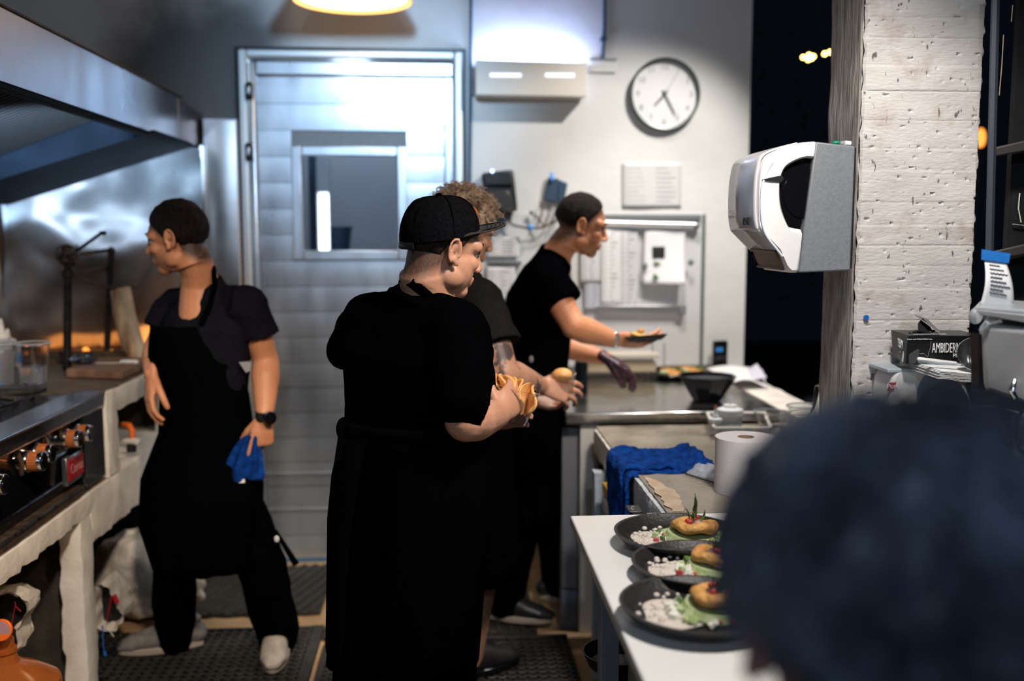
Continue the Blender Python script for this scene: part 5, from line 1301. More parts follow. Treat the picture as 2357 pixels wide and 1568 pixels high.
# ---------------- plated dishes
def dish(c, R_, seed, labels, hero=0.0):
    rnd = random.Random(seed); k = R_ / .135
    pl = thing('plate', labels[0], 'plate', c, 'black plates on the white board')
    part('plate', MB().lathe([(.001, .002), (.08 * k, .002), (.086 * k, 0), (.092 * k, 0), (.118 * k, .012), (R_, .030), (R_ + .002, .034), (R_ - .005, .034), (.113 * k, .017), (.085 * k, .009), (.001, .009)], c, 64), M_plate, pl)
    fd = thing('dish', labels[1], 'food', c + V((0, 0, .009)), 'stacked tostadas on the black plates')
    z0 = c + V((0, 0, .011))
    sp_ = []
    for i in range(40):
        a = 2 * PI * i / 40; r_ = (.072 + .010 * math.sin(a * 3 + seed)) * k
        sp_.append(z0 + V((-.030 * k + r_ * math.cos(a), r_ * .9 * math.sin(a), 0)))
    part('sauce', MB().prism(sp_, (0, 0, .003)), M_sauce, fd, bevel=.001)
    h = V((.028 * k, -.004 * k, 0)); 
    part('green_base', MB().lathe([(.001, 0), (.052 * k, 0), (.058 * k, .008), (.052 * k, .020), (.001, .022)], z0 + h, 28, Euler((.05, .06, 0)).to_matrix()), M_lime, fd)
    # crisp ring / disc
    T = Euler((rnd.uniform(-.15, .1), rnd.uniform(-.2, .12), 0)).to_matrix(); rc = z0 + h + V((.006, 0, .034 * k)); ring = []
    for i in range(41):
        a = 2 * PI * i / 40; rr = .038 * k * (1 + .08 * math.sin(3 * a + seed)); ring.append(rc + T @ V((rr * math.cos(a), rr * math.sin(a), .003 * math.sin(4 * a + seed))))
    part('crust_ring', MB().tube(ring, [(.013 * k, .011 * k)] * 41, 12), M_crust, fd, 'all')
    part('tortilla', MB().lathe([(.001, 0), (.036 * k, .002), (.040 * k, .006), (.036 * k, .010), (.001, .008)], rc + V((0, 0, -.012)), 32, T), M_crust, fd)
    part('filling', MB().ball(rc + V((0, 0, .002)), (.026 * k, .026 * k, .012), None, 16, 8), mat('dark_filling', (.14, .05, .04), .5, col2=(.45, .33, .25), nscale=80), fd)
    for i in range(80):
        a = rnd.uniform(0, 2 * PI); r_ = rnd.uniform(.046, .080) * k
        p = z0 + h + V((r_ * math.cos(a), r_ * math.sin(a) * .8, rnd.uniform(.002, .010))); s_ = rnd.uniform(.0045, .0085)
        R2 = Euler((rnd.random() * 3, rnd.random() * 3, rnd.random() * 3)).to_matrix(); m_ = (M_dice, M_lime, M_dice, M_radish, M_herb, M_lime)[rnd.randrange(6)]
        part('diced_garnish', MB().box(p - V((s_,) * 3), p + V((s_,) * 3), R2), m_, fd, bevel=.0015)
    for i in range(26):
        a = rnd.uniform(PI * .35, PI * 1.25); r_ = rnd.uniform(.052, .092) * k; s_ = rnd.uniform(.003, .007)
        part('crumb', MB().ball(z0 + V((-.022 * k + r_ * math.cos(a) * .9, r_ * math.sin(a), .004)), (s_, s_, s_ * .8), None, 8, 5), M_sauce, fd, 'all')
    for i in range(7):
        a = rnd.uniform(0, 2 * PI); p0 = rc + V((rnd.uniform(-.012, .012), rnd.uniform(-.012, .012), .010)); L = rnd.uniform(.022, .036) + hero * (i == 0)
        d = V((math.cos(a) * .45, math.sin(a) * .45, 1)).normalized() if i or not hero else V((.1, 0, 1))
        u, v, _ = frame(d); w_ = .008 + hero * .25 * (i == 0)
        f = lambda s1_, t1_, p0=p0, d=d, u=u, v=v, w_=w_, L=L: p0 + d * L * t1_ + u * w_ * (s1_ * 2 - 1) * math.sin(PI * min(.97, t1_ * .9 + .1)) * (1 + .2 * math.sin(t1_ * 20)) + v * .006 * math.sin(t1_ * 3)
        part('herb_leaf', MB().grid(f, 4, 8), M_herb, fd, 'all', solid=.0008)
    for i in range(5):
        p = rc + V((rnd.uniform(-.02, .02), rnd.uniform(-.02, .02), .014)); s_ = .005
        part('red_garnish', MB().ball(p, (s_ * 1.4, s_, s_), None, 10, 6), M_radish, fd)
    return pl
p1 = atz(1560, 1250, .87); p2 = atz(1612, 1322, .87); p3 = atz(1606, 1420, .87)
dish(V((p1.x, p1.y, .8635)), .138, 1, ('black stoneware plate farthest back on the white board', 'tostada topped with an upright green leaf on the farthest black plate'), .030)
dish(V((p2.x, p2.y, .8635)), .136, 5, ('black stoneware plate in the middle of the three on the white board', 'round tostada with dark herb tuft on the middle black plate'))
dish(V((p3.x, p3.y, .8635)), .138, 8, ('black stoneware plate nearest the camera on the white board', 'tostada with green and pink topping on the nearest black plate'))

# ---------------- kitchen roll
kr = V((.805, 2.55, .864)); rp = atz(1714, 1130, .864); kr = V((rp.x, rp.y, .864)); KR = .080; KH = at(1714, 1006, kr.y).z - .864
k_ = thing('kitchen_roll', 'large white paper roll standing behind the plates, partly hidden by the blurred head', 'paper roll', kr)
part('paper', MB().lathe([(.022, 0), (KR, 0), (KR, KH), (.022, KH), (.022, 0)], kr, 56, cap=False), mat('roll_paper', (.66, .62, .62), .8, bump=.1, bscale=200), k_)
part('core', MB().lathe([(.019, .0), (.0222, .0), (.0222, KH + .001), (.019, KH + .001), (.019, 0)], kr, 40, cap=False), mat('card_core', (.30, .20, .14), .8), k_)
# ---------------- blue cloth on the counter
b0 = V((.60, 3.05, .838))
bc = thing('blue_cloth', 'folded blue microfibre cloth draped over the cement counter edge', 'cloth', b0)
A0, A1 = atz(1418, 1048, .85), atz(1630, 1088, .85)
def drp(u, v, lay=0.0):
    # u: across depth (0 near,1 far), v: 0 right end ... 1 hanging end
    y = 2.74 + .30 * u + .03 * nz((u * 2, v * 3, 1)) + .018 * math.sin(v * 5)
    s_ = v * (.27 + .24) ; L = .25
    wob = .008 * nz((u * 5, v * 9, 2)) + .006 * nz((u * 14, v * 20, 5)) + .0025 * nz((u * 40, v * 60, 5))
    if s_ < L: x = .535 + L - s_ + .0; z = .842 + .016 + wob * 1.6 + .012 * math.exp(-((v - .02) / .08) ** 2); z += lay
    else:
        t = s_ - L; x = .535 - .018 * min(1, t / .03) - .008 * nz((u * 3, t * 9, 1)) - lay + wob; z = .858 - max(0, t - .012) * (1 + .12 * math.sin(u * 5)) + lay
    return V((x, y, z))
part('cloth', MB().grid(lambda u, v: drp(u, v), 60, 110), M_blue, bc, 'all', solid=.010)
part('fold', MB().grid(lambda u, v: drp(.12 + .8 * u, .05 + v * .80, .012) + V((0, .01 * nz((v * 6, 0, 0)), .004 * nz((v * 8, u * 4, 0)))), 50, 90), M_blue, bc, 'all', solid=.009)
pbg = thing('plastic_bag', 'crumpled clear plastic bag lying on the near cement slab', 'bag', at(1610, 1110, 2.6))
P0 = atz(1585, 1100, .868)
part('bag', MB().grid(lambda u, v: V((P0.x + .10 * u + .10 * v + .004, 2.72 - .20 * u + .05 * v, .872 + .028 * math.sin(PI * v) * (.6 + .5 * nz((u * 5, v * 4, 0))) + .008 * nz((u * 14, v * 9, 1)))), 30, 14), M_frost, pbg, 'all', solid=.001)
part('bag_edge', MB().tube([V((P0.x, 2.72, .869)), V((P0.x + .10, 2.52, .869))], .0018, 6), M_blackp, pbg)

# ---------------- things on the steel table
def on(px, py, z=TZ): return atz(px, py, z)
bp_ = on(1626, 922); 
bb_ = thing('black_bowl', 'tall glossy black angular bowl on the steel table', 'bowl', bp_)
bprof = [(.001, 0), (.052, 0), (.058, .004), (.118, .100), (.119, .104), (.113, .103), (.052, .010), (.001, .010)]
part('bowl', MB().lathe(bprof, bp_, 10, Euler((0, 0, .2)).to_matrix()), M_blackg, bb_, False, bevel=.004)
part('filling', MB().lathe([(.001, .085), (.100, .084), (.102, .088), (.001, .094)], bp_, 24), mat('dark_greens', (.01, .012, .02), .5), bb_)
for i, (px, py, r_, lab) in enumerate(((1545, 872, .085, 'black plate of orange food left of the angular bowl on the steel table'), (1592, 868, .095, 'black plate farther back behind the angular bowl'))):
    c = on(px, py); pl = thing('plate', lab, 'plate', c, 'black plates on the steel table')
    part('plate', MB().lathe([(.001, 0), (r_ * .6, 0), (r_ * .9, .012), (r_, .026), (r_ - .005, .027), (r_ * .6, .008), (.001, .007)], c, 40), M_blackg, pl)
    part('pedestal', MB().lathe([(.001, -.001), (.03, -.001), (.03, .002), (.001, .002)], c, 20), M_blackp, pl)
    fd = thing('dish', 'orange and green tostada on the ' + ('left' if not i else 'rear') + ' black plate of the steel table', 'food', c + V((0, 0, .01)))
    part('tortilla', MB().lathe([(.001, .01), (.055, .018), (.062, .026), (.055, .032), (.001, .030)], c + V((.006, 0, .004)), 28, Euler((.1, .12, 0)).to_matrix()), M_crust, fd)
    for k2 in range(7): part('topping', MB().ball(c + V((.05 * math.cos(k2 * 1.9), .045 * math.sin(k2 * 2.3), .036)), (.014, .012, .009), None, 10, 6), (M_herb, M_crust, M_lime)[k2 % 3], fd)
sb = on(1571, 850); s_b = thing('steel_ball', 'shiny round steel cover behind the food on the steel table', 'cover', sb)
part('dome', MB().ball(sb + V((0, 0, .045)), .045), M_chrome, s_b); part('ring', MB().lathe([(.035, 0), (.046, 0), (.046, .01), (.035, .01)], sb, 28, cap=False), M_chrome, s_b)
jr = on(1337, 905); jar = thing('dark_jar', 'dark tall jar on the steel table below the outstretched arm', 'jar', jr)
part('jar', MB().lathe([(.001, 0), (.028, 0), (.029, .12), (.026, .132), (.001, .134)], jr, 28), mat('dark_glass', (.006, .010, .012), .15), jar); part('lid', MB().lathe([(.001, .134), (.027, .134), (.027, .150), (.001, .151)], jr, 28), M_bluep, jar)
tb = on(1350, 868); bx = thing('stacked_tray', 'beige storage tray at the back of the steel table under the plate', 'tray', tb)
part('tray', MB().box(at(1352, 858, YB - .16), at(1500, 826, YB - .05)), M_amberdk, bx, bevel=.006)
part('lid', MB().box(at(1340, 826, YB - .18), at(1505, 806, YB - .05)), mat('pale_tray_lid', (.58, .53, .44), .4), bx, bevel=.005)
gl = thing('glass_stand', 'thin clear stand behind the held plate', 'stand', at(1515, 860, YB - .12))
for q in (1502, 1529): part('rod', MB().cyl(at(q, 862, YB - .12), at(q, 790, YB - .12), .003), M_greyp, gl)
# squeeze bottles in a steel insert
ip = on(1700, 960, .84)
pan = thing('steel_pan', 'pale steel insert pan holding squeeze bottles at the corner of the steel table', 'pan', on(1660, 972, .84))
c0 = atz(1640, 985, .84); 
fx = [atz(1628, 950, TZ + .004), atz(1760, 950, TZ + .004), atz(1775, 985, TZ + .004), atz(1645, 985, TZ + .004)]
for i in range(4):
    a, b = fx[i], fx[(i + 1) % 4]; part('rim', MB().tube([a, b], (.006, .004), 6), M_cream, pan)
for i in range(4):
    a, b = fx[i], fx[(i + 1) % 4]; part('side', MB().prism([a, b, b - V((0, 0, .03)), a - V((0, 0, .03))], (.001, .001, 0)), M_steel, pan)
for (px, py, r_, h, hd_, lab, oc) in ((1646, 975, .021, .022, .036, 'small white squeeze bottle with an orange tip in the steel pan', True), (1680, 962, .044, .040, .034, 'larger white squeeze bottle in the steel pan', False)):
    c = atz(px, py, TZ + .005); q = thing('squeeze_bottle', lab, 'bottle', c)
    part('body', MB().lathe([(.001, -.03), (r_ * .95, -.03), (r_, 0), (r_ * .95, h * .4), (.001, h * .4)], c, 28), M_frost, q)
    part('cap', MB().lathe([(.001, h * .3), (r_ + .003, h * .3), (r_ + .003, h * .8), (r_ * .6, h), (r_ * .55, h + .008), (.001, h + .01)], c, 28), M_whitep, q)
    part('nozzle', MB().lathe([(.001, h), (.006, h), (.003, h + hd_), (.001, h + hd_)], c, 14), M_whitep, q)
    if oc: part('tip', MB().lathe([(.001, h + hd_ - .004), (.004, h + hd_ - .004), (.003, h + hd_ + .006), (.001, h + hd_ + .006)], c, 12), M_orangep, q)
for px, py, r_, h, lab in ((1775, 985, .058, .055, 'clear round plastic bowl beside the squeeze bottles'), (1850, 972, .060, .058, 'clear round plastic bowl farther right, half lost behind the blurred head')):
    c = atz(px, py, .84); q = thing('clear_bowl', lab, 'bowl', c)
    part('bowl', MB().lathe([(.001, 0), (r_ * .65, 0), (r_, h), (r_ + .004, h + .001), (r_ + .003, h + .005), (r_ - .002, h + .003), (r_ * .62, .003), (.001, .003)], c, 36), M_clear, q)
    part('rim', MB().lathe([(r_ + .001, h + .001), (r_ + .006, h + .001), (r_ + .006, h + .005), (r_ + .001, h + .005), (r_ + .001, h + .001)], c, 36, cap=False), M_frost, q)
pp = thing('paper_stack', 'loose white papers hanging over the ledge beside the steel table', 'papers', at(1710, 870, 4.3))
Q = [at(1618, 842, 4.5), at(1700, 862, 4.42), at(1768, 874, 4.30), at(1700, 880, 4.2)]
part('sheet', MB().grid(lambda u, v: lerp(at(1625, 848, 4.50), at(1755, 846, 4.42), u) * (1 - v) + lerp(at(1690, 880, 4.15), at(1768, 876, 4.15), u) * v + V((0, 0, .012 * math.sin(u * 4) - .028 * u * u * v)), 16, 10), M_paper, pp, 'all', solid=.002)
part('sheet', MB().grid(lambda u, v: lerp(at(1700, 866, 4.40), at(1742, 850, 4.38), u) * (1 - v) + lerp(at(1715, 882, 4.15), at(1765, 872, 4.2), u) * v + V((0, 0, .006 + .02 * u * (1 - v))), 12, 8), mat('lilac_paper', (.60, .58, .68), .7), pp, 'all', solid=.001)
# plate held by the far cook
hp = at(1487, 778, 3.66)
pl = thing('plate', 'black plate of food held out by the leaning cook', 'plate', hp)
T = Euler((math.radians(-8), math.radians(-4), 0)).to_matrix()
part('plate', MB().lathe([(.001, -.012), (.05, -.012), (.060, -.010), (.078, .004), (.082, .008), (.077, .009), (.055, -.004), (.001, -.004)], hp, 40, T), M_plate, pl)
part('foot_ring', MB().lathe([(.03, -.016), (.038, -.016), (.038, -.01), (.03, -.01)], hp, 28, T), M_plate, pl)
fd = thing('dish', 'yellow and green tostada on the plate held by the leaning cook', 'food', hp + V((-.015, 0, 0)))
part('tortilla', MB().lathe([(.001, .0), (.040, .002), (.044, .008), (.038, .014), (.001, .014)], hp + V((-.018, -.005, .002)), 28, Euler((0, .2, 0)).to_matrix()), mat('yellow_crust', (.62, .36, .05), .5, col2=(.7, .5, .12), nscale=40), fd)
part('topping', MB().ball(hp + V((-.020, 0, .026)), (.014, .014, .010)), M_crust, fd)
for i in range(8): part('greens', MB().ball(hp + V((.010 + .006 * i - .03 * (i % 2), -.02 + .006 * i, .006)), (.010, .009, .006), None, 10, 6), (M_herb, M_lime)[i % 2], fd)

# ---------------- cooktop range on the masonry slab
rg = thing('gas_range', 'black commercial gas range with steel rim and orange-banded knobs', 'range', (-1.5, 2.6, .69))
RY0, RY1 = 1.5, 3.515; RX = XC + .004
part('body', MB().box((-1.95, RY0, .69), (RX - .05, RY1, .985)), M_blackm, rg)
part('top_rim', MB().hexa([(RX - .006, RY0, .945), (RX - .006, RY1, .945), (RX - .12, RY1, .94), (RX - .12, RY0, .94), (RX, RY0, 1.000), (RX, RY1, 1.000), (RX - .118, RY1, .998), (RX - .118, RY0, .998)]), mat('range_steel', (.40, .42, .46), .25, 1.0, col2=(.44, .46, .50), nscale=5, rvar=.05), rg, bevel=.008, seg=3)
part('hob_plate', MB().box((-1.93, RY0, .975), (RX - .118, RY1, .988)), mat('black_enamel', (.010, .012, .018), .22, col2=(.02, .025, .035), nscale=12), rg)
part('control_panel', MB().hexa([(RX - .05, RY0, .70), (RX - .05, RY1 - .0, .70), (RX - .06, RY1, .70), (RX - .06, RY0, .70), (RX - .034, RY0, .945), (RX - .034, RY1, .945), (RX - .06, RY1, .945), (RX - .06, RY0, .945)]), M_blackg, rg)
part('side_trim', MB().box((RX - .05, RY1 - .20, .70), (RX - .012, RY1, .945)), M_blackg, rg, bevel=.004)
part('drip_tray', MB().box((RX - .10, RY0, .688), (RX - .012, RY1 - .20, .716)), M_rust, rg, bevel=.003)
part('tray_lip', MB().box((RX - .013, RY0, .712), (RX - .008, RY1 - .20, .720)), M_steel, rg)
def knob(px, py):
    c = atx(px, py, RX + .015); bx_ = RX - .045
    k = part('knob', MB().cyl((bx_, c.y, c.z), (bx_ + .028, c.y, c.z), .030, n=36).cyl((bx_ + .026, c.y, c.z), (bx_ + .034, c.y, c.z), .034, .030, 36), M_chrome, rg, bevel=.002)
    g = MB(); x0, x1 = bx_ + .034, bx_ + .058; n = 48
    rows = [[V((x, c.y + (.0275 + .0012 * (i % 2)) * math.cos(2 * PI * i / n), c.z + (.0275 + .0012 * (i % 2)) * math.sin(2 * PI * i / n))) for i in range(n)] for x in (x0, x1)]
    part('ribbed_band', g.rings(rows), M_copper, k, False)
    part('knob_cap', MB().cyl((x1, c.y, c.z), (x1 + .014, c.y, c.z), .029, .027, 36), M_chrome, k, bevel=.002)
    part('knob_face', MB().cyl((x1 + .013, c.y, c.z), (x1 + .016, c.y, c.z), .022, .021, 36), M_blackg, k)
for q in ((92, 1062), (112, 1044), (178, 1010), (202, 998), (2, 1115)): knob(*q)
for i in range(5):
    y = atx((5, 62, 130, 160, 215)[i], 1050, RX).y
    part('gas_pipe', MB().tube([V((RX - .03, y, .94)), V((RX - .02, y + .01, .90)), V((RX - .03, y + .03, .86))], .007, 8), M_rust if i % 2 else M_steel, rg)
a = atx(154, 1103, RX - .02); b = atx(193, 1055, RX - .02)
bd = part('badge', MB().box((RX - .036, a.y, .745), (RX - .018, b.y, .835)), M_steel, rg, bevel=.003)
part('enamel', MB().box((RX - .020, a.y + .008, .758), (RX - .015, b.y - .008, .826)), M_red, bd, bevel=.002)
lettering('Coriat', V((RX - .0145, (a.y + b.y) / 2, .792)), .045, axes((0, 1, 0), (0, 0, 1)), mat('worn_silver', (.45, .2, .2), .4), bd, name='badge_lettering', sx=(b.y - a.y) / .16)
# grates
M_z = .99
for j, (y0, y1, x0, x1) in enumerate(((3.08, 3.46, -1.90, -1.36), (2.66, 3.05, -1.90, -1.36), (2.22, 2.63, -1.90, -1.36))):
    g = part('grate', MB().tube([V((x0, y0, M_z + .02)), V((x1, y0, M_z + .02)), V((x1, y1, M_z + .02)), V((x0, y1, M_z + .02)), V((x0, y0, M_z + .02))], .009, 6), M_iron, rg)
    for k in range(8):
        t = k / 8 * 2 * PI; cx_, cy_ = (x0 + x1) / 2 + .12, (y0 + y1) / 2
        A = V((cx_ + .05 * math.cos(t), cy_ + .05 * math.sin(t), M_z + .032)); m_ = min(.13 / max(.01, abs(math.cos(t))), .17 / max(.01, abs(math.sin(t)))); B = V((cx_ + m_ * math.cos(t), cy_ + m_ * math.sin(t), M_z + .024))
        part('finger', MB().tube([A, lerp(A, B, .5), B, B - V((0, 0, .026))], (.010, .011), 6), M_iron, g)
    part('burner', MB().lathe([(.001, 0), (.045, 0), (.045, .012), (.03, .018), (.001, .02)], V((cx_, cy_, M_z)), 24), M_iron, g)
# cups of water
def cup(px, py, r_, h, fill, label, Y=None, z=1.022):
    c = atz(px, py, z); q = thing('plastic_cup', label, 'cup', c, 'plastic cups on the range')
    part('cup', MB().lathe([(.001, 0), (r_ * .78, 0), (r_ * .80, .004), (r_, h - .006), (r_ + .004, h - .004), (r_ + .004, h), (r_ - .001, h), (r_ * .78, .006), (.001, .004)], c, 40), M_clear, q)
    part('water', MB().lathe([(.001, .007), (r_ * .765, .007), (lerp(r_ * .765, r_ * .97, fill), h * fill), (.001, h * fill)], c, 40), M_water, q)
    part('rim', MB().lathe([(r_ + .002, h - .001), (r_ + .006, h - .001), (r_ + .006, h + .004), (r_ + .002, h + .004), (r_ + .002, h - .001)], c, 40, cap=False), M_frost, q)
cup(78, 882, .056, .140, .42, 'clear plastic cup half full of cloudy water on the range')
cup(2, 884, .056, .142, .80, 'fuller clear plastic cup at the left frame edge on the range')
for px, py, h, lab in ((6, 812, .17, 'squeeze bottle with blue band, tallest of the group behind the cups'), (20, 812, .13, 'shorter squeeze bottle with blue band, right of the tallest one')):
    c = atx(px, py, -1.72); c.z = 1.022; q = thing('squeeze_bottle', lab, 'bottle', c, 'squeeze bottles behind the cups')
    part('body', MB().lathe([(.001, 0), (.032, 0), (.034, h * .62), (.028, h * .70), (.001, h * .70)], c, 28), M_frost, q)
    part('blue_band', MB().lathe([(.0345, h * .22), (.036, h * .22), (.036, h * .42), (.0345, h * .42), (.0345, h * .22)], c, 28, cap=False), M_cable, q)
    part('cap', MB().lathe([(.001, h * .68), (.030, h * .68), (.028, h * .80), (.012, h * .83), (.005, h * 1.12), (.001, h * 1.12)], c, 28), M_whitep, q)

# ---------------- charcoal grill corner
gr = thing('charcoal_grill', 'charcoal fire bed with glowing embers behind the range, against the steel sheet', 'grill', (-1.55, 4.2, .995))
part('fire_box', MB().box((-1.93, 4.28, .996), (-1.26, 4.30, 1.048)).box((-1.93, 4.53, .996), (-1.26, 4.55, 1.03)).box((-1.93, 4.28, .996), (-1.91, 4.55, 1.03)).box((-1.28, 4.28, .996), (-1.26, 4.55, 1.03)), M_rust, gr)
M_emb = mat('glowing_ember', (.1, .03, .01), .9, emis=(1.0, .28, .04), estr=2.5)
rnd = random.Random(2)
for i in range(60):
    p = V((rnd.uniform(-1.88, -1.30), rnd.uniform(4.32, 4.51), 1.004 + rnd.uniform(0, .014))); r_ = rnd.uniform(.012, .024)
    part('ember', MB().ball(p, (r_, r_ * .8, r_ * .6), Euler((rnd.random() * 3, rnd.random() * 3, 0)).to_matrix(), 7, 4), M_emb if i % 3 else M_iron, gr, False)
light('ember_glow', 'AREA', (-1.55, 4.36, 1.05), (-1.55, 4.60, 1.12), 1.3, (1, .36, .08), .60, .10)
gs = thing('grill_stand', 'black iron two-post grill stand with crank rod and wire-wool bundle', 'grill stand', at(155, 835, 4.1))
P1b, P1t = at(154, 836, 4.05), at(156, 622, 4.05); P2b, P2t = at(245, 828, 4.35), at(256, 578, 4.35)
P1b.z = P2b.z = .997
part('post', MB().cyl(P1b, P1t, .016), M_blackm, gs); part('post', MB().cyl(P2b, P2t, .014), M_blackm, gs)
part('post_collar', MB().cyl(P1t - V((0, 0, .03)), P1t + V((0, 0, .005)), .024), M_blackm, gs, bevel=.004); part('post_collar', MB().ball(P2t, .018), M_blackm, gs)
part('cross_bar', MB().tube([at(165, 632, 4.05), at(200, 628, 4.2), at(248, 618, 4.35)], (.006, .014), 6), M_rust, gs)
part('upper_bar', MB().tube([at(186, 584, 4.1), at(250, 576, 4.35)], (.005, .009), 6), M_rust, gs)
part('sagging_rod', MB().tube([at(176, 638, 4.05), at(215, 652, 4.2), at(255, 662, 4.3), at(322, 663, 4.4)], .006, 8), M_rust, gs)
part('crank_rod', MB().tube([at(176, 578, 4.0), at(232, 538, 4.0), at(243, 535, 4.0)], .0065, 8), M_blackm, gs)
part('hook_tip', MB().tube([at(230, 535, 4.0), at(243, 535, 4.0), at(240, 542, 4.0)], .006, 8), M_blackm, gs)
wb_ = MB(); cw = at(157, 588, 4.0)
for i in range(46):
    n = V((rnd.gauss(0, 1), rnd.gauss(0, 1), rnd.gauss(0, 1))).normalized(); u, v, _ = frame(n); R_ = rnd.uniform(.018, .032); cc = cw + V((rnd.uniform(-.018, .018), rnd.uniform(-.015, .015), rnd.uniform(-.028, .024)))
    wb_.tube([cc + (u * math.cos(t) * R_ + v * math.sin(t) * R_ * .8) for t in [2 * PI * k / 12 for k in range(13)]], .0028, 5)
wb_.ball(cw, (.028, .026, .036)); wb_.tube([cw, P1t], [.025, .014], 10)
part('wire_wool', wb_, mat('sooty_wire', (.03, .026, .024), .5, .7, col2=(.14, .11, .10), nscale=40), gs)
lg = thing('log', 'split log leaning on the grill stand, pale bark on one side', 'log', at(320, 835, 4.3))
def logr(p, a, b): return [p + V((a * math.cos(t), b * math.sin(t), .3 * a * math.cos(t))) for t in [2 * PI * i / 14 for i in range(14)]]
lpts = [(at(275, 664, 4.3), .038), (at(284, 720, 4.28), .042), (at(300, 780, 4.26), .044), (at(322, 834, 4.24), .036)]
part('log', MB().rings([[p + V(((r_ + .004 * nz((i, 2, p.z * 9))) * math.cos(t), r_ * .8 * math.sin(t), .01 * math.cos(t))) for i, t in enumerate([2 * PI * i / 16 for i in range(16)])] for p, r_ in lpts]), M_wood, lg)
part('bark', MB().tube([p + V((r_ * .72, -.018, 0)) for p, r_ in lpts], [(.016, .024)] * 4, 10), mat('pale_bark', (.38, .30, .22), .8, col2=(.52, .44, .34), nscale=12, bump=.4), lg)
cbd = thing('brown_board', 'thick brown board on the counter top between the range and the grill', 'board', at(230, 870, 4.0))
a = atz(118, 862, 1.03); b = atz(332, 858, 1.03); 
part('board', MB().hexa([(a.x, 3.86, .997), (XC - .03, 3.80, .997), (XC - .03, 4.22, .997), (a.x, 4.22, .997), (a.x, 3.86, 1.03), (XC - .03, 3.80, 1.03), (XC - .03, 4.22, 1.03), (a.x, 4.22, 1.03)]), M_bwood, cbd, bevel=.004)
part('grip_edge', MB().box((XC - .06, 3.80, 1.03), (XC - .035, 4.22, 1.036)), M_bwood, cbd)
kn = thing('knife', 'knife with white handle lying on the brown board', 'knife', at(270, 832, 4.15))
kz = 1.034; A = atz(222, 836, kz); B = atz(282, 836, kz); Cc = atz(314, 837, kz)
part('blade', MB().hexa([A + V((0, -.01, 0)), B + V((0, -.012, 0)), B + V((0, .012, 0)), A + V((0, .004, 0)), A + V((0, -.01, .002)), B + V((0, -.012, .002)), B + V((0, .012, .002)), A + V((0, .004, .002))]), M_cream, kn)
part('handle', MB().tube([B + V((0, 0, .006)), Cc + V((0, 0, .006))], (.012, .008), 10, round_ends=True), M_whitep, kn)
fo = thing('foil_lump', 'small crumpled foil lump on the counter beside the grill post', 'foil', at(185, 838, 4.1))
fm = MB(); fc = atz(190, 838, 1.03)
fm.ball(fc + V((0, 0, .018)), (.055, .03, .020), None, 22, 12)
for v_ in fm.bm.verts: v_.co += V((nz(v_.co, 40), nz(v_.co + V((3, 1, 2)), 40), nz(v_.co + V((9, 1, 2)), 40))) * .014
part('foil', fm, mat('dark_foil', (.10, .12, .15), .25, .9), fo, False); part('foil_fold', MB().ball(fc + V((-.03, -.01, .018)), (.014, .012, .010)), M_chrome, fo)

# ---------------- under the counter
def sack(name, label, c, r, seed, m=M_foil, cut=None):
    o = thing(name, label, 'sack', c); s_ = MB()
    s_.ball(c + V((0, 0, r[2])), r, None, 64, 40)
    for v_ in s_.bm.verts:
        p = v_.co * 1.0; q = V((p.x + seed, p.y, p.z))
        n = (p - c - V((0, 0, r[2]))).normalized()
        v_.co += n * (.05 * nz(q, 5) + .028 * abs(nz(q, 12)) + .010 * nz(q, 30)) * (r[0] / .15)
        if v_.co.z < c.z: v_.co.z = c.z
    part('sack', s_, m, o, 'all'); return o
q = sack('charcoal_sack', 'big wrinkled pale sack under the counter behind the left cook\'s leg', V((-1.10 - .12, 3.95, .0)), (.21, .16, .19), 3)
part('tied_neck', MB().tube([V((-1.10, 3.95, .22)), V((-1.04, 3.93, .16)), V((-.98, 3.92, .10))], [.05, .035, .02], 12, round_ends=True), M_foil, q)
def torn(name, label, pts, Y, depth, seed, cords):
    """torn open bag mouth: crumpled paper-like skin round a dark hollow"""
    c = at(sum(p[0] for p in pts) / len(pts), max(p[1] for p in pts), Y); o = thing(name, label, 'sack', c); rows = []
    n = len(pts); P = [at(x, y, Y) for x, y in pts]; cc = sum(P, V((0, 0, 0))) / n
    ring = []
    for i in range(n):
        for k in range(6): ring.append(lerp(P[i], P[(i + 1) % n], k / 6))
    for j, (sc_, dy) in enumerate(((.84, .03), (.93, -.012), (1.0, -.02), (1.04, .02), (1.02, depth * .5), (.9, depth), (.2, depth + .01))):
        rows.append([cc + (p - cc) * sc_ + V((0, dy, 0)) + V((nz(p + V((seed, j, 0)), 30), nz(p + V((seed, j, 5)), 30), nz(p + V((2, j, 5)), 30))) * .012 for p in ring])
    part('sack', MB().rings(rows, cap=False), M_foil, o)
    part('dark_hollow', MB().rings([[cc + (p - cc) * .86 + V((0, .045, 0)) for p in ring], [cc + (p - cc) * .86 + V((0, .055, 0)) for p in ring]]), M_blackp, o)
    for cpts, m_, w_ in cords: part('cord', MB().tube([at(x, y, Y - .035) for x, y in cpts], w_, 6), m_, o)
    return o
torn('torn_sack', 'torn-open pale sack with red stitching under the range at the left edge', [(-30, 1430), (-20, 1368), (22, 1356), (55, 1366), (68, 1384), (70, 1402), (44, 1444), (50, 1490), (24, 1512), (-30, 1520)], 2.86, .09, 1,
     [([(34, 1386), (36, 1396), (48, 1408)], M_red, .0014), ([(36, 1390), (30, 1420), (26, 1440)], M_red, .0012)])
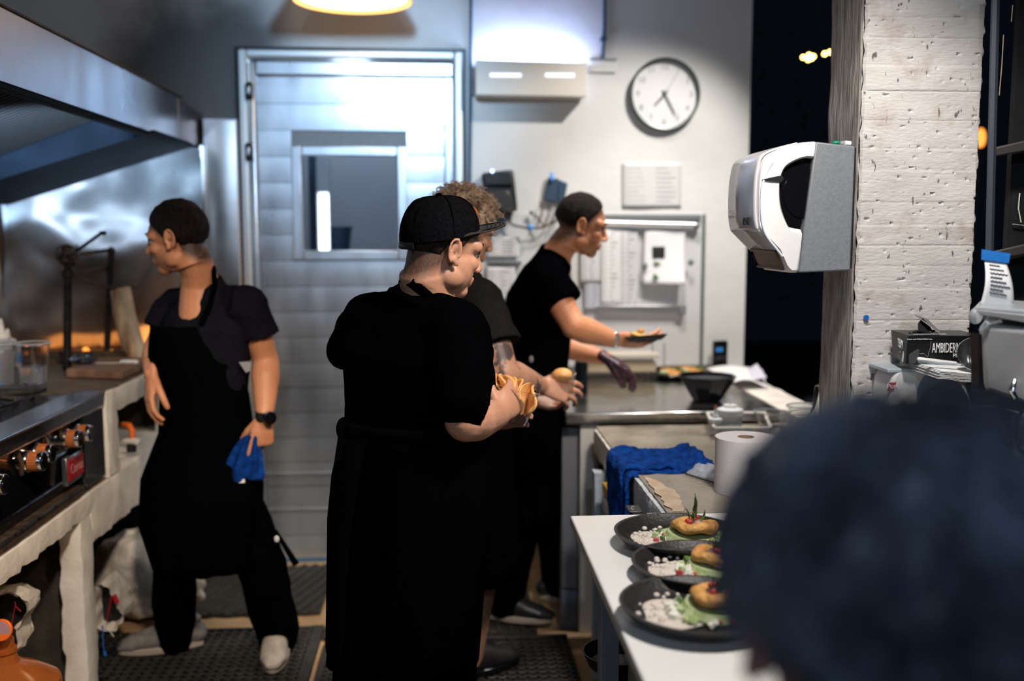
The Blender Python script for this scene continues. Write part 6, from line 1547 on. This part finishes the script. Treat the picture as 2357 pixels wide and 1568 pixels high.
torn('torn_sack', 'torn sack mouth with a red stripe and blue cord beside the white post', [(228, 1345), (240, 1336), (254, 1350), (268, 1372), (286, 1410), (285, 1424), (264, 1452), (240, 1448), (226, 1440), (222, 1390)], 3.40, .12, 2,
     [([(256, 1372), (252, 1400), (245, 1430)], M_red, .002), ([(262, 1370), (270, 1388)], M_red, .008), ([(236, 1440), (238, 1490), (242, 1510)], M_cable, .002), ([(240, 1500), (243, 1510)], M_cable, .005), ([(232, 1430), (248, 1446), (262, 1466)], M_foil, .0018)])
# big amber jug
jc = at(0, 1720, 2.62); jc = V((at(8, 1500, 2.70).x, 2.70, 0)); zt_ = at(10, 1470, 2.70).z
jg = thing('amber_jug', 'translucent amber water jug with an orange screw cap, bottom left corner', 'jug', jc)
zz = [at(0, y, 2.70).z for y in (1472, 1500, 1524, 1545, 1575, 1640)]
part('jug', MB().lathe([(.001, .002), (.13, .002), (.145, .03), (.148, zz[5] - .03), (.140, zz[4]), (.09, zz[3]), (.040, zz[2]), (.028, zz[1]), (.028, zz[0]), (.024, zz[0]), (.024, zz[1]), (.035, zz[2] - .004), (.086, zz[3] - .005), (.135, zz[4] - .004), (.143, zz[5] - .03), (.140, .03), (.001, .008)], jc, 48), M_orange, jg)
part('neck_ring', MB().lathe([(.026, zz[1]), (.034, zz[1]), (.034, zz[1] + .010), (.026, zz[1] + .010), (.026, zz[1])], jc, 32, cap=False), M_orange, jg)
capc = at(5, 1450, 2.66)
part('cap', MB().cyl(capc, capc + V((0, -.010, .002)), .029, n=40), M_orangep, jg, bevel=.002); part('cap_liner', MB().cyl(capc + V((0, -.010, .002)), capc + V((0, -.012, .002)), .025, n=40), mat('pinkish_liner', (.42, .25, .28), .5), jg)
# orange gas hose seen through the opening
hs = thing('orange_hose', 'bright orange gas hose looped inside the counter opening', 'hose', at(300, 1010, 3.9))
part('hose', MB().tube([at(282, 978, 3.9), at(297, 980, 3.86), at(305, 995, 3.84), at(304, 1012, 3.84)], .012, 12, round_ends=True), M_orangep, hs)
part('fitting', MB().tube([at(288, 1016, 3.84), at(318, 1016, 3.82)], .012, 12, round_ends=True).ball(at(316, 1018, 3.82), .014), M_cream, hs)
part('valve', MB().cyl(at(303, 1020, 3.84), at(303, 1040, 3.84), .018), M_blackp, hs)

# ---------------- towel dispenser on the pillar (side towards the camera)
td = thing('towel_dispenser', 'white and grey paper towel dispenser mounted on the left face of the pillar', 'dispenser', at(1900, 628, 2.42))
DY0, DY1 = 2.36, 2.60
G = lambda x, y: at(x, y, DY0)
gp = [G(1838, 628), G(1958, 623), G(1969, 337), G(1878, 326)]; off = V((0, DY1 - DY0, 0))
part('rear_shell', MB().prism(gp, off), M_greyp, td, bevel=.004)
part('wall_bracket', MB().prism([G(1957, 618) + V((0, .01, 0)), G(1965, 618) + V((0, .01, 0)), G(1975, 340) + V((0, .01, 0)), G(1969, 340) + V((0, .01, 0))], V((0, .22, 0))), M_blackp, td)
def crv(pts, n=6):
    out = []
    for i in range(len(pts) - 1):
        p0 = pts[max(0, i - 1)]; p1, p2 = pts[i], pts[i + 1]; p3 = pts[min(len(pts) - 1, i + 2)]
        for k in range(n):
            t = k / n
            out.append(tuple(.5 * ((2 * p1[a]) + (-p0[a] + p2[a]) * t + (2 * p0[a] - 5 * p1[a] + 4 * p2[a] - p3[a]) * t * t + (-p0[a] + 3 * p1[a] - 3 * p2[a] + p3[a]) * t ** 3) for a in (0, 1)))
    return out + [pts[-1]]
outer = crv([(1877, 326), (1840, 330), (1800, 340), (1762, 358)], 4) + crv([(1762, 358), (1750, 390), (1745, 440), (1745, 500), (1750, 530), (1775, 556), (1797, 578)], 4)[1:] + [(1813, 618), (1822, 627), (1837, 627)]
inner = [(1846, 530)] + crv([(1846, 530), (1826, 526), (1815, 520), (1800, 480), (1796, 440), (1800, 405), (1815, 380), (1850, 363), (1873, 363)], 5)[1:]
# white side cheek as a strip between the outer outline and the black wheel
def resample(p, n):
    L = [0]
    for a, b in zip(p, p[1:]): L.append(L[-1] + math.hypot(b[0] - a[0], b[1] - a[1]))
    out = []
    for k in range(n):
        d = L[-1] * k / (n - 1); i = max(j for j in range(len(L)) if L[j] <= d + 1e-9); i = min(i, len(p) - 2)
        t = (d - L[i]) / max(1e-9, L[i + 1] - L[i]); out.append((p[i][0] + (p[i + 1][0] - p[i][0]) * t, p[i][1] + (p[i + 1][1] - p[i][1]) * t))
    return out
oo = resample(outer, 60); ii = resample(inner[::-1], 60)
ch = MB(); ys = 0
rowo = [G(*p) for p in oo]; rowi = [G(*p) for p in ii]
rows = [[p + V((0, .20, 0)) for p in rowo], [p + V((0, .012, 0)) for p in rowo], [lerp(a, b, .06) for a, b in zip(rowo, rowi)], [lerp(a, b, .9) - V((0, .002, 0)) for a, b in zip(rowo, rowi)], [p + V((0, .010, 0)) for p in rowi], [p + V((0, .05, 0)) for p in rowi]]
ch.rings(rows, close=False, cap=False)
part('side_cheek', ch, M_whitep, td, solid=.003)
# glossy front cover: the curved shell that runs across the width
fc = resample(crv([(1840, 329), (1800, 340), (1762, 358), (1750, 392), (1745, 440), (1745, 500), (1750, 530)], 6), 40)
part('front_cover', MB().rings([[G(*p) + V((-.004, .004, 0)) for p in fc], [G(*p) + V((-.006, .02, 0)) for p in fc], [G(*p) + V((-.008, .12, 0)) for p in fc], [G(*p) + V((-.006, .225, 0)) for p in fc], [G(*p) + V((.004, .24, 0)) for p in fc]], close=False, cap=False), mat('glossy_lilac_white', (.62, .62, .68), .15), td, solid=.003)
fc2 = resample(crv([(1750, 530), (1775, 556), (1797, 578)], 6), 16)
part('lower_chute', MB().rings([[G(*p) + V((-.002, .006, 0)) for p in fc2], [G(*p) + V((-.002, .24, 0)) for p in fc2]], close=False, cap=False), mat('grey_white_gloss', (.40, .37, .36), .2), td, solid=.003)
part('outlet', MB().prism([G(1797, 580) + V((-.004, .03, 0)), G(1812, 618) + V((-.004, .03, 0)), G(1812, 618) + V((-.004, .21, 0)), G(1797, 580) + V((-.004, .21, 0))], (.006, 0, 0)), M_blackp, td)
part('outlet_rim', MB().tube([G(1797, 580) + V((-.005, .02, 0)), G(1814, 620) + V((-.005, .02, 0)), G(1814, 620) + V((-.005, .22, 0)), G(1797, 580) + V((-.005, .22, 0)), G(1797, 580) + V((-.005, .02, 0))], .0035, 8), mat('brown_trim', (.12, .07, .045), .35), td)
part('dark_window', MB().prism([G(*p) + V((0, .012, 0)) for p in resample(inner, 40)] , V((0, .004, 0))), M_blackg, td)
part('roll_disc', MB().cyl(G(1862, 446) + V((0, .010, 0)), G(1862, 446) + V((0, .03, 0)), .060, n=48), M_blackg, td)
part('latch', MB().prism([G(1753, 414), G(1772, 409), G(1798, 404), G(1802, 412), G(1796, 420), G(1770, 417)], (0, -.006, 0)), M_blackp, td)
part('cheek_ridge', MB().tube([G(*p) - V((0, .003, 0)) for p in crv([(1778, 372), (1762, 400), (1752, 440), (1752, 500), (1762, 540), (1786, 572), (1800, 590)], 5)], .003, 8), mat('pale_blue_white', (.62, .67, .74), .25), td)
lettering('eva', G(1746, 506) + V((-.012, .06, 0)), .040, axes((0, -1, 0), (0, 0, 1)), M_inkd, td, ext=.0006)
# bits lying on the dispenser
gb = part('green_cap', MB().ball(at(1925, 329, 2.46), (.011, .008, .005)), M_green); tag(gb, 'tiny green cap lying on top of the pillar towel dispenser', 'cap')
vb = thing('small_bottle', 'tiny clear bottle with white label lying on the towel dispenser', 'bottle', at(1945, 332, 2.45))
part('body', MB().cyl(at(1934, 330, 2.45), at(1948, 329, 2.45), .0055), M_frost, vb, bevel=.001); part('label_band', MB().cyl(at(1944, 330, 2.445), at(1958, 331, 2.445), .0065), M_paper, vb, bevel=.001)

# ---------------- jumbo paper dispenser on the pillar front with things on top
JY = 2.30
jd = thing('paper_dispenser', 'rounded white paper dispenser with a smoky blue window and red logo on the pillar front', 'dispenser', at(2140, 1000, JY))
J = lambda x, y: at(x, y, JY)
jo = crv([(2045, 1010), (2048, 905), (2060, 862), (2080, 850), (2108, 852), (2125, 848), (2170, 848), (2215, 880), (2240, 930), (2246, 985), (2240, 1080)], 5) + [(2045, 1080)]
part('housing', MB().prism([J(*p) for p in jo], (0, .10, 0)), mat('milky_white', (.66, .66, .66), .3), jd, bevel=.008, seg=3)
jw = crv([(2110, 900), (2125, 868), (2150, 860), (2190, 872), (2222, 905), (2232, 950)], 5) + [(2232, 1040), (2110, 1040)]
part('window', MB().prism([J(*p) + V((0, -.003, 0)) for p in jw], (0, .004, 0)), mat('smoky_blue', (.16, .20, .26), .2), jd, bevel=.001)
rc_ = J(2155, 935) + V((0, -.006, 0)); part('roll_hint', MB().lathe([(.025, 0), (.048, 0), (.048, .002), (.025, .002), (.025, 0)], rc_, 36, FY, cap=False), mat('deep_blue_roll', (.05, .09, .16), .4), jd)
part('shelf_top', MB().box(at(2044, 850, 2.30), at(2262, 842, 2.41)), mat('grey_shelf', (.34, .38, .42), .5), jd, bevel=.002)
lg_ = part('logo_plate', MB().prism([J(2042, 900) - V((0, .003, 0)), J(2056, 897) - V((0, .003, 0)), J(2062, 880) - V((0, .003, 0)), J(2046, 881) - V((0, .003, 0))], (0, .003, 0)), mat('dull_red', (.35, .05, .05), .5), jd)
lettering('Purl', J(2052, 889) - V((0, .004, 0)), .017, FACE_CAM, M_paper, lg_)
pp2 = thing('paper_stack', 'thick stack of white paper on top of the white dispenser', 'papers', at(2200, 865, 2.2))
for i in range(9):
    z = .0025 * i; part('sheet', MB().grid(lambda u, v, i=i: V((lerp(at(2155 + 3 * (i % 3), 868, 2.18), at(2262, 880, 2.18), u).x, 2.17 + .20 * v, 0)) + V((0, 0, at(2155, 848, 2.24).z - .010 + .0022 * i - .012 * (1 - v) * (u + .3) + .003 * nz((u * 3, i, 0)))), 10, 6), M_paper, pp2, 'all', solid=.0012)
# glove box
gx0, gx1 = at(2084, 838, 2.27), at(2262, 838, 2.27); gz1 = at(2085, 772, 2.27).z; gz0 = at(2085, 838, 2.27).z
gb_ = thing('glove_box', 'black cardboard glove box reading AMBIDERM with its top flap torn open', 'box', V((gx0.x, 2.27, gz0)))
lx = at(2049, 768, 2.36); lx2 = at(2046, 822, 2.36)
BX = [V((gx0.x, 2.27, gz0)), V((gx1.x, 2.27, gz0 + .0)), V((gx1.x, 2.38, gz0)), V((lx2.x + .02, 2.38, gz0 + .005)), V((gx0.x + .003, 2.27, gz1)), V((gx1.x, 2.27, gz1 - .003)), V((gx1.x, 2.38, gz1)), V((lx.x + .012, 2.38, gz1 + .002))]
M_gbox = mat('black_card', (.008, .008, .009), .35)
part('carton', MB().hexa(BX), M_gbox, gb_, bevel=.0015)
e1 = (BX[4] - BX[7]).normalized()
part('end_panel', MB().prism([BX[3] - V((.0015, .001, 0)), BX[0] - V((.0015, .001, 0)), BX[4] - V((.0015, .001, 0)), BX[7] - V((.0015, .001, 0))], (.001, 0, 0)), mat('grey_black_card', (.035, .034, .034), .5), gb_)
tw = (gx1.x - gx0.x)
lettering('AMBIDERM', at(2178, 802, 2.268), .0335, FACE_CAM, M_whitep, gb_, sx=.43, ext=.0008)
lettering('Plus', at(2203, 819, 2.268), .013, FACE_CAM, M_paper, gb_)
lettering('Product made of Natural Rubber Latex', at(2117, 781, 2.268), .0043, FACE_CAM, M_paper, gb_, sx=.9)
lettering('TM', at(2210, 795, 2.268), .003, FACE_CAM, M_paper, gb_)
lettering('POWDER FREE', at(2196, 827, 2.268), .005, FACE_CAM, M_paper, gb_).name = 'x'
bpy.data.objects.remove(bpy.data.objects['x'])
Ml = axes(BX[0] - BX[3], (0, 0, 1)); el = lambda u, v, o=.003: lerp(lerp(BX[3], BX[0], u), lerp(BX[7], BX[4], u), v) + Ml.col[2] * o
lettering('AMBIDERM', el(.5, .62), .030, Ml, M_paper, gb_, sx=.55); lettering('Plus', el(.62, .36), .012, Ml, M_paper, gb_)
for i in range(3): part('fine_print', MB().prism([el(.45, .10 + .05 * i), el(.75, .10 + .05 * i), el(.75, .12 + .05 * i), el(.45, .12 + .05 * i)], Ml.col[2] * .0004), M_ink, gb_)
part('glove_symbol', MB().prism([el(.80, .04), el(.92, .04), el(.93, .3), el(.88, .42), el(.84, .3)], Ml.col[2] * .0004), M_paper, gb_)
part('top_print', MB().prism([V((gx0.x + .02, 2.275, gz1 + .0012)), V((gx0.x + .10, 2.275, gz1 + .0012)), V((gx0.x + .10, 2.283, gz1 + .0012)), V((gx0.x + .02, 2.283, gz1 + .0012))], (0, 0, .0004)), M_paper, gb_)
fp = [at(2105, 728, 2.33), at(2121, 742, 2.30), at(2160, 770, 2.29), at(2140, 772, 2.33), at(2125, 768, 2.34)]
part('torn_flap', MB().prism([at(2105, 726, 2.34), at(2162, 768, 2.285), at(2168, 769, 2.34), at(2134, 736, 2.36)], (.001, .002, .002)), mat('grey_card', (.16, .15, .15), .6), gb_)
part('torn_flap', MB().prism([at(2114, 766, 2.32), at(2114, 744, 2.33), at(2124, 733, 2.335), at(2134, 742, 2.335), at(2150, 766, 2.31)], (0, .003, 0)), M_gbox, gb_)
part('pulled_glove', MB().tube([at(2096, 767, 2.31), at(2108, 763, 2.32), at(2130, 765, 2.32), at(2150, 762, 2.31)], (.006, .003), 8, round_ends=True), M_gbox, gb_)
part('perforated_window', MB().prism([at(2092, 837, 2.268), at(2092, 816, 2.268), at(2112, 803, 2.268), at(2117, 806, 2.268), at(2113, 826, 2.268), at(2106, 837, 2.268)], (0, .0006, 0)), mat('dark_grey_card', (.05, .05, .052), .5), gb_)
part('window_outline', MB().tube([at(2143, 786, 2.268), at(2142, 800, 2.268), at(2137, 813, 2.268), at(2136, 822, 2.268), at(2125, 814, 2.268), at(2117, 815, 2.268)], .0006, 5), M_ink, gb_)
# ladle lying in front of the box
ld = thing('slotted_spoon', 'steel slotted spoon with a white handle lying in front of the glove box', 'spoon', at(2180, 838, 2.22))
part('handle', MB().tube([at(2116, 827, 2.21), at(2160, 832, 2.21), at(2200, 836, 2.21)], [(.0075, .005), (.0065, .0045), (.005, .0035)], 12, round_ends=True), M_whitep, ld)
part('handle_underside', MB().tube([at(2116, 833, 2.213), at(2200, 839, 2.213)], (.006, .003), 8, round_ends=True), mat('pale_cyan_plastic', (.35, .5, .6), .35), ld)
bc_ = at(2243, 818, 2.20); Mb = Euler((math.radians(62), math.radians(-22), 0)).to_matrix()
part('bowl', MB().lathe([(.001, -.008), (.020, -.006), (.034, .002), (.040, .008), (.041, .007), (.035, -.001), (.020, -.009), (.001, -.011)], bc_, 40, Mb), M_steel, ld)
for i in range(5): part('slot', MB().box(bc_ + Mb @ V((-.016 + .008 * i, -.010, -.0045)) - V((.002, .002, .004)), bc_ + Mb @ V((-.016 + .008 * i, .006, -.0045)) + V((.002, .002, .004)), None), M_blackg, ld)
part('neck', MB().tube([at(2195, 836, 2.21), at(2210, 838, 2.205), at(2262, 840, 2.20)], (.004, .003), 8), M_chrome, ld)

# ---------------- right edge
sw = struct('wall_right', roughbox((1.36, 2.36, 0), (2.6, 2.5, 1.10), .07, .003), mat('blue_white_wall', (.52, .56, .60), .6, col2=(.62, .65, .68), nscale=6, bump=.2))
cb = thing('chalkboard_frame', 'dark blue-grey steel frame with black chalkboard panels at the right edge', 'chalkboard', at(2300, 700, 2.3))
part('upright', MB().tube([at(2292, -40, 2.3), at(2277, 600, 2.3), at(2270, 900, 2.3)], (.007, .010), 6), mat('blue_black_steel', (.035, .04, .055), .5), cb)
for y0, y1 in ((332, 362), (570, 600)): part('cross_rail', MB().hexa([at(2285, y1, 2.3), at(2500, y1 - 40, 2.3), at(2500, y1 - 40, 2.36), at(2285, y1, 2.36), at(2285, y0 + 8, 2.3), at(2500, y0 - 40, 2.3), at(2500, y0 - 40, 2.36), at(2285, y0 + 8, 2.36)]), mat('brown_black_rail', (.04, .035, .035), .5), cb, bevel=.004)
part('board_panel', MB().box(at(2300, 900, 2.38), at(2560, -60, 2.40)), M_blackp, cb)
for pts in ([(2310, 80), (2306, 150), (2300, 220)], [(2331, 12), (2328, 50)]): part('reflected_edge', MB().tube([at(x, y, 2.365) for x, y in pts], .0012, 5), mat('chalk_tan', (.5, .4, .28), .8), cb)
part('chalk_mark', MB().tube([at(2347, 445, 2.37), at(2344, 480, 2.37), at(2350, 512, 2.37)], (.003, .001), 6).tube([at(2331, 516, 2.37), at(2362, 520, 2.37)], (.003, .001), 6), mat('chalk', (.55, .55, .5), .9), cb)
nt_ = thing('note', 'white handwritten note hanging from blue tape at the right edge', 'note', at(2290, 712, 2.0))
part('tape', MB().prism([at(2259, 598, 1.995), at(2322, 606, 1.995), at(2326, 584, 1.995), at(2260, 574, 1.995)], (0, .001, 0)), M_tape, nt_)
def nf(u, v):
    tl, tr2, bl, br = (2266, 598), (2316, 604), (2250, 702), (2326, 716); x = (tl[0] * (1 - u) + tr2[0] * u) * v + (bl[0] * (1 - u) + br[0] * u) * (1 - v); y = (tl[1] * (1 - u) + tr2[1] * u) * v + (bl[1] * (1 - u) + br[1] * u) * (1 - v)
    p = at(x, y, 2.0); p.y += -.014 * math.sin(PI * v) - .01 * (1 - v) ** 2; return p
part('sheet', MB().grid(nf, 8, 16), M_paper, nt_, 'all', solid=.0005)
for k in range(8):
    v = .90 - k * .085; pts = []
    for i in range(14): pts.append(nf(.18 + (.45 + .25 * ((k * 7) % 3) / 2) * i / 13, v + .012 * math.sin(i * 2.4 + k)) + V((0, -.0015, 0)))
    part('handwriting', MB().tube(pts, .0011, 4), M_inkd, nt_)
# steel bin in a black crate
bn = thing('steel_bin', 'dull steel food bin with a clear lid in the rack at the right edge', 'bin', at(2320, 915, 1.9))
BYr = 1.92
bf = [at(2266, 900, BYr), at(2400, 948, BYr - .12), at(2400, 760, BYr - .12), at(2252, 745, BYr)]
part('bin', MB().prism(bf, (.14, .22, 0)), mat('dull_bin_steel', (.42, .43, .45), .42, .5, col2=(.56, .57, .58), nscale=7, rvar=.1), bn, bevel=.012, seg=3)
part('flange', MB().prism([at(2240, 722, BYr), at(2400, 750, BYr - .12), at(2400, 728, BYr - .12), at(2236, 712, BYr)], (.15, .24, 0)), MATS['dull_bin_steel'], bn, bevel=.003)
part('lid', MB().prism([at(2240, 712, BYr), at(2400, 728, BYr - .12), at(2400, 716, BYr - .12), at(2246, 704, BYr)], (.14, .22, 0)), M_frost, bn, bevel=.003)
part('crumpled_wrap', MB().tube([at(2256, 760, BYr - .01), at(2270, 745, BYr - .02), at(2300, 735, BYr - .02)], [(.002, .003), (.006, .006), (.003, .010)], 8, round_ends=True).ball(at(2246, 728, BYr), (.014, .012, .016)), M_frost, bn)
part('handle', MB().tube([at(2336, 878, BYr - .08), at(2330, 900, BYr - .09), at(2338, 915, BYr - .09)], .007, 10), M_chrome, bn)
rk = thing('black_rack', 'black rack holding the steel bin above the white wall', 'rack', at(2258, 918, 1.9))
part('post', MB().prism([at(2254, 918, 1.88), at(2266, 918, 1.88), at(2260, 770, 1.88), at(2252, 768, 1.88)], (0, .03, 0)), M_blackm, rk)
part('rail', MB().prism([at(2252, 918, 1.87), at(2420, 968, 1.77), at(2420, 942, 1.77), at(2256, 896, 1.87)], (0, .03, 0)), M_blackm, rk)
part('deck', MB().hexa([at(2256, 915, 1.88), at(2420, 962, 1.78), at(2440, 925, 2.0), at(2258, 895, 2.1), at(2256, 908, 1.88), at(2420, 955, 1.78), at(2440, 918, 2.0), at(2258, 889, 2.1)]), M_blackm, rk)
part('bracket', MB().hexa([at(2300, 930, 1.9), at(2330, 930, 1.9), at(2330, 930, 2.36), at(2300, 930, 2.36), at(2300, 918, 1.9), at(2330, 918, 1.9), at(2330, 918, 2.36), at(2300, 918, 2.36)]), M_blackm, rk)
cbl = part('cable', MB().tube([at(2362, 938, 1.95), at(2342, 960, 1.95), at(2337, 1000, 1.95), at(2346, 1035, 1.95), at(2366, 1055, 1.95)], .004, 10), M_cable); tag(cbl, 'bright blue cable looping below the black rack at the right edge', 'cable')
kb = thing('glass_bottle', 'slim clear glass bottle beside the pillar foot, its rounded top above the blurred head', 'bottle', V((at(1886, 900, 2.84).x, 2.84, .836)))
part('glass', MB().lathe([(.001, .002), (.030, .002), (.033, .01), (.033, .15), (.018, .20), (.016, at(1886, 884, 2.84).z - .836 - .02), (.013, at(1886, 884, 2.84).z - .836 - .006), (.001, at(1886, 884, 2.84).z - .836)], V((at(1886, 900, 2.84).x, 2.84, .836)), 28), M_clear, kb)
part('base_ring', MB().lathe([(.026, 0), (.032, 0), (.032, .006), (.026, .006)], V((at(1886, 900, 2.84).x, 2.84, .836)), 28), M_clear, kb)

# ---------------- outside: night foliage and fairy lights
tr2 = thing('tree', 'dark leafy tree in the night outside, between the wall end and the pillar', 'tree', (3.6, 7.6, 0))
part('trunk', MB().tube([(3.6, 7.6, 0), (3.55, 7.6, 1.2), (3.7, 7.65, 2.4)], [.12, .10, .06], 12), M_rust, tr2)
lf = MB(); rnd = random.Random(11)
for i in range(2600):
    p = V((rnd.gauss(3.0, .9), rnd.uniform(7.0, 8.4), rnd.uniform(1.0, 4.6))); d = V((rnd.gauss(0, 1), rnd.gauss(0, 1), rnd.gauss(0, .7))).normalized(); u, v, _ = frame(d); s_ = rnd.uniform(.05, .11)
    lf.bm.faces.new([lf.bm.verts.new(q) for q in (p, p + d * s_ * .5 + u * s_ * .22, p + d * s_, p + d * s_ * .5 - u * s_ * .22)])
o = part('foliage', lf, M_leaf, tr2); o['kind'] = 'stuff'
light('garden_light', 'POINT', (2.3, 6.2, 3.4), (0, 0, 0), 5, (.55, .8, 1), .3)
M_fairy = mat('fairy_light', (1, .7, .3), .5, emis=(1, .60, .12), estr=30)
for i, (px, py) in enumerate(((1849, 132), (1862, 127), (1868, 134), (1860, 137), (1872, 130), (1898, 124), (1910, 120))):
    o = part('fairy_light', MB().ball(at(px, py, 6.6), .010, None, 10, 6), M_fairy); tag(o, 'tiny glowing amber fairy light in the dark tree outside', 'light', 'fairy lights in the tree')
o = part('light_cord', MB().tube([V((3.3, 7.4, 3.3)), at(1915, 119, 6.6), at(1898, 123, 6.6), at(1872, 129, 6.6), at(1862, 126, 6.6), at(1849, 131, 6.6), at(1800, 100, 6.8)], .004, 6), M_blackp); tag(o, 'thin dark cord carrying the fairy lights outside', 'cord')
lq = at(2257, 318, 6.0)
ln = thing('lantern', 'small orange lantern on a dark pole far outside, just right of the pillar', 'lantern', V((lq.x, lq.y, -.02)))
part('lamp_glass', MB().ball(lq, (.03, .03, .06)), mat('orange_glow', (1, .4, .1), .5, emis=(1, .32, .05), estr=2.0), ln)
part('pole', MB().cyl(V((lq.x, lq.y, -.02)), V((lq.x, lq.y, lq.z - .055)), .012), M_blackp, ln)
